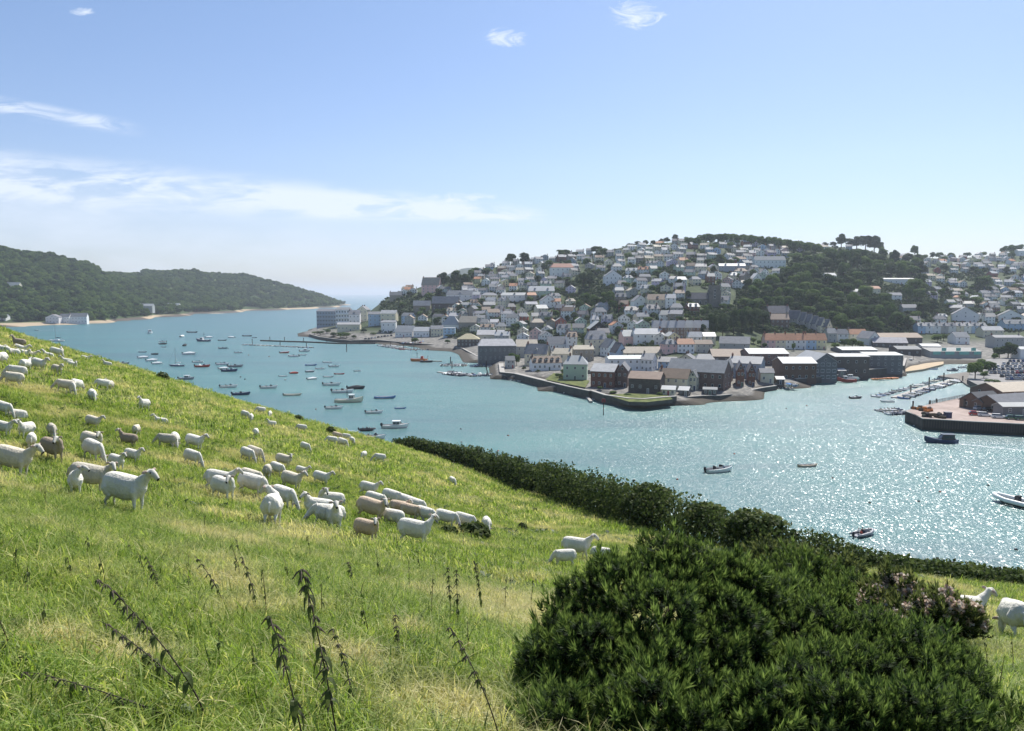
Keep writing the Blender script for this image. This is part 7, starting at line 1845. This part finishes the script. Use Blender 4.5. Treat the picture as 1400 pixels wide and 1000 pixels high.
def pontoon(name, pts, wid, label, posts=(), z=.45, mt='wood_grey'):
    W = [at_z(x, y, 0) for x, y in pts]; o0 = W[0]; o = empty(name, o0, 0, label, 'pontoon'); mb = MB()
    for a, b in zip(W, W[1:]):
        t_ = (b - a).normalized(); nn = Vector((-t_.y, t_.x, 0)) * wid / 2; e = t_ * wid * .3
        c = [a - nn - e * 0 - o0, b - nn + e - o0, b + nn + e - o0, a + nn - o0]
        V = [(q.x, q.y, z) for q in c] + [(q.x, q.y, -.2) for q in c]
        mb.add(V, [(0, 1, 2, 3), (7, 6, 5, 4), (0, 4, 5, 1), (1, 5, 6, 2), (2, 6, 7, 3), (3, 7, 4, 0)])
        z += .003
    mb.build('deck', M[mt], o)
    for x, y, h in posts:
        p = at_z(x, y, 0); hh = h * p.y / 1050; m_ = MB(); m_.tube([(p.x - o0.x, p.y - o0.y, -3), (p.x - o0.x, p.y - o0.y, hh)], .28, 8); m_.build('pile', M['wood_dark'], o)
    return o
pontoon('pontoon', [(357, 466.5), (420, 468.5), (462, 470.5), (512, 470.5)], 2.8, 'long dark jetty reaching out left from the point', [(369, 466.5, 6), (389, 467, 6), (415, 468, 6), (447, 470, 6), (474, 481.5, 12), (492, 471, 5)], z=1.0, mt='wood_dark')
pontoon('pontoon', [(334, 471.7), (380, 473.5), (427, 475.6)], 2.4, 'low pontoon below the long jetty, lined with tenders', [(345, 471.5, 8), (383, 473.5, 8), (419, 475, 8)])
tenders('t', [(334, 471.7), (380, 473.5), (427, 475.6)], 17, -1, 2.9, (3.2, 4.2), ['row', 'row', 'rib'], 'tenders along the low pontoon off the point', lambda c, i: f'{c} tender along the low pontoon off the point, {ordn(i)} from the left')
pontoon('pontoon', [(522, 472.6), (545, 476), (560, 478.5), (590, 478)], 2.6, 'pontoon crowded with small boats before the bright roofed sheds', [(534, 474, 6), (552, 478, 6), (566, 479, 6)])
tenders('t', [(524, 473), (545, 476.5), (560, 479), (590, 478.5)], 15, -1, 3.2, (4, 5.5), ['open', 'row', 'rib', 'speed'], 'boats on the pontoon before the bright roofed sheds', lambda c, i: f'{c} boat on near side of the pontoon before the bright roofed sheds, {ordn(i)} from left', cols=['white', 'white', 'red', 'blue', 'grey'])
tenders('t', [(524, 472.6), (545, 475.5), (560, 478), (590, 477.5)], 9, 1, 3.2, (4, 5.5), ['open', 'row', 'rib'], 'boats on the far side of that pontoon', lambda c, i: f'{c} boat on far side of the pontoon before the bright roofed sheds, {ordn(i)} from left')
boat('barge', at_z(573, 494, 0), 11, 175, 'orange', 'orange and red work barge with a tall deckhouse, larger of two', None, 'red'); boat('barge', at_z(583, 495.5, 0), 8, 5, 'dark', 'smaller dark and orange work barge moored on the right of the larger', None, 'orange')
pontoon('pontoon', [(588, 494.5), (603, 494.5)], 2, 'short jetty right of the orange barges')
pontoon('pontoon', [(604, 500), (637, 500.5)], 2.2, 'left pontoon of the little marina before the dark harbour building', [(616, 497, 9), (618, 504, 10)])
pontoon('pontoon', [(635, 495), (695, 495.5)], 2.0, 'rear walkway of the little marina joining its two pontoons')
pontoon('pontoon', [(648, 501), (684, 501.5)], 2.2, 'right pontoon of the little marina before the dark harbour building', [(665, 506, 12), (667, 500, 8)])
pontoon('pontoon', [(599, 509.5), (640, 514), (684, 512.5)], 2.2, 'front pontoon of the little marina, lined with tenders', [(666, 512, 6)], mt='concrete')
for nm, pts, sd, n, of in (('rear side of the left marina pontoon', [(604, 500), (637, 500.5)], 1, 7, 3.4), ('front side of the left marina pontoon', [(604, 500), (637, 500.5)], -1, 7, 3.4), ('rear side of the right marina pontoon', [(648, 501), (684, 501.5)], 1, 7, 3.4), ('front side of the right marina pontoon', [(648, 501), (684, 501.5)], -1, 7, 3.4), ('near side of the front marina pontoon', [(612, 511), (640, 514), (684, 512.5)], -1, 15, 3.0), ('far side of the front marina pontoon', [(605, 510), (640, 514), (684, 512.5)], 1, 10, 3.0)):
    tenders('t', pts, n, sd, of, (4, 5.8), ['open', 'speed', 'rib', 'covered'], 'boats in the little marina', lambda c, i, nm=nm: f'{c} boat on the {nm}, {ordn(i)} from left', cols=['white', 'white', 'white', 'grey', 'cream', 'navy'])
pontoon('pontoon', [(697, 516.8), (738, 525.5)], 1.8, 'white narrow pontoon lying below the dark stone quay', mt='concrete')
tenders('t', [(699, 518.4), (718, 522)], 4, -1, 2.4, (3.6, 4.6), ['open', 'rib'], 'boats by the narrow white pontoon', lambda c, i: f'{c} boat by the narrow white pontoon, {ordn(i)} from the left')
pontoon('pontoon', [(1222, 544.5), (1262, 531.5), (1303, 520)], 2.6, 'long pontoon in the creek packed with boats on both sides', [(1270, 530, 14), (1290, 523, 13), (1245, 538, 12), (1316, 523, 9)], mt='concrete')
tenders('t', [(1220, 545.5), (1262, 532), (1304, 520)], 22, -1, 3.4, (4, 5.6), ['open', 'speed', 'rib', 'covered', 'rib'], 'boats on the near side of the creek pontoon', lambda c, i: f'{c} boat on near side of the creek pontoon, {ordn(i)} from the left')
tenders('t', [(1206, 545), (1258, 531), (1300, 519)], 20, 1, 3.2, (3.8, 5), ['open', 'rib', 'row', 'rib'], 'boats on the far side of the creek pontoon', lambda c, i: f'{c} boat on far side of the creek pontoon, {ordn(i)} from the left')
pontoon('pontoon', [(1208, 565), (1240, 563.5)], 1.8, 'small pontoon left of the fish quay corner', [(1247.5, 570, 22), (1271, 556, 9), (1280, 554, 9)])
tenders('t', [(1206, 565.5), (1238, 564)], 8, -1, 2.6, (4, 5), ['rib', 'rib', 'open', 'covered'], 'boats at the small pontoon by the quay corner', lambda c, i: f'{c} boat on near side of the quay corner pontoon, {ordn(i)} from left', cols=['white', 'grey', 'red', 'navy', 'grey'])
tenders('t', [(1206, 564), (1238, 562.5)], 7, 1, 2.6, (4, 5), ['rib', 'open', 'row'], 'boats at the far side of the quay corner pontoon', lambda c, i: f'{c} boat on far side of the quay corner pontoon, {ordn(i)} from left')
tenders('t', [(1056, 531), (1080, 531)], 6, -1, 1.5, (4.5, 5.8), ['rib', 'rib', 'open'], 'inflatables on the boatyard foreshore', lambda c, i: f'{c} inflatable on the foreshore below the cream boat store, {ordn(i)} from the left', cols=['white', 'grey'])
for k in range(14):
    P = at_z(1194 + 2.3 * k, 519.6 - .13 * k, .5); mb = MB(); mb.tube([(-1.9, 0, .3), (-1.2, 0, .2), (0, 0, .16), (1.2, 0, .2), (1.9, 0, .3)], [(.03, .03), (.28, .16), (.36, .2), (.28, .16), (.03, .03)], 8)
    o = mb.build('kayak', M['plain'], None, (.62, .22, .06), True); o.location = P; o.rotation_euler = (.5, .1, R(30 + rnd.uniform(-25, 25))); o.scale = (1.2, 1.6, 2.0); tag(o, 'orange kayak drawn up under the tall dark creek wall', 'kayak', 'orange kayaks under the creek wall')
boat('cabin', at_z(1163, 514, 3) , 7.5, 172, 'white', 'white cabin boat laid up ashore on the slipway', None, 'white').location.z = 1.6
boat('speed', at_z(1173, 519.5, 0), 6, 250, 'white', 'white motor boat at the foot of the slipway', None, 'dark')
boat('work', at_z(1158, 518, 2), 9, 175, 'red', 'long red bottomed boat lying on the slipway', None, 'dark').location.z = .8
# buoys and beacon
def buoy(x, y, r, col, label):
    P = at_z(x, y, 0); mb = MB(); pr = [(-.3, .3), (-.1, .8), (.25, 1.0), (.6, .8), (.85, .3)]
    mb.tube([(0, 0, z * r) for z, _ in pr], [q * r for _, q in pr], 10); mb.tube([(0, 0, .8 * r), (0, 0, 1.3 * r)], .12 * r, 6)
    o = mb.build('mooring_buoy', M['plain'], None, col, True); o.location = P; tag(o, label, 'buoy', 'mooring buoys')
for k, (x, y) in enumerate([(926, 656), (1004, 621), (1040, 699), (1138, 654), (1189, 688), (1256, 686), (1268, 654), (1285, 673), (1351, 664), (1303, 770), (1182, 750), (1389, 752), (630, 587), (631, 605), (681, 617), (694, 596), (1075, 559), (1103, 555), (695, 596), (335, 519), (329, 516), (390, 520), (432, 560), (368, 488), (312, 477), (340, 486)]):
    buoy(x, y, .32 if y > 540 else .5, rnd.choice([(.03, .03, .03), (.05, .04, .03), (.25, .05, .02)]), f'small dark mooring buoy, {ordn(k + 1)} in a scatter over the water')
P = at_z(825, 568, 0); k = P.y / 1050
o = empty('beacon_post', P, 0, 'tall dark red beacon post standing in the water off the curved sea wall', 'beacon')
mb = MB(); mb.tube([(0, 0, -3), (0, 0, 22 * k)], .16, 8); mb.build('post', M['steel_rust'], o, None)
mb = MB(); mb.box(-.7, .7, -.1, .1, 18 * k, 23 * k); mb.build('topmark', M['plain'], o, (.22, .02, .02))
# steps and landing in the sea wall
pontoon('landing_stage', [(797, 519.5), (813, 519.5)], 4.0, 'pale landing platform on posts above the dark sea wall', z=5.4)
pontoon('landing_stage', [(803, 545), (808, 551)], 1.2, 'narrow gangway running down from the sea wall to the dinghy', z=.8, mt='concrete')
# pier posts in front of the big dark harbour building
o = empty('harbour_deck', at_z(655, 491, 0), 0, 'white railed deck and pale legs in front of the dark harbour building', 'deck'); o0 = Vector(o.location)
mb = MB(); a = at_z(654, 494, 0) - o0; b = at_z(700, 494, 0) - o0; mb.box(a.x, b.x, a.y - 2.6, a.y - .2, 3.2, 3.5); mb.build('deck', M['wood_grey'], o)
mb = MB()
for i in range(22): x = a.x + (b.x - a.x) * i / 21; mb.box(x - .05, x + .05, a.y - 2.58, a.y - 2.5, 3.501, 4.5)
mb.box(a.x, b.x, a.y - 2.6, a.y - 2.48, 4.5, 4.6); mb.build('railing', M['white_paint'], o)
for xx in (688, 692): q = at_z(xx, 496.5, 0) - o0; mb = MB(); mb.box(q.x - .45, q.x + .45, q.y - .4, q.y + .4, -3, 3.2); mb.build('leg', M['white_paint'], o)
# ---------------------------------------------------------------- people in the inflatables
def person_me():
    b = MB()
    b.tube([(0, 0, .0), (0, 0, .18), (.02, 0, .42), (.02, 0, .52)], [(.13, .17), (.12, .15), (.13, .19), (.06, .08)], 10)
    b.tube([(.02, 0, .50), (.03, 0, .60)], .055, 8); b.tube([(.03, 0, .57), (.04, 0, .64), (.04, 0, .74), (.03, 0, .80)], [.05, .085, .09, .04], 10)
    for s in (-1, 1):
        b.tube([(0, s * .08, .06), (.40, s * .12, .10), (.44, s * .12, -.02), (.46, s * .12, -.34), (.56, s * .12, -.36)], [.085, .07, .065, .045, .04], 8)
        b.tube([(.02, s * .18, .46), (.06, s * .25, .22), (.30, s * .18, .14), (.37, s * .15, .14)], [.055, .045, .035, .04], 8)
    def asg(c): return 1 if c.z > .50 else (2 if c.z < .10 or c.x > .2 and c.z < .12 else 0)
    return remeshed('person', b, .022, 2, ('plain', 'skin', 'trousers'), asg)
simple('skin', (.50, .30, .22), .7, .3); simple('trousers', (.04, .05, .08), .85, .1)
PERS = person_me()
for bx, by, hd, n, nm, cols in ((502, 589, 2, 3, 'the speeding dark inflatable', ['dark', 'navy', 'dark']), (1180, 732, 30, 5, 'the grey inflatable nearest the hedge', ['red', 'white', 'navy', 'tan', 'grey'])):
    B = at_z(bx, by, 0); ca, sa = math.cos(R(hd)), math.sin(R(hd))
    for k in range(n):
        lx = -1.3 + k * (2.2 / max(1, n - 1)); ly = (.45 if k % 2 else -.45)
        o = link('person', PERS, None, (), HC[cols[k]]); o.location = (B.x + lx * ca - ly * sa, B.y + lx * sa + ly * ca, .62); o.rotation_euler = (0, 0, R(hd) + rnd.uniform(-.4, .4))
        h_ = mb = MB(); mb.tube([(.01, 0, .70), (.02, 0, .77), (.01, 0, .815)], [.094, .09, .03], 10); mb.build('hair', M['plain'], o, (.04, .03, .02), True)
        tag(o, f'person in {cols[k]} top seated in {nm}, {ordn(k + 1)} from the stern', 'person')
# ---------------------------------------------------------------- wakes
def f_foam(t):
    p = pos(t); n = t.noise(p, 1.1, 5, .7); a = t.node('ShaderNodeAttribute', attribute_name='tone').outputs['Fac']
    d = t.node('ShaderNodeBsdfDiffuse', {'Color': (.8, .85, .85)}).outputs[0]; tr = t.node('ShaderNodeBsdfTransparent').outputs[0]
    return t.node('ShaderNodeMixShader', {0: t.m('MULTIPLY', t.ss(n, .42, .62), a), 1: tr, 2: d}).outputs[0]
M['foam'] = mat('foam', f_foam)
def wake(pts, w0, w1, label, dens=1.0):
    W = [at_z(x, y, .03) for x, y in pts]; V = []; T_ = []
    L = [W[0].lerp(W[1], k / 14) for k in range(15)] if len(W) == 2 else W
    d = (L[-1] - L[0]).normalized(); nn = Vector((-d.y, d.x, 0))
    for i in range(len(L) - 1):
        q0, q1 = i / (len(L) - 1), (i + 1) / (len(L) - 1); a = w0 + (w1 - w0) * q0; b = w0 + (w1 - w0) * q1
        V += [L[i] - nn * a, L[i + 1] - nn * b, L[i + 1] + nn * b, L[i] + nn * a]; T_.append(dens * (1 - .55 * q0))
    me = tris_mesh('boat_wake', np.array([tuple(v) for v in V]), 4, T_); me.materials.append(M['foam']); o = link('boat_wake', me); tag(o, label, 'wake', kind='stuff')
wake([(1303, 606), (1420, 618)], .9, 1.6, 'white wake trailing right behind the launch')
wake([(1310, 604.5), (1420, 609)], .3, .5, 'thin outer line of the wake behind the launch', .8)
wake([(492, 590), (400, 585)], .6, 1.6, 'long white wake behind the dark inflatable')
wake([(53, 452), (95, 451)], .8, 1.6, 'white wake of the dark speck near the far left shore', 1.2)
wake([(268, 455), (305, 454)], .8, 1.4, 'white wake behind the dark boat below the far rocks', 1.0)

# dinghies ashore on the slips of the point and the boatyard
for k in range(16):
    x, y = (548 + k * 3.4, 468.5 + rnd.uniform(-1.5, 1.5)) if k < 10 else (1076 + (k - 10) * 2.2, 527 + rnd.uniform(-.6, .6)); P = at_z(x, y, 2.7 if k < 10 else 2.0)
    q = boat(rnd.choice(['row', 'covered', 'open']), P, rnd.uniform(3.6, 5), rnd.uniform(60, 120), rnd.choice(['white', 'cream', 'grey', 'blue', 'red']), f'small boat laid up ashore {"before the bright roofed sheds" if k < 10 else "beside the blue container hut"}, {ordn(k + 1 if k < 10 else k - 9)} from the left', 'boats laid up ashore', rnd.choice(['white', 'grey', 'blue'])); q.location.z = P.z - .1
for k in range(9):
    x = 500 + k * 4.4; P = at_z(x, 463.2 - k * .25, 3.4); cn = rnd.choice(['silver', 'white', 'black', 'grey', 'red'])
    P.z = max(gz(P.x, P.y), 2.6); car(P, rnd.uniform(75, 100), 'hatch', CC[cn], f'{cn} car parked behind the wall of the point, {ordn(k + 1)} from the left', 'cars parked by the point')

# ================================================================ sea haze
def f_haze(t):
    return t.node('ShaderNodeVolumePrincipled', {'Color': (.80, .89, 1.0), 'Density': HAZE, 'Anisotropy': .25}).outputs[0]
HAZE = .95e-4
m = bpy.data.materials.new('haze'); m.use_nodes = True; t = NT(m.node_tree); t.n.clear()
out = t.node('ShaderNodeOutputMaterial'); t.l.new(f_haze(t), out.inputs['Volume'])
mb = MB(); mb.box(-27000, 27000, -4000, 43000, -5.6, 190); tag(mb.build('haze', m), 'thin pale sea haze over the estuary and hills', 'haze', kind='stuff')
print('OBJECTS', len(bpy.data.objects))
